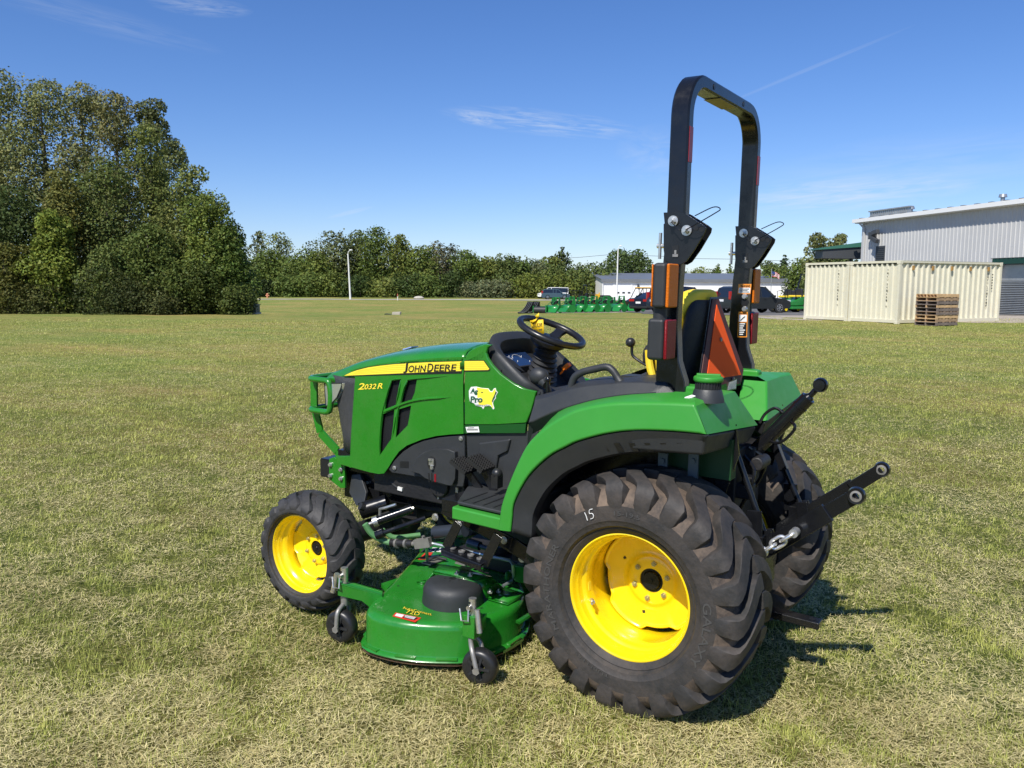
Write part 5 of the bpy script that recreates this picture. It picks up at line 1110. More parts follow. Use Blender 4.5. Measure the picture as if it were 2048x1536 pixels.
# caster wheels
def caster(ctr, ax, stem, nm='caster_wheel'):
    d = V(math.cos(ax), math.sin(ax), 0); sd = V(-d.y, d.x, 0)        # sd: axle direction
    mb = MB(); r = .077; hw = .030; rows = []
    for rr, oo in ((.026,-hw*.5),(.030,-hw*.92),(.046,-hw),(.056,-hw*1.02),(.067,-hw*.92),(.0745,-hw*.62),(.077,-hw*.2),(.077,hw*.2),(.0745,hw*.62),(.067,hw*.92),(.056,hw*1.02),(.046,hw),(.030,hw*.92),(.026,hw*.5),(.026,-hw*.5)):
        rows.append([ctr+sd*oo+d*(rr*math.cos(t))+V(0,0,rr*math.sin(t)) for t in np.linspace(0, 2*PI, 36, endpoint=False)])
    mb.loft(rows, close=True); o = mb.build(nm, smooth_rub, D, sharp=50)
    mb = MB()
    for t in range(5): a = t*2*PI/5; mb.bar(ctr-sd*hw*.95, ctr-sd*hw*.95+d*(.05*math.cos(a))+V(0,0,.05*math.sin(a)), .010, .008, tuple(sd))
    mb.cyl(ctr-sd*.033, ctr+sd*.033, .015, n=12); mb.build('wheel_spoke', plastd, o)
    tp = V(stem.x, stem.y, .185); mb = MB()
    for s in (-1, 1): mb.tube(cat_pts([tp, tp+sd*(s*.018)+V(0,0,-.006), ctr+sd*(s*.044)+V(0,0,.075)+(tp-V(ctr.x,ctr.y,tp.z))*.55, ctr+sd*(s*.046)+V(0,0,.03)+(tp-V(ctr.x,ctr.y,tp.z))*.2, ctr+sd*(s*.044)], 6), .0105, 10)
    mb.cyl(ctr-sd*.055, ctr+sd*.055, .009, n=10); mb.cyl(ctr-sd*.056, ctr-sd*.05, .016, n=6); mb.cyl(tp-V(0,0,.008), V(stem.x,stem.y,.285), .017, n=16); mb.build('caster_fork', dsteel, o, sharp=40)
    mb = MB(); mb.cyl((stem.x,stem.y,.285),(stem.x,stem.y,.352), .0165, n=16); mb.cyl((stem.x,stem.y,.318),(stem.x+.001,stem.y-.034,.318), .010); mb.build('height_spindle', steel, o, sharp=40)
    mb = MB()
    for k in range(3): mb.cyl((stem.x-.003,stem.y-.0166,.300+k*.018),(stem.x-.003,stem.y-.0172,.300+k*.018), .005, n=10)
    mb.build('spindle_hole', decalk, o)
    return o
s1_ = P(689,1172,z=.265); s2_ = P(945,1232,z=.275)
c1_ = P(684,1251,z=.085); c2_ = P(961,1332,z=.082)
caster(c1_, R(10), V(s1_.x,s1_.y,0)); caster(c2_, R(14), V(s2_.x,s2_.y,0))
print('CASTERS', s1_, c1_, s2_, c2_)
for st_, tgt in ((s1_, V(-1.19,-.72,.205)), (s2_, V(-.72,-.72,.20))):
    mb = MB(); a = V(st_.x, st_.y, .262); b = tgt
    if st_ is s1_:
        dr = (b-a).normalized(); sd = V(-dr.y, dr.x, 0)
        mb.prism([a-dr*.03-sd*.028+V(0,0,.02), b-sd*.028+V(0,0,.02), b+sd*.028+V(0,0,.02), a-dr*.03+sd*.028+V(0,0,.02)], V(0,0,-.006))
        for s in (-1,1): mb.prism([a-dr*.03+sd*.028*s+V(0,0,.02), b+sd*.028*s+V(0,0,.02), b+sd*.028*s+V(0,0,-.10), b-dr*.07+sd*.028*s+V(0,0,-.05), a+dr*.08+sd*.028*s+V(0,0,-.035), a-dr*.03+sd*.028*s+V(0,0,-.04)], sd*.005)
    else:
        mb.bb((a.x-.03,a.y-.03,.19),(a.x+.03,a.y+.03,.285)); mb.bar(V(a.x,a.y,.225), V(-.68,-.68,.215), .07, .06)
    mb.build('caster_arm', greend, D, bevel=.003)
for st_, o2_ in ((s1_, V(-.045,0,0)), (s2_, V(.03,-.01,0))):
    mb = MB(); a = V(st_.x, st_.y, .315)+o2_
    mb.cyl(a+V(0,0,-.002), a+o2_*.6+V(0,0,-.095), .0125, .0125, n=14)
    mb.tube([V(st_.x,st_.y-.03,.315), V(st_.x+.01,st_.y-.045,.27), V(st_.x-.02,st_.y-.05,.268), V(st_.x-.04,st_.y-.035,.31)], .004, 7); mb.build('locking_pin', steel, D)
# hoses and drive parts in front of the deck
mb = MB(); mb.tube(cat_pts([P(730,1048,y=-.50), P(742,1066,y=-.48), P(762,1079,y=-.45), P(785,1086,y=-.43), P(800,1088,y=-.42)], 6), .016, 10); mb.tube(cat_pts([P(765,1060,y=-.30), P(775,1068,y=-.28), P(792,1075,y=-.25), P(840,1070,y=-.15)], 6), .014, 10); mb.build('lift_link', hoseg, D)
mb = MB(); mb.cyl(P(782,1085.5,y=-.43), P(825,1088,y=-.41), .020, n=14); mb.build('link_sleeve', smooth_rub, D)
mb = MB(); mb.cyl(P(792,1087,y=-.43), P(796,1087,y=-.43), .0235, n=14); mb.cyl(P(811,1087.5,y=-.42), P(815,1087.5,y=-.42), .0235, n=14); mb.cyl(P(822,1088,y=-.41), P(834,1087,y=-.41), .013); mb.bar(P(831,1088,y=-.41), P(861,1084,y=-.40), .03, .045); mb.tube([P(846,1079,y=-.41), P(845,1073,y=-.41), P(849,1072,y=-.41)], .005, 6); mb.build('link_coupler', dsteel, D)
mb = MB(); mb.cyl(P(937,1085,y=-.30), P(960,1092,y=-.30), .022, n=12); mb.cyl(P(870,1065,y=-.1), P(930,1060,y=-.1), .035, n=16); mb.cyl(P(960,1092,y=-.30), P(975,1097,y=-.30), .012, n=12); mb.build('drive_coupling', mat('blue_grey_coupling', (.04,.05,.07), .4, .3), D)
mb = MB(); c = P(1048,1115,y=-.42); mb.cyl(c, c-V(0,.02,0), .018, n=16); mb.cyl(P(975,1096,y=-.30), P(990,1098,y=-.30), .010); mb.build('coupling_pin', steel, D, sharp=30)
mb = MB(); mb.bb((-.56,-.42,.22),(-.42,.42,.34)); mb.bb((-.75,-.30,.25),(-.5,-.10,.33)); mb.build('deck_rear_frame', greend, D, bevel=.006)
# ============================================================ THE PLACE BEHIND
def at_world(name, label, cat, u, v, rz=0, group=None, dz=0):      # thing standing on the ground; rz measured from the camera's right-hand direction
    x, y = uv2w(u, v); return thing(name, label, cat, (x, y, gz(x, y)+dz), CT['yaw']+rz, group)
def hpx(py, d): return CW.z+(HOR-py)/F_PX*d          # world height seen at row py, distance d
def upx(px, d): return (px-1024)/F_PX*d
def strip(name, ua, ub, fv, bv, m, dz, nu=120, nv=24):
    us = np.linspace(ua, ub, nu); co = []; fs = []
    for j in range(nv):
        for u in us:
            v = fv(u)*(1-j/(nv-1))+bv(u)*j/(nv-1); x, y = uv2w(u, v); co.append((x, y, gz(x, y)+dz))
    for j in range(nv-1):
        for i in range(nu-1): fs.append((j*nu+i, j*nu+i+1, (j+1)*nu+i+1, (j+1)*nu+i))
    me = bpy.data.meshes.new(name); me.from_pydata(co, [], fs); me.materials.append(m); o = bpy.data.objects.new(name, me); COL.link(o); o['kind'] = 'structure'; return o
asph = mat('asphalt', (.13,.125,.12), .9, var=.25, vscale=1.5, bump=.5, bscale=30); gravel = mat('gravel', (.36,.31,.25), .95, var=.45, vscale=9, bump=1, bscale=14); conc = mat('concrete', (.42,.39,.33), .9, var=.15, vscale=2)
jit = lambda u, a, s: a*(math.sin(u*s)+.6*math.sin(u*s*2.3+1)+.4*math.sin(u*s*5.1+2))
strip('gravel_strip', 12.2, 60, lambda u: (38.6-(u-12)*.34 if u < 22 else 34.9)+jit(u,.25,.9), lambda u: 47.5+jit(u,.2,1.3), gravel, .012)
strip('parking_lot', 8.5, 75, lambda u: 46.2+jit(u,.12,1.1), lambda u: 92, asph, .024)
strip('road', -75, 22, lambda u: 126.5, lambda u: 133.5, conc, .03); strip('building_apron', 10, 75, lambda u: 138, lambda u: 160, conc, .03)
strip('tiller_pad', 2.2, 9.6, lambda u: 62.6+jit(u,.2,2), lambda u: 78, gravel, .012)
# ---------------- trees
def leaf_mat():
    m = bpy.data.materials.new('leaf'); m.use_nodes = True; n = m.node_tree.nodes; l = m.node_tree.links; b = n['Principled BSDF']
    a = n.new('ShaderNodeAttribute'); a.attribute_name = 'tint'; l.new(a.outputs['Color'], b.inputs['Base Color']); b.inputs['Roughness'].default_value = .5; b.inputs['Specular IOR Level'].default_value = .12
    t = n.new('ShaderNodeBsdfTranslucent'); l.new(a.outputs['Color'], t.inputs['Color']); x = n.new('ShaderNodeMixShader'); x.inputs[0].default_value = .22
    l.new(b.outputs[0], x.inputs[1]); l.new(t.outputs[0], x.inputs[2]); l.new(x.outputs[0], n['Material Output'].inputs['Surface']); return m
LEAF = leaf_mat(); bark = mat('bark', (.10,.085,.065), .9, var=.3, bump=.6, bscale=8)
def crown_mesh(lobes, nleaf, size, col, seed, spread=.35):
    r = np.random.default_rng(seed); L = np.array([(*c, *rd) for c, rd in lobes]); vol = (L[:,3]*L[:,4]*L[:,5])**(2/3); k = r.choice(len(L), nleaf, p=vol/vol.sum())
    d = r.normal(size=(nleaf, 3)); d /= np.linalg.norm(d, axis=1)[:, None]; rad = 1-np.abs(r.normal(0, .22, nleaf)); rad = np.where(r.random(nleaf) < .12, rad*r.uniform(1, 1.22, nleaf), rad)
    # clumping: leaves gather round twig ends
    tw = 16; td = r.normal(size=(len(L), tw, 3)); td /= np.linalg.norm(td, axis=2)[:, :, None]; pick = td[k, r.integers(0, tw, nleaf)]; mixk = r.random(nleaf)[:, None] < .72
    dd = pick+d*spread; dd /= np.linalg.norm(dd, axis=1)[:, None]; d = np.where(mixk, dd, d)
    p = L[k, :3]+d*L[k, 3:]*rad[:, None]; p[:, 2] = np.maximum(p[:, 2], .08)
    nrm = d*.7+r.normal(size=(nleaf, 3))*.65+np.array([0, 0, .35]); nrm /= np.linalg.norm(nrm, axis=1)[:, None]
    a = np.cross(nrm, r.normal(size=(nleaf, 3))); a /= np.linalg.norm(a, axis=1)[:, None]; b = np.cross(nrm, a)
    s = size*r.uniform(.5, 1.25, nleaf)[:, None]; co = np.stack([p-a*s*.5, p+b*s*.32+nrm*s*.08, p+a*s*.5, p-b*s*.32+nrm*s*.08], 1).reshape(-1, 3)
    c = np.array(col)[None]*(.82+.36*r.random((nleaf, 1)))*np.array([1, 1, 1])+0; hue = r.random((nleaf, 1)); c = c*(1+np.array([.35, .08, -.1])*(hue-.45)); lob = r.uniform(.82, 1.2, len(L))[k][:, None]; c = np.clip(c*lob, .004, 1)
    cl = np.repeat(np.concatenate([c, np.ones((nleaf, 1))], 1), 4, axis=0)
    me = bpy.data.meshes.new('crown'); me.vertices.add(nleaf*4); me.vertices.foreach_set('co', co.ravel().astype(np.float32)); me.loops.add(nleaf*4); me.loops.foreach_set('vertex_index', np.arange(nleaf*4, dtype=np.int32))
    me.polygons.add(nleaf); me.polygons.foreach_set('loop_start', (np.arange(nleaf)*4).astype(np.int32)); ca = me.color_attributes.new('tint', 'FLOAT_COLOR', 'POINT'); ca.data.foreach_set('color', cl.ravel().astype(np.float32)); me.update(); me.validate(); me.materials.append(LEAF); return me
tree_seed = [100]
def tree(px, py, wpx, d, label, name='broadleaf_tree', col=(.060,.085,.022), nleaf=2500, size=.4, low=.1, shape='round', group=None, open_=0, depth=1.0, by=None):
    tree_seed[0] += 1; sd = tree_seed[0]; r = random.Random(sd); u = upx(px, d); t = at_world(name, label, 'tree' if 'shrub' not in name else 'shrub', u, d, r.uniform(0, 6.28), group)
    h = hpx(py, d)-t.location.z; w = wpx/F_PX*d/2; lobes = []; nl = max(7, int(9+h*.9)) if shape != 'cone' else 12
    for i in range(nl):
        f = (i+.5)/nl; z = h*(low+(1-low)*f)
        if shape == 'round': prof = math.sin(PI*min(1, .18+.80*f))**.6
        elif shape == 'full': prof = max(.25, 1-max(0, (f-.3)/.78)**2)**.5
        elif shape == 'tall': prof = .70+.30*math.sin(PI*min(1, f*.9)) if f < .9 else .72
        else: prof = max(.08, 1-f)
        a = r.uniform(0, 6.28); off = w*prof*r.uniform(.15, .62); rr = w*prof*r.uniform(.42, .66)+.06*w
        rz = min(rr*r.uniform(.8, 1.2), h-z+.02) if shape != 'tall' else max(.35, min(rr*1.3, h-z+.02))
        rz = rr*r.uniform(.75, 1.1); z = max(rz*.6, min(z, h-rz*(1 if f > .85 else r.uniform(1, 1.5)))) if shape != 'cone' else z; lobes.append(((off*math.cos(a), off*math.sin(a)*depth, z), (rr, rr*depth, rz)))
    if shape != 'tall': lobes.append(((0, 0, h*(low+1)/2), (w*.62, w*.62*depth, h*(1-low)*.42)))
    me = crown_mesh(lobes, nleaf, size, col, sd, .30 if open_ else .45); o = bpy.data.objects.new('crown', me); COL.link(o); o.parent = t
    mb = MB(); tr = max(.04, h*.016); mb.tube([V(0,0,-.2), V(r.uniform(-.1,.1),0,h*.3), V(r.uniform(-.2,.2),r.uniform(-.2,.2),h*.62), V(0,0,h*.9)], tr, 7, rs=[tr*1.3, tr, tr*.6, tr*.15])
    for c, rd in lobes[:8]: z0 = max(h*.1, c[2]*.6); mb.tube([V(0,0,z0), V(c[0]*.5, c[1]*.5, (z0+c[2])/2+.1), V(*c)], tr*.3, 5, rs=[tr*.45, tr*.3, tr*.1])
    mb.build('trunk', bark, t); return t
gl = 'trees of the grove at the left edge'
for i, (px, py, w, d, lab, nm, col, nlf, sz, low, shp) in enumerate((
    (-70,170,150,64,'tall cottonwood cut by the left edge of the photo, behind the dark shrubs','cottonwood_tree',(.105,.120,.060),9000,.26,.15,'tall'),
    (22,160,125,63,'tallest cottonwood of the grove, its airy top nearest the left edge','cottonwood_tree',(.105,.120,.062),10000,.26,.15,'tall'),
    (108,172,118,62,'cottonwood with a broad rounded grey green top, second from the left edge','cottonwood_tree',(.110,.125,.065),10000,.26,.15,'tall'),
    (186,186,105,63,'middle cottonwood of the row of tall tops, with pale shimmering leaves','cottonwood_tree',(.115,.125,.070),9500,.26,.15,'tall'),
    (252,202,100,61,'cottonwood with brownish seed clusters, second from the right of the tall tops','cottonwood_tree',(.112,.115,.062),9500,.26,.15,'tall'),
    (333,214,76,62,'rightmost tall cottonwood, its steep edge against the blue sky','cottonwood_tree',(.085,.100,.050),9000,.26,.15,'tall'),
    (40,380,170,54,'dark leafy tree below the tall cottonwoods at the left edge','broadleaf_tree',(.035,.052,.020),9000,.26,.02,'full'),
    (318,262,112,56,'slender olive tree rising in front of the rightmost cottonwoods','broadleaf_tree',(.085,.105,.036),10500,.22,.03,'full'),
    (225,320,190,54,'wide olive green tree in the middle of the grove','broadleaf_tree',(.070,.092,.034),11500,.23,.03,'full'),
    (140,345,120,52,'reddish brown tinted tree in front of the cottonwoods','broadleaf_tree',(.085,.090,.032),8000,.22,.05,'full'),
    (388,335,112,53,'tree with feathery branch tips reaching out against the sky','broadleaf_tree',(.095,.115,.045),8500,.24,.02,'full'),
    (432,388,140,51,'bushy sumac like tree at the right end of the grove','broadleaf_tree',(.080,.108,.030),10000,.22,.0,'full'),
    (466,448,100,50.5,'low dark green tree, last of the grove before the open lawn','broadleaf_tree',(.055,.085,.024),7500,.22,.0,'full'),
    (120,425,110,49.6,'bright yellow green young maple at the front of the grove','maple_tree',(.092,.120,.028),7000,.24,.02,'full'),
    (300,450,150,50,'dense mid green tree at the front middle of the grove','broadleaf_tree',(.058,.080,.026),9500,.22,.0,'full'),
    (215,500,120,49.4,'low spreading tree with pale leaf tips at the lawn edge','broadleaf_tree',(.072,.095,.036),7000,.20,.0,'full'),
    (20,485,110,49.2,'olive bush standing at the left edge of the lawn','tall_shrub',(.065,.070,.022),5500,.20,.0,'full'),
    (395,520,110,49.2,'dark bush at the foot of the sumac like tree','tall_shrub',(.045,.062,.020),5500,.20,.0,'full'),
    (85,560,120,48.9,'low brownish shrub under the yellow green maple','low_shrub',(.050,.058,.024),4500,.18,.0,'full'),
    (255,575,160,48.8,'long low shrub in the dark foot of the grove','low_shrub',(.036,.046,.020),5500,.18,.0,'full'),
    (345,585,120,48.6,'low weedy shrub with twigs at the middle right foot of the grove','low_shrub',(.050,.060,.026),4500,.18,.0,'full'),
    (455,565,110,49.2,'rounded dark shrub beside the green transformer box','low_shrub',(.045,.062,.020),4500,.18,.0,'full'))):
    tree(px, py, w*(1.3 if d > 58 else 1.12), d, lab, nm, [col[0]*1.75, col[1]*1.68, col[2]*1.25], int(nlf*1.7), sz*.84, low, shp, gl if 'tree' in nm else 'shrubs at the foot of the grove')
G1, G2, G3, GY_, DK = (.062,.088,.026), (.080,.105,.030), (.095,.115,.035), (.080,.095,.055), (.035,.055,.020)
gf = 'trees of the far treeline'
far = [(520,463,26,165,'thin sparse tree top rising just right of the grove',GY_,'tall',900),(562,465,44,160,'open pale crown standing above the low trees, left of the first lamp pole',(.11,.13,.055),'tall',1100),
 (545,500,70,158,'round tree behind the small orange marker',G1,'full',2300),(600,497,80,156,'broad tree between the pale open crown and the first lamp pole',G1,'full',2600),(640,503,70,154,'mid green tree just left of the first lamp pole',G2,'full',2400),
 (672,464,85,158,'high olive tree left of the first lamp pole',(.075,.09,.045),'round',2800),(715,462,80,160,'high domed tree right behind the first lamp pole',(.065,.085,.035),'round',2800),(762,456,92,156,'highest domed tree of the treeline, above the drain inlet',G1,'round',3200),
 (806,470,60,153,'yellowish shoulder tree right of the highest dome',G3,'round',2200),(842,492,60,152,'tree in the dip right of the yellowish one',G2,'full',2100),(868,482,56,160,'half bare grey brown tree with twiggy top',(.075,.075,.052),'round',1300),
 (900,488,46,160,'thin twiggy dark tree top beside the half bare one',(.05,.055,.040),'tall',900),(938,500,66,155,'round dark green tree right of the twiggy tops',G1,'round',2400),(975,512,54,154,'yellow tinged tree with a small crown',G3,'round',1900),
 (1012,508,56,152,'upright dark green tree with pointed top left of the steering wheel',(.06,.08,.03),'full',2200),(1045,522,44,152,'small rounded tree above the grey willows',G1,'full',1600),(1075,522,44,170,'low grey green tree behind the olive thicket',GY_,'full',1300),
 (1122,494,56,185,'tall dark cone shaped tree left of the white shed',(.05,.07,.03),'cone',2600),(1098,512,40,183,'lighter tree leaning against the dark cone shaped one',G3,'full',1500),(1165,530,44,195,'low tree just left of the white shed roof',(.06,.08,.035),'full',1500),(1195,527,50,200,'rounded dark tree above the left end of the shed roof',(.045,.065,.03),'full',1700),
 (1240,498,62,200,'left half of the big dark double crown behind the second lamp pole',(.05,.075,.03),'full',2600),(1270,499,56,202,'right half of the big dark double crown behind the shed roof',(.055,.08,.032),'full',2600),(1312,528,56,205,'dark tree behind the roof, left of the roll bar',(.05,.07,.03),'full',1700),
 (1345,530,60,208,'tree behind the shed roof hidden partly by the amber lamp',(.05,.07,.03),'full',1500),(1400,532,60,210,'low hedge like tree between the roll bar legs, left part',(.09,.11,.03),'full',1500),(1431,526,30,205,'left pointed young spruce between the roll bar legs',(.07,.10,.028),'cone',1100),(1455,526,30,205,'right pointed young spruce between the roll bar legs',(.07,.10,.028),'cone',1100),
 (1480,533,50,208,'low rounded tree next to the young spruces',(.075,.10,.035),'full',1300),(1528,520,40,190,'dark tree just right of the roll bar',(.05,.07,.03),'full',1500),(1563,508,36,175,'dark pointed cedar left of the container',(.035,.055,.03),'cone',1500),
 (1545,525,50,165,'green tree under the pointed cedar',(.07,.095,.03),'full',1500),(1600,512,60,150,'broad green tree above the left container',G1,'full',2200),(1640,508,60,140,'green tree behind the carport roof',(.055,.075,.03),'full',2200),
 (1626,466,40,120,'left of two airy cottonwood tops above the carport',(.10,.115,.06),'tall',1500),(1668,466,38,122,'right of two airy cottonwood tops above the carport',(.10,.115,.06),'tall',1500),(1690,510,60,118,'dark tree beneath the carport roof edge',(.05,.07,.03),'full',1800)]
for px, py, w, d, lab, c, shp, nlf in far: tree(px, py, w*1.45, d, lab, 'pine_tree' if shp == 'cone' and 'cedar' not in lab else 'cedar_tree' if 'cedar' in lab else 'broadleaf_tree', [c[0]*1.75, c[1]*1.7, c[2]*1.3], int(nlf*2.1), .50 if d < 170 else .6, .02, shp, gf)
rw = random.Random(5); lb = []
for k in range(75): f = k/74; px = 495+f*700; lb.append(((upx(px, 178), rw.uniform(-4, 4), rw.uniform(2, 4.5)), (4.5, 3.5, rw.uniform(2.5, 4.2))))
me = crown_mesh(lb, 42000, .62, (.115,.150,.042), 77); o = bpy.data.objects.new('far_woods', me); COL.link(o); x, y = uv2w(0, 178); o.location = (x, y, gz(x, y)); o.rotation_euler = (0, 0, CT['yaw']); tag(o, 'dense green woods closing the gaps behind the far treeline', 'woods', kind='stuff')
bush = [(530,560,50,'dark rounded bush at the left end of the treeline',(.02,.032,.014)),(575,548,60,'leafy bush right of the orange marker',G1),(625,545,56,'mid green bush left of the first lamp pole',G1),(668,540,56,'bush just left of the first lamp pole',G2),(722,548,60,'dark bush just right of the first lamp pole',DK),  # bush right of the pole has the darker leaf colour
 (768,552,64,'wide yellow green bush behind the marker post',G3),(815,545,60,'dark bush right of the marker post',DK),(862,548,60,'bush above the stone on the far verge',G1),(905,540,60,'dark green bush right of the stone',DK),(940,562,50,'grey green willow bush, left one',(.085,.10,.06)),(975,558,54,'grey green willow bush, middle one',(.09,.105,.065)),(1010,560,54,'grey green willow bush, right one',(.085,.10,.062)),
 (1045,546,60,'olive thicket above the parked white van, left part',(.085,.105,.025)),(1085,538,66,'olive thicket above the parked white van, tall middle part',(.080,.10,.025)),(1122,545,60,'olive thicket between the van and the white shed',(.075,.095,.025)),(1152,556,40,'end of the olive thicket against the shed wall',(.07,.09,.025)),(745,575,40,'small weedy bush low under the highest dome',G1),(795,575,44,'small weedy bush low at the treeline foot',G1),(1060,572,60,'low bush at the foot of the olive thicket',G3)]
for px, py, w, lab, c in bush: tree(px, py, w*1.35, 146, lab, 'shrub', [c[0]*1.7, c[1]*1.65, c[2]*1.3], 2400, .42, .0, 'full', 'bushes in front of the far treeline')
# ---------------- buildings
whitew = mat('white_siding', (.78,.78,.76), .5, var=.04, vscale=.5, dust=.08); greyroof = mat('grey_roof', (.17,.18,.19), .45, .2, var=.08, vscale=.4); greyw = mat('grey_siding', (.50,.50,.49), .45, var=.05, vscale=.5, dust=.10); trimw = mat('white_trim', (.78,.78,.76), .45)
doorw = mat('white_door', (.72,.73,.74), .5); glassd = mat('dark_window', (.02,.025,.03), .1, coat=.5); darkv = mat('dark_grey_metal', (.07,.075,.08), .5, .3); groof = mat('green_fascia', (.04,.14,.10), .45); galv = mat('galvanised_sheet', (.42,.43,.43), .35, .6, var=.1, vscale=3)
d0 = 160; B = at_world('white_shed', 'long low white metal shed with grey roof and one white door, behind the cars', 'shed', upx(1203, d0), d0)
eh = hpx(557.5, d0)-B.location.z; Lb = 46; Wd = 44; rh = hpx(547, d0+Wd/2)-B.location.z
mb = MB(); mb.prism([V(0,0,-1), V(0,0,eh), V(0,Wd/2,rh), V(0,Wd,eh), V(0,Wd,-1)], V(.2,0,0)); mb.bb((0.2,0,-1),(Lb,.2,eh)); mb.bb((Lb,0,-1),(Lb+.2,Wd,eh)); mb.build('wall', whitew, B)
mb = MB()
for k in range(140): mb.bb((.35+k*.32,-.03,0),(.40+k*.32,0,eh))
o = mb.build('siding_rib', whitew, B); tag(o, kind='stuff')
mb = MB(); mb.prism([V(-.3,-.4,eh-.02), V(-.3,Wd/2,rh+.12), V(-.3,Wd/2,rh-.08), V(-.3,-.4,eh-.2)], V(Lb+.6,0,0)); mb.prism([V(-.3,Wd+.4,eh-.02), V(-.3,Wd/2,rh+.12), V(-.3,Wd/2,rh-.08), V(-.3,Wd+.4,eh-.2)], V(Lb+.6,0,0)); mb.bb((-.3,-.5,eh-.55),(Lb+.3,-.4,eh-.02)); mb.build('roof', greyroof, B)
mb = MB(); xa, xb = upx(1228,d0)-upx(1203,d0), upx(1259,d0)-upx(1203,d0); zt_ = hpx(563,d0)-B.location.z; mb.bb((xa-.35,-.10,0),(xa,-.01,zt_+.3)); mb.bb((xb,-.10,0),(xb+.35,-.01,zt_+.3)); mb.bb((xa,-.10,zt_),(xb,-.01,zt_+.3)); mb.build('door_frame', trimw, B)
mb = MB(); mb.bb((xa,-.06,0),(xb,-.005,zt_)); dr = mb.build('door', doorw, B)
for k in range(3): mb = MB(); x = xa+.35+k*1.05; mb.bb((x,-.09,1.25),(x+.5,-.062,1.55)); mb.build('door_window', glassd, dr)
mb = MB(); mb.bb((-.02,-.04,0),(.12,-.24,eh-.4)); mb.build('downpipe', trimw, B); mb = MB(); x = upx(1272,d0)-upx(1203,d0); mb.bb((x,-.4,eh-1.5),(x+.35,-.03,eh-1.0)); mb.build('wall_lamp', darkv, B)
# big grey building
dc = 62; cu, cv = upx(1713, dc), dc; du, dv = 3.4, -14.7; Lw = math.hypot(du, dv); ang = math.atan2(dv, du)
Bg = at_world('warehouse', 'large grey ribbed metal warehouse behind the cream containers at the right edge', 'warehouse', cu, cv, ang)   # local x runs along the wall toward the camera, y into the building
top = hpx(447, dc)-Bg.location.z; LL = 30; zb_ = hpx(513, 48.5)-Bg.location.z
xo = 12.4
mb = MB(); mb.bb((0,0,-.5),(xo,.25,top)); mb.bb((xo,0,zb_),(LL,.25,top)); mb.bb((0,.25,-.5),(.25,24,top)); mb.bb((LL-.25,.25,-.5),(LL,24,top)); mb.build('wall', greyw, Bg)
mb = MB()
for k in range(int(LL/.32)):
    x = .15+k*.32; z0 = 0 if x < xo-.1 else zb_; mb.prism([V(x,0,z0), V(x+.02,-.035,z0), V(x+.075,-.035,z0), V(x+.095,0,z0)], V(0,0,top-z0-.02))
o = mb.build('siding_rib', greyw, Bg); tag(o, kind='stuff')
mb = MB(); mb.bb((-.45,-.55,top+.02),(LL+.3,-.30,top+.28)); mb.bb((-.45,-.30,top-.02),(LL+.3,.3,top+.06)); mb.build('eave_gutter', trimw, Bg)
mb = MB(); mb.prism([V(-.4,-.3,top+.10), V(-.4,12,top+1.3), V(-.4,24.3,top+.1)], V(LL+.7,0,0)); rf = mb.build('roof', greyroof, Bg)
mb = MB()
for k in range(26): mb.bb((.2+k*1.1,-.45,top+.28),(.5+k*1.1,.3,top+.33))
mb.build('roof_seam', darkv, rf)
for x in (11.6, 3.6): mb = MB(); mb.cyl((x,1.2,top+.2),(x,1.2,top+.75),.12,n=12); mb.cyl((x,1.2,top+.72),(x,1.2,top+.9),.24,.20,n=14); mb.build('roof_vent', galv, rf)
mb = MB(); mb.bb((-.02,.6,top+.25),(.12,3,top+.80)); mb.bb((.12,.6,top+.25),(4.2,.75,top+.80))
for k in range(17): mb.bb((.3+k*.22,.57,top+.3),(.38+k*.22,.6,top+.78))
mb.bb((-.1,.5,top+.80),(4.3,.85,top+.88)); mb.build('parapet', galv, Bg)
mb = MB(); mb.bb((.30,-.16,.3),(.46,-.04,top-.35)); mb.bar(V(.38,-.1,top-.4), V(.2,-.4,top-.02), .12,.12); mb.build('downpipe', greyw, Bg)
mb = MB(); mb.bb((1.75,-.06,top-3.1),(2.75,-.037,top-1.75)); 
for k in range(9): mb.bb((1.80,-.10,top-3.05+k*.145),(2.70,-.06,top-2.99+k*.145))
mb.build('louvre_vent', darkv, Bg)
mb = MB(); mb.bb((1.3,-.42,top-1.25),(1.75,-.05,top-.75)); mb.bar(V(1.85,-.45,top-.85), V(2.5,-.5,top-.75), .25,.28); mb.bar(V(1.85,-.45,top-1.2), V(2.45,-.5,top-1.45), .25,.28); mb.build('flood_lamp', darkv, Bg, bevel=.02)
mb = MB(); mb.bb((xo,.02,zb_-.35),(LL-.5,.3,zb_-.02)); mb.build('door_lintel', mat('dark_green_trim', (.01,.05,.035), .5), Bg)
mb = MB(); nn = 22; zz0 = zb_-.4
mb.bb((xo,.5,zz0-.9),(LL-.5,.6,zz0)); zl_ = zz0-.9; st = zl_/nn
for k in range(nn): z = k*st; mb.prism([V(xo,.60,z), V(xo,.42,z+st*.25), V(xo,.42,z+st*.75), V(xo,.60,z+st)], V(LL-.5-xo,0,0))
mb.build('ribbed_door', galv, Bg)
C2 = at_world('carport', 'green edged flat carport roof sticking out left of the grey warehouse', 'carport', upx(1638, 64), 64, 0)
zc_ = hpx(515, 64)-C2.location.z; zt_ = hpx(499, 64)-C2.location.z
mb = MB(); mb.prism([V(0,0,zc_), V(.0,0,zt_), V(3.3,0,zt_+.25), V(3.3,0,zc_-.05)], V(0,1.6,0)); mb.build('canopy', darkv, C2)
mb = MB(); mb.prism([V(-.35,-.12,zt_), V(-.35,-.12,zt_+.12), V(3.3,-.12,zt_+.62), V(3.3,-.12,zt_+.25)], V(0,1.8,0)); mb.build('fascia', groof, C2)
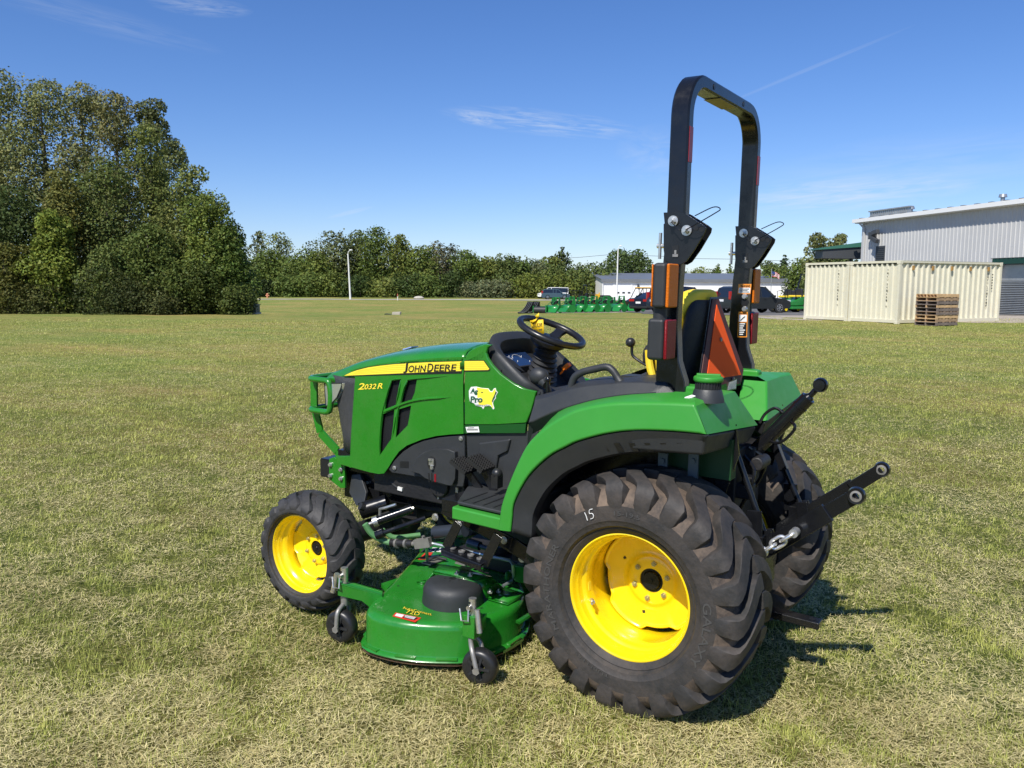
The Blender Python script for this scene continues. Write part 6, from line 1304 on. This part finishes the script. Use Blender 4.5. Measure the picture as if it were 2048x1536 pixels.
mb = MB(); mb.cyl((2.6,1.2,0),(2.6,1.2,zc_),.1); mb.build('post', darkv, C2)
# ---------------- containers
cream = mat('cream_paint', (.64,.61,.48), .45, var=.05, vscale=1.2, dust=.22, dcol=(.50,.40,.24), rvar=.1); stencil = mat('stencil_grey', (.10,.10,.08), .6); rusty = mat('rusty_hook', (.35,.20,.06), .7)
CW_, CL_, CH_ = 2.60, 6.42, 2.62
sdir = math.atan2(.425, .905)
def container(u, v, label):
    c = at_world('shipping_container', label, 'container', u, v, sdir, 'cream shipping containers standing side by side')   # origin: near corner; x along the long side, y along the end
    W_, L_, H_ = CW_, CL_, CH_; mb = MB(); p = .12
    for x, y in ((0,0),(L_-p,0),(0,W_-p),(L_-p,W_-p)): mb.bb((x,y,0),(x+p,y+p,H_))
    for a, b in (((p,0),(L_-p,p*.6)),((p,W_-p*.6),(L_-p,W_)),((0,p),(p*.6,W_-p)),((L_-p*.6,p),(L_,W_-p))):
        mb.bb((a[0],a[1],H_-.09),(b[0],b[1],H_)); mb.bb((a[0],a[1],.04),(b[0],b[1],.18))
    mb.build('frame', cream, c, bevel=.006)
    def corr(A, Bp, nrib, out, nm):
        A = Vector(A); Bp = Vector(Bp); dd = (Bp-A)/nrib; pts = []
        for i in range(nrib): pts += [A+dd*(i+.0), A+dd*(i+.28), A+dd*(i+.42)+out, A+dd*(i+.86)+out]
        pts.append(Bp); mb = MB(); vs = [V(q.x,q.y,.18) for q in pts]+[V(q.x,q.y,H_-.09) for q in pts]; k = len(pts); mb.add(vs, [(i,i+1,k+i+1,k+i) for i in range(k-1)], False); return mb.build(nm, cream, c)
    corr((.035,p,0),(.035,W_-p,0),9,V(.045,0,0),'end_panel'); corr((L_-.035,p,0),(L_-.035,W_-p,0),9,V(-.045,0,0),'end_panel')
    lp_ = corr((p,.035,0),(L_-p,.035,0),19,V(0,.07,0),'side_panel'); corr((p,W_-.035,0),(L_-p,W_-.035,0),19,V(0,-.07,0),'side_panel')
    mb = MB(); mb.bb((.03,.03,H_-.045),(L_-.03,W_-.03,H_-.012)); mb.bb((.05,.05,.10),(L_-.05,W_-.05,.16)); mb.build('roof_and_floor', cream, c)
    mb = MB()
    for k in range(9): y = p+(W_-2*p)/9*(k+.42+.22); mb.bb((.055,y-.07,H_-.16),(.032,y+.07,H_-.092))
    mb.build('panel_notch', decalk, c)
    mb = MB(); s = 'YMCU2016810'
    for i, ch in enumerate(s):
        z = H_-.42-i*.135-(.05 if i > 3 else 0)-(.12 if i > 9 else 0); yy = .62
        text_on(mb, ch, lambda u, v, z=z: V(.0335, yy+.035-.07*u, z+.085*v), bold=.02, res=1)
    mb.build('number_lettering', stencil, c)
    mb = MB()
    for i, ch in enumerate(s):
        z = H_-.55-i*.135-(.05 if i > 3 else 0); text_on(mb, ch, lambda u, v, z=z: V(L_-.92+.09*u, .0335, z+.09*v), bold=.02, res=1)
    for i in range(6): mb.prism([V(L_-.62,.0335,H_-.5-i*.12), V(L_-.54,.0335,H_-.5-i*.12), V(L_-.54,.0335,H_-.56-i*.12), V(L_-.62,.0335,H_-.56-i*.12)], V(0,.001,0))
    mb.build('side_lettering', stencil, c)
    for k in range(5): mb = MB(); x = .75+k*1.18; mb.bb((x,-.03,H_-.38),(x+.09,.034,H_-.20)); mb.build('lashing_hook', rusty, c)
    mb = MB()
    for x, y in ((-.01,-.01),(-.01,W_-.16),(L_-.16,-.01)): mb.bb((x,y,H_-.14),(x+.17,y+.17,H_+.008)); mb.bb((x,y,0),(x+.17,y+.17,.12))
    mb.build('corner_casting', cream, c, bevel=.008)
    return c
cb = (15.99, 34.75); ed = (-.425, .905)
container(cb[0], cb[1], 'right cream shipping container with its long ribbed side behind the pallets'); container(cb[0]+ed[0]*(CW_+.06), cb[1]+ed[1]*(CW_+.06), 'left cream shipping container showing only its ribbed end, farther from the pallets')
# pallets
wood = [mat('pallet_wood_pale', (.50,.33,.17), .8, var=.2, vscale=3), mat('pallet_wood_grey', (.16,.125,.105), .85, var=.3, vscale=3), mat('pallet_wood_brown', (.30,.20,.12), .85, var=.25, vscale=3)]
def pallet(w1, w2):
    t = thing('pallet', None, 'pallet'); mb = MB(); L_, W_, h = 1.22, 1.02, .138
    for k in range(7): mb.bb((k*(L_-.10)/6,0,h-.02),(k*(L_-.10)/6+.10,W_,h))
    for k in range(4): mb.bb((k*(L_-.10)/3,0,0),(k*(L_-.10)/3+.10,W_,.018))
    mb.build('deck_boards', w2, t)
    for y in (0, W_/2-.02, W_-.045): mb = MB(); mb.bb((.0,y,.018),(L_/2,y+.045,h-.02)); mb.bb((L_/2+.002,y,.018),(L_,y+.045,h-.02)); mb.build('stringer', w1, t)
    return t
ord_ = ['lowest','second from the bottom','third from the bottom','fourth from the bottom','middle','fourth from the top','third from the top','second from the top','topmost']
cols_ = (1,2,0,1,1,0,1,2,0)
up, vp = upx(1871, 33.3), 33.3; x, y = uv2w(up, vp); zg = gz(x, y)+.02
for i in range(9):
    p = pallet(wood[cols_[i]], wood[(cols_[i]+(i % 2)) % 3]); p['group'] = 'wooden pallets stacked by the container'; colr = ('pale', 'weathered grey', 'brown')[cols_[i]]
    p['label'] = '%s wooden pallet, %s in the stack before the container' % (colr, ord_[i]); p.location = (x+random.uniform(-.02,.02), y+random.uniform(-.02,.02), zg+i*.1405); p.rotation_euler = (0,0,CT['yaw']+R(24)+random.uniform(-.02,.02))
# ---------------- vehicles
def paint(n, c, r=.35): return mat(n, c, r, 0, coat=.1, spec=.3)
carglass = mat('car_glass', (.012,.016,.022), .08, coat=.6); tail = mat('tail_lamp', (.35,.01,.01), .25, coat=.5); cwheel = mat('alloy_wheel', (.45,.46,.48), .3, .7); ctyre = mat('car_tyre', (.02,.02,.02), .8); plate = mat('number_plate', (.75,.75,.75), .5); headl = mat('head_lamp', (.7,.72,.74), .15, .3)
def car(name, label, cat, u, v, rz, pm, kind, L=4.5, W=1.82, H=1.68):   # local: x forward, z up
    t = at_world(name, label, cat, u, v, rz, None, dz=.03)
    if kind == 'suv': out = [(-L/2,.35),(-L/2-.02,.60),(-L/2+.03,.98),(-.30*L,1.02),(.18*L,.98),(.40*L,.90),(L/2-.02,.70),(L/2,.40),(L/2-.08,.28),(-L/2+.10,.28)]; gh = [(-L/2+.07,.97),(-L/2+.30,H-.12),(-L/2+.55,H-.02),(-.05*L,H),(.08*L,H-.05),(.235*L,.97)]
    elif kind == 'sedan': out = [(-L/2,.38),(-L/2,.72),(-L/2+.06,.98),(-.33*L,1.02),(.18*L,.94),(.38*L,.84),(L/2-.02,.62),(L/2,.38),(L/2-.08,.24),(-L/2+.1,.24)]; gh = [(-.36*L,1.0),(-.22*L,H-.10),(-.10*L,H-.01),(.02*L,H),(.10*L,H-.06),(.25*L,.93)]
    else: out = [(-L/2,.4),(-L/2,1.0),(.10*L,1.05),(.34*L,1.02),(L/2-.03,.85),(L/2,.45),(L/2-.1,.3),(-L/2+.1,.3)]; gh = [(-L/2+.02,1.0),(-L/2+.04,H-.05),(-.1*L,H),(.15*L,H-.02),(.30*L,1.02)]
    rows = []
    for f, ins in ((-1,.0),(-.97,-.03),(-.6,-.05),(0,-.06),(.6,-.05),(.97,-.03),(1,0)):
        cx = sum(a for a, b in out)/len(out); rows.append([V(a*(1-.01*(1 if abs(f) == 1 else 0))+(.06*(1-f*f) if a > L*.45 else -.05*(1-f*f) if a < -L*.45 else 0), f*W/2, b-(.02 if abs(f) == 1 and b > .8 else 0)) for a, b in out])
    mb = MB(); mb.loft(rows, close=True); mb.add(rows[0], [tuple(range(len(out)))], False); mb.add(rows[-1], [tuple(range(len(out)-1,-1,-1))], False); mb.build('body', pm, t, bevel=.035, merge=.001)
    rows = []
    for f, s in ((-1,0),(-.80,1),(.80,1),(1,0)):
        rows.append([V(a, f*W/2*(.97 if s == 0 else .94), (b if s else min(b, 1.0)) ) for a, b in gh])
    lo = [V(gh[0][0], -W/2*.96, gh[0][1]), V(gh[-1][0], -W/2*.96, gh[-1][1])]
    # glass house: side planes lean in toward the roof
    mb = MB(); n_ = len(gh); zb = .98
    def side(s): return [V(a, s*(W/2*.965-(b-zb)*.26), b) for a, b in gh]
    A_, B_ = side(-1), side(1); mb.add(A_+B_, [(i,i+1,n_+i+1,n_+i) for i in range(n_-1)]+[tuple(range(n_-1,-1,-1)), tuple(range(n_,2*n_))], False); mb.build('windows', carglass, t)
    mb = MB(); ro = gh[1:-1]
    q1 = [V(a, -(W/2*.965-(b-zb)*.26)-.004, b+.006) for a, b in ro]; q2 = [V(p.x, -p.y, p.z) for p in q1]; mb.loft([q1, q2]); mb.loft([[p-V(0,0,.075)-V(0,.018,0) for p in q1], q1]); mb.loft([[p-V(0,0,.075)+V(0,.018,0) for p in q2], q2])
    for s in (-1, 1):
        for (xa, za), (xb, zb2) in ((gh[0], gh[1]), (gh[-1], gh[-2])): mb.bar(V(xa, s*(W/2*.965-(za-zb)*.26), za), V(xb, s*(W/2*.965-(zb2-zb)*.26), zb2), .05, .09)
        for xx in ((-.10*L, .02) if kind != 'van' else (.05*L,)): zt2 = H-.03; mb.bar(V(xx, s*(W/2*.97), .97), V(xx, s*(W/2*.965-(zt2-zb)*.26+.004), zt2), .05, .07, (1,0,0))
    mb.build('roof', pm, t)
    for xx in (-L*.30, L*.31):
        for s in (-1, 1):
            y_ = s*(W/2-.10); mb = MB(); mb.lathe([(.20,-.10),(.31,-.11),(.335,-.08),(.335,.08),(.31,.11),(.20,.10)], (xx,y_,.335), 'y', 28); w = mb.build('wheel', ctyre, t)
            mb = MB(); 
            for k in range(7): a = 2*PI*k/7; mb.bar(V(xx,y_+s*.105,.335), V(xx+.21*math.cos(a),y_+s*.10,.335+.21*math.sin(a)), .03, .05, (0,1,0))
            mb.lathe([(.20,.09*s),(.225,.112*s),(.20,.115*s)], (xx,y_,.335), 'y', 28); mb.cyl((xx,y_+s*.11,.335),(xx,y_+s*.09,.335),.06); mb.build('rim', cwheel, w)
            mb = MB(); mb.lathe([(.335,-.02),(.375,.0),(.375,.012),(.34,.012)], (xx, s*(W/2+.002), .34), 'y', 28, s); mb.build('wheel_arch', ctyre, t)
    for s in (-1, 1):
        mb = MB(); zl = (1.35, .85) if kind == 'suv' else (.92, .76); mb.bb((-L/2-.03, s*(W/2-.02), zl[1]),(-L/2+.16, s*(W/2-.20 if kind == 'suv' else W/2-.5), zl[0])); mb.build('tail_light', tail, t, bevel=.02)
        mb = MB(); mb.bb((L/2-.25, s*(W/2-.01), .68),(L/2-.02, s*(W/2-.4), .82)); mb.build('headlight', headl, t, bevel=.02)
        mb = MB(); mb.bb((.17*L, s*(W/2+.02), .98),(.21*L, s*(W/2+.2), 1.12)); mb.build('mirror', pm, t, bevel=.02)
        for xx in (-.16*L, .06*L): mb = MB(); mb.bb((xx-.08, s*(W/2+.005), .86),(xx+.08, s*(W/2+.03), .89)); mb.build('door_handle', pm, t)
    mb = MB(); mb.bb((-L/2-.06,-.22,.72 if kind != 'sedan' else .62),(-L/2-.035,.22,.86 if kind != 'sedan' else .76)); mb.build('number_plate', plate, t)
    mb = MB(); mb.bb((-L/2-.05,-W/2+.1,.30),(-L/2+.2,W/2-.1,.45)); mb.build('bumper', plastd, t, bevel=.03)
    return t
car('parked_suv', 'dark grey sport utility car with silver wheels parked behind the right roll bar leg', 'car', upx(1502, 53), 53, R(20), paint('charcoal_car_paint', (.022,.026,.028)), 'suv', 4.5, 1.82, 1.68)
car('parked_suv', 'dark blue sport utility car seen between the two roll bar legs', 'car', upx(1365, 57.5), 57.5, R(15), paint('navy_car_paint', (.008,.010,.035)), 'suv', 4.7, 1.9, 1.74)
car('parked_sedan', 'black sedan with red tail lamps parked at the end of the tiller row', 'car', upx(1316, 61), 61, R(42), paint('black_car_paint', (.010,.012,.022)), 'sedan', 4.6, 1.8, 1.43)
car('parked_van', 'white van parked beneath the olive thicket, behind the blue car', 'van', upx(1105, 143), 143, R(176), paint('white_car_paint', (.75,.75,.74)), 'van', 5.2, 1.9, 1.9)
car('parked_suv', 'small blue grey sport utility car parked before the white van', 'car', upx(1110, 137), 137, R(2), paint('bluegrey_car_paint', (.05,.09,.12)), 'suv', 4.5, 1.8, 1.65)
# ---------------- tillers and other implements
tg = mat('implement_green', (.012,.20,.035), .35, coat=.3, dust=.05)
def tiller():
    t = thing('rotary_tiller', None, 'tiller'); W_ = 1.18; rows = []
    for y in (-W_/2, W_/2): rows.append([V(.36*math.cos(a)-.02, y, .34+.28*math.sin(a)) for a in np.linspace(R(-25), R(195), 16)])
    mb = MB(); mb.loft(rows); mb.build('hood', tg, t, solid=.02)
    for s in (-1, 1): mb = MB(); mb.prism([V(.34*math.cos(a)-.02, s*W_/2, .33+.31*math.sin(a)) for a in np.linspace(R(-80), R(250), 20)], V(0,.03*s,0)); mb.build('side_plate', tg, t)
    mb = MB(); mb.prism([V(-.30,-W_/2,.45), V(-.62,-W_/2,.10), V(-.60,-W_/2,.06), V(-.27,-W_/2,.40)], V(0,W_,0)); mb.build('rear_flap', tg, t)
    mb = MB(); mb.bar(V(.30,-.35,.62), V(.42,-.35,.62), .06,.06); mb.prism([V(.15,-.25,.70), V(.50,-.25,.55), V(.40,-.25,1.25), V(.28,-.25,1.25)], V(0,.03,0)); mb.prism([V(.15,.25,.70), V(.50,.25,.55), V(.40,.25,1.25), V(.28,.25,1.25)], V(0,.03,0)); mb.bar(V(.34,-.24,1.2), V(.34,.27,1.2), .05,.05); mb.bar(V(.32,0,1.08), V(-.3,0,.72), .06,.04); mb.build('mast', tg, t)
    mb = MB(); mb.bb((.05,-.14,.72),(.40,.14,.95)); mb.cyl((.40,0,.80),(.58,0,.80),.07); mb.build('gearbox', dark, t, bevel=.02)
    mb = MB(); mb.cyl((-.02,-W_/2+.03,.30),(-.02,W_/2-.03,.30),.05)
    for k in range(8): y = -W_/2+.12+k*.16; a = k*.9; mb.bar(V(-.02,y,.30), V(-.02+.26*math.cos(a),y,.30+.26*math.sin(a)),.06,.015); mb.bar(V(-.02,y,.30), V(-.02-.26*math.cos(a),y,.30-.26*math.sin(a)),.06,.015)
    mb.build('tine_rotor', dark, t)
    mb = MB(); mb.bb((.30,W_/2+.03,.35),(.55,W_/2+.05,.48)); mb.build('decal_plate', decalw, t)
    return t
tl0 = None; tpos = [(1108,64.5,'first in the front row beside the black roller'),(1136,63.5,'second in the front row'),(1160,63.8,'third in the front row'),(1182,63.6,'fourth in the front row'),(1205,63.8,'fifth in the front row, below the second lamp pole'),(1236,64.5,'last in the front row, next to the gap before the sedan'),
 (1101,69,'leftmost of the back row'),(1128,69.5,'second of the back row, with its mast raised behind'),(1152,70,'third of the back row, in front of the mesh gate'),(1172,70,'fourth of the back row, before the yellow mower'),(1196,70,'fifth of the back row'),(1218,70.5,'last of the back row, before the shed door'),(1272,64.5,'alone beside the black sedan')]
for i, (px, d, w) in enumerate(tpos):
    t = tiller() if tl0 is None else copy_tree(tl0)
    if tl0 is None: tl0 = t
    u = upx(px, d); x, y = uv2w(u, d); t.location = (x, y, gz(x, y)+.02); t.rotation_euler = (0,0,CT['yaw']+R(38)+random.uniform(-.3,.3)+(0 if i < 6 else .1)); t['label'] = 'green rotary tiller '+w; t['category'] = 'tiller'; t['group'] = 'green tillers lined up on the pad'
bw = mat('fork_edge', (.22,.22,.22), .4, .4)
for i, px in enumerate((1058,1070)):
    t = at_world('root_grapple', ('leftmost black implement with pale edged curved arms' if i == 0 else 'black implement with pale edged arms, between its twin and the roller'), 'grapple', upx(px, 65), 65, R(20), 'black curved implements at the left end')
    for y in (-.5,-.17,.17,.5): mb = MB(); c = cat_pts([V(-.75,y,.03), V(-.45,y,.12), V(-.12,y,.45), V(.10,y,.85)], 6); [mb.bar(a, b, .035, .13) for a, b in zip(c, c[1:])]; mb.build('tine', black, t); mb = MB(); [mb.bar(a+V(-.05,-.022,.07), b+V(-.05,-.022,.07), .012, .035) for a, b in zip(c, c[1:])]; mb.build('tine_edge', bw, t)
    mb = MB(); mb.bb((.05,-.6,.1),(.15,.6,.95)); mb.bb((-.1,-.6,.25),(.1,.6,.35)); mb.cyl((-.1,0,.5),(.1,0,.95),.05); mb.build('frame', black, t)
t = at_world('lawn_roller', 'black ribbed roller lying at the left end of the tiller row', 'roller', upx(1080, 64.3), 64.3, R(-15)); mb = MB(); mb.cyl((-.45,0,.28),(.45,0,.28),.27,n=28); mb.build('drum', plastd, t); mb = MB(); mb.bb((.47,-.3,.1),(.52,.3,.6)); mb.bb((-.52,-.3,.1),(-.47,.3,.6)); mb.bar(V(-.5,.3,.55),V(.5,.3,.55),.05,.05); mb.build('roller_frame', tg, t)
# mesh gate trailer
t = at_world('utility_trailer', 'black flat trailer with an upright mesh gate behind the tiller row', 'trailer', upx(1147, 80), 80, R(0)); w = upx(1162,80)-upx(1132,80)
mb = MB(); h = hpx(580,80)-t.location.z
for k in range(3): mb.bb((-w/2+k*w/2-.03,-.02,.3),(-w/2+k*w/2+.03,.02,h))
for k in range(5): mb.bb((-w/2,-.02,.35+k*(h-.4)/4),(w/2,.02,.40+k*(h-.4)/4))
for k in range(4): mb.bb((-w/2+w/8+k*w/4-.015,-.015,.3),(-w/2+w/8+k*w/4+.015,.015,h))
mb.build('mesh_gate', black, t); mb = MB(); mb.bb((-.6,-.05,.40),(4.4,1.9,.50)); mb.bb((.7,-.08,.50),(4.4,-.02,.78)); mb.build('deck', black, t)
for x in (1.6, 2.5): mb = MB(); mb.lathe([(.0,-.1),(.30,-.1),(.30,.1),(.0,.1)], (x,-.12,.30), 'y', 20); mb.build('wheel', ctyre, t)
ylw = mat('machine_yellow', (.75,.42,.02), .4); mk = black
t = at_world('zero_turn_mower', 'black and yellow zero turn mower with roll bar, beside the mesh gate', 'mower', upx(1177, 77), 77, R(20), dz=.55)
mb = MB(); zt3 = hpx(570,77)-t.location.z; mb.tube([V(-.45,-.42,.3), V(-.45,-.42,zt3-.1), V(-.45,-.32,zt3), V(-.45,.32,zt3), V(-.45,.42,zt3-.1), V(-.45,.42,.3)], .035, 8); mb.build('roll_bar', black, t)
mb = MB(); mb.bb((-.25,-.28,.45),(.25,.28,.58)); mb.bb((-.32,-.28,.5),(-.2,.28,1.0)); mb.build('seat', plastd, t, bevel=.05)
mb = MB(); mb.bb((-.95,-.40,.28),(-.38,.40,.50)); mb.bb((-.3,-.45,.22),(.5,.45,.38)); mb.bb((.0,-.65,.10),(.85,.65,.22)); mb.build('body', ylw, t, bevel=.04); mb = MB(); mb.bb((-1.0,-.25,.4),(-.45,.25,.8)); mb.build('engine', dark, t, bevel=.03)
mb = MB()
for s in (-.3,.3): mb.tube([V(.35,s,.4), V(.40,s,.85), V(.15,s*.6,1.0)], .018, 6)
mb.build('control_levers', black, t)
for x, s, r in ((-.55,.5,.28),(-.55,-.5,.28),(.9,.4,.16),(.9,-.4,.16)): mb = MB(); mb.lathe([(0,-.12),(r,-.12),(r,.12),(0,.12)], (x,s,r-.0), 'y', 20); mb.build('wheel', ctyre, t)
t = at_world('stand_on_mower', 'dark grey and yellow stand on machine under a black cover, left of the shed door', 'mower', upx(1209, 78), 78, R(10), dz=.5)
mb = MB(); mb.prism([V(-.6,-.4,.45), V(-.45,-.4,.85), V(.35,-.4,.85), V(.75,-.4,.5)], V(0,.8,0)); mb.build('cover', plastd, t, bevel=.04); mb = MB(); mb.bb((-.55,-.38,.15),(.7,.38,.45)); mb.build('engine_housing', galv, t, bevel=.04); mb = MB(); mb.bb((-.85,-.35,.1),(-.6,.35,.95)); mb.bb((-.62,-.1,.9),(-.55,.1,1.1)); mb.build('control_tower', ylw, t, bevel=.03)
for x in (-.5,.5): mb = MB(); mb.cyl((x,-.45,.25),(x,-.30,.25),.25,n=18); mb.build('wheel', ctyre, t)
t = at_world('utility_vehicle', 'black side by side utility vehicle with orange roof, left of the roll bar', 'utility vehicle', upx(1283, 74), 74, R(200))
mb = MB(); zt3 = hpx(575,74)-t.location.z; mb.prism([V(-1.1,-.7,.5), V(-1.1,-.7,.95), V(.2,-.7,.9), V(.9,-.7,1.05), V(1.35,-.7,.8), V(1.35,-.7,.45)], V(0,1.4,0)); mb.build('body', black, t, bevel=.05)
mb = MB()
for s in (-.65,.65): mb.tube([V(-.45,s,.9), V(-.40,s,zt3-.05), V(.35,s,zt3-.05), V(.85,s,1.0)], .035, 7); mb.tube([V(-.05,s,.8), V(0,s,zt3-.05)], .03, 7)
mb.build('cage', black, t); mb = MB(); mb.bb((-.45,-.68,zt3-.03),(.4,.68,zt3+.06)); mb.bb((-.3,-.5,.9),(-.15,.5,1.45)); mb.build('roof', ylw, t, bevel=.03); mb = MB(); mb.bb((-.3,-.5,.85),(.15,.5,.95)); mb.build('seat', ylw, t)
for x in (-.85,.95):
    for s in (-.65,.65): mb = MB(); mb.lathe([(0,-.14),(.14,-.14),(.30,-.15),(.34,-.08),(.34,.08),(.30,.15),(.14,.14),(0,.14)], (x,s,.34), 'y', 20); mb.build('wheel', ctyre, t)
# green lawn mowers left of the containers
def lawnmower(px, d, label, bar, rz):
    t = at_world('riding_mower', label, 'mower', upx(px, d), d, rz, 'green riding mowers beside the container', dz=.03); t.scale = (1.3, 1.3, 1.3)
    if bar: mb = MB(); mb.tube([V(-.55,-.40,.55), V(-.62,-.40,1.1), V(-.85,-.36,2.0), V(-.85,.36,2.0), V(-.62,.40,1.1), V(-.55,.40,.55)], .04, 8); mb.build('roll_bar', black, t)
    mb = MB(); mb.bb((-.35,-.25,.80),(.12,.25,.90)); mb.build('seat_cushion', seaty, t, bevel=.03); mb = MB(); mb.bb((-.45,-.27,.82),(-.32,.27,1.25)); mb.build('seat_back', plastd, t, bevel=.05)
    mb = MB(); mb.prism([V(-.95,-.35,.45), V(-.9,-.35,.75), V(-.3,-.35,.78), V(.2,-.35,.60), V(.75,-.35,.50), V(.8,-.35,.35), V(-.9,-.35,.35)], V(0,.7,0)); mb.bb((-.1,-.75,.18),(.75,.75,.32)); mb.bar(V(-.7,-.5,.78),V(-.25,-.5,.80),.15,.06); mb.bar(V(-.7,.5,.78),V(-.25,.5,.80),.15,.06); mb.build('body', tg, t, bevel=.03)
    mb = MB(); mb.tube([V(.1,-.3,.7),V(.15,-.3,1.15),V(-.1,-.2,1.2)],.02,6); mb.tube([V(.1,.3,.7),V(.15,.3,1.15),V(-.1,.2,1.2)],.02,6); mb.build('control_levers', black, t)
    for x, s, r in ((-.60,.50,.29),(-.60,-.50,.29),(.95,.42,.17),(.95,-.42,.17)):
        mb = MB(); mb.lathe([(.12,-.13),(r-.03,-.14),(r,-.08),(r,.08),(r-.03,.14),(.12,.13)], (x,s,r), 'y', 24); w = mb.build('wheel', ctyre, t); mb = MB(); mb.cyl((x,s-.12,r),(x,s+.12,r),r*.5,n=20); mb.build('rim', yellow, w)
    return t
lawnmower(1583, 58, 'green riding mower with tall black roll bar and yellow wheel, left of the container', True, R(205)); lawnmower(1606, 59, 'green riding mower half hidden behind the left end of the container', False, R(205)); lawnmower(1562, 62, 'green riding mower seen just above the dark grey car bonnet', False, R(205)); lawnmower(1574, 67, 'green riding mower behind the one with the tall roll bar', False, R(205))
# ---------------- poles, signs, small things
def lamp_pole(px, top_, d, label, lean):
    t = at_world('lamp_pole', label, 'lamp post', upx(px, d), d, 0, 'white lamp poles along the drive'); h = hpx(top_+7, d)-t.location.z
    mb = MB(); mb.cyl((0,0,-.2),(lean,0,h),.15,.10,n=14); mb.build('pole', white, t); mb = MB(); mb.tube([V(lean,0,h-.05), V(lean+.05,0,h+.3), V(lean+.3,0,h+.55)], .05, 8); mb.build('arm', white, t)
    mb = MB(); mb.sphere((lean+.45,0,h+.58), .22, 12, (1.3,.7,.45)); mb.build('lamp_head', trimw, t); return t
lamp_pole(702, 503, 128, 'white lamp pole in front of the treeline on the left side', -.25); lamp_pole(1231.5, 492, 150, 'white lamp pole in front of the white shed door', .12)
t = at_world('transformer_box', 'low dark green transformer box on a concrete slab at the right end of the grove', 'transformer', upx(502, 50), 50); mb = MB(); mb.bb((-.46,-.4,.08),(.46,.4,.58)); mb.build('cabinet', mat('box_green', (.04,.06,.045), .5), t, bevel=.02); mb = MB(); mb.bb((-.5,-.5,0),(.5,.5,.09)); mb.build('slab', conc, t); mb = MB(); mb.bb((-.12,-.415,.45),(-.05,-.402,.52)); mb.bb((.08,-.415,.45),(.15,-.402,.52)); mb.build('warning_sticker', decalw, t)
t = at_world('drain_inlet', 'pale concrete drain inlet lying in the grass dip', 'drain', upx(793, 70), 70, 0, dz=.0); mb = MB(); mb.prism([V(-.4,0,.0), V(-.35,0,.30), V(.35,0,.32), V(.28,0,.0)], V(0,.7,0)); mb.build('concrete_box', conc, t, bevel=.03); mb = MB(); mb.prism([V(-1.1,0,.05), V(-.95,0,.17), V(-.45,0,.12), V(-.5,0,.0)], V(0,.7,0)); mb.build('grate', dark, t)
t = at_world('marker_post', 'thin white marker post with red top before the treeline', 'post', upx(796, 125), 125, 0); mb = MB(); mb.cyl((0,0,-.1),(0,0,.55),.07,n=10); mb.build('post', white, t); mb = MB(); mb.cyl((0,0,.55),(0,0,.95),.07,n=10); mb.build('cap', mat('faded_red', (.45,.12,.08), .6), t)
t = at_world('stone', 'flat grey stone on the far verge, right of the marker post', 'stone', upx(838, 136), 136, 0); mb = MB(); mb.sphere((0,0,.15), .85, 12, (1,.6,.42)); mb.build('rock', conc, t)
t = at_world('hydrant', 'small faded orange hydrant at the left end of the treeline', 'hydrant', upx(537, 140), 140, 0); mb = MB(); mb.cyl((0,0,-.1),(0,0,.6),.16,n=12); mb.sphere((0,0,.6),.2,10); mb.cyl((-.3,0,.4),(.3,0,.4),.10,n=10); mb.build('body', mat('faded_orange', (.55,.22,.12), .6), t)
t = at_world('flag', 'red and white striped flag waving above the shed roof, right of the amber lamp', 'flag', upx(1538, 120), 120, 0); zf = hpx(541,120)-t.location.z
mb = MB(); mb.cyl((0,0,0),(0,0,zf+.3),.05,n=8); mb.build('flagpole', galv, t); mb = MB(); st_m = [mat('flag_red', (.5,.04,.05), .7), mat('flag_white', (.75,.75,.75), .7), mat('flag_blue', (.03,.05,.2), .7)]
for k in range(7):
    mb.mi = k % 2; rows = [[V(1.15*i/8, .12*math.sin(i*1.1), zf-(k+j)*.1-.42*(i/8)**1.3-.05*math.sin(i)) for i in range(9)] for j in (0, 1)]; mb.loft(rows)
mb.mi = 2; mb.prism([V(.02,-.13,zf-.02), V(.45,-.13,zf-.15), V(.45,-.13,zf-.5), V(.02,-.13,zf-.38)], V(0,.01,0)); mb.build('cloth', st_m, t)
t = at_world('power_line', 'thin dark power line crossing the sky above the far trees', 'power line', upx(1000, 210), 210, 0); mb = MB(); pts = [V(upx(px, 210)-upx(1000, 210), 0, hpx(py, 210)-t.location.z) for px, py in ((990,523),(1040,521.5),(1100,518.5),(1160,515),(1225,509),(1260,510.5),(1330,513),(1380,517),(1470,518),(1560,521),(1640,520))]
mb.tube(pts, .045, 5); mb.build('wire', dark, t)
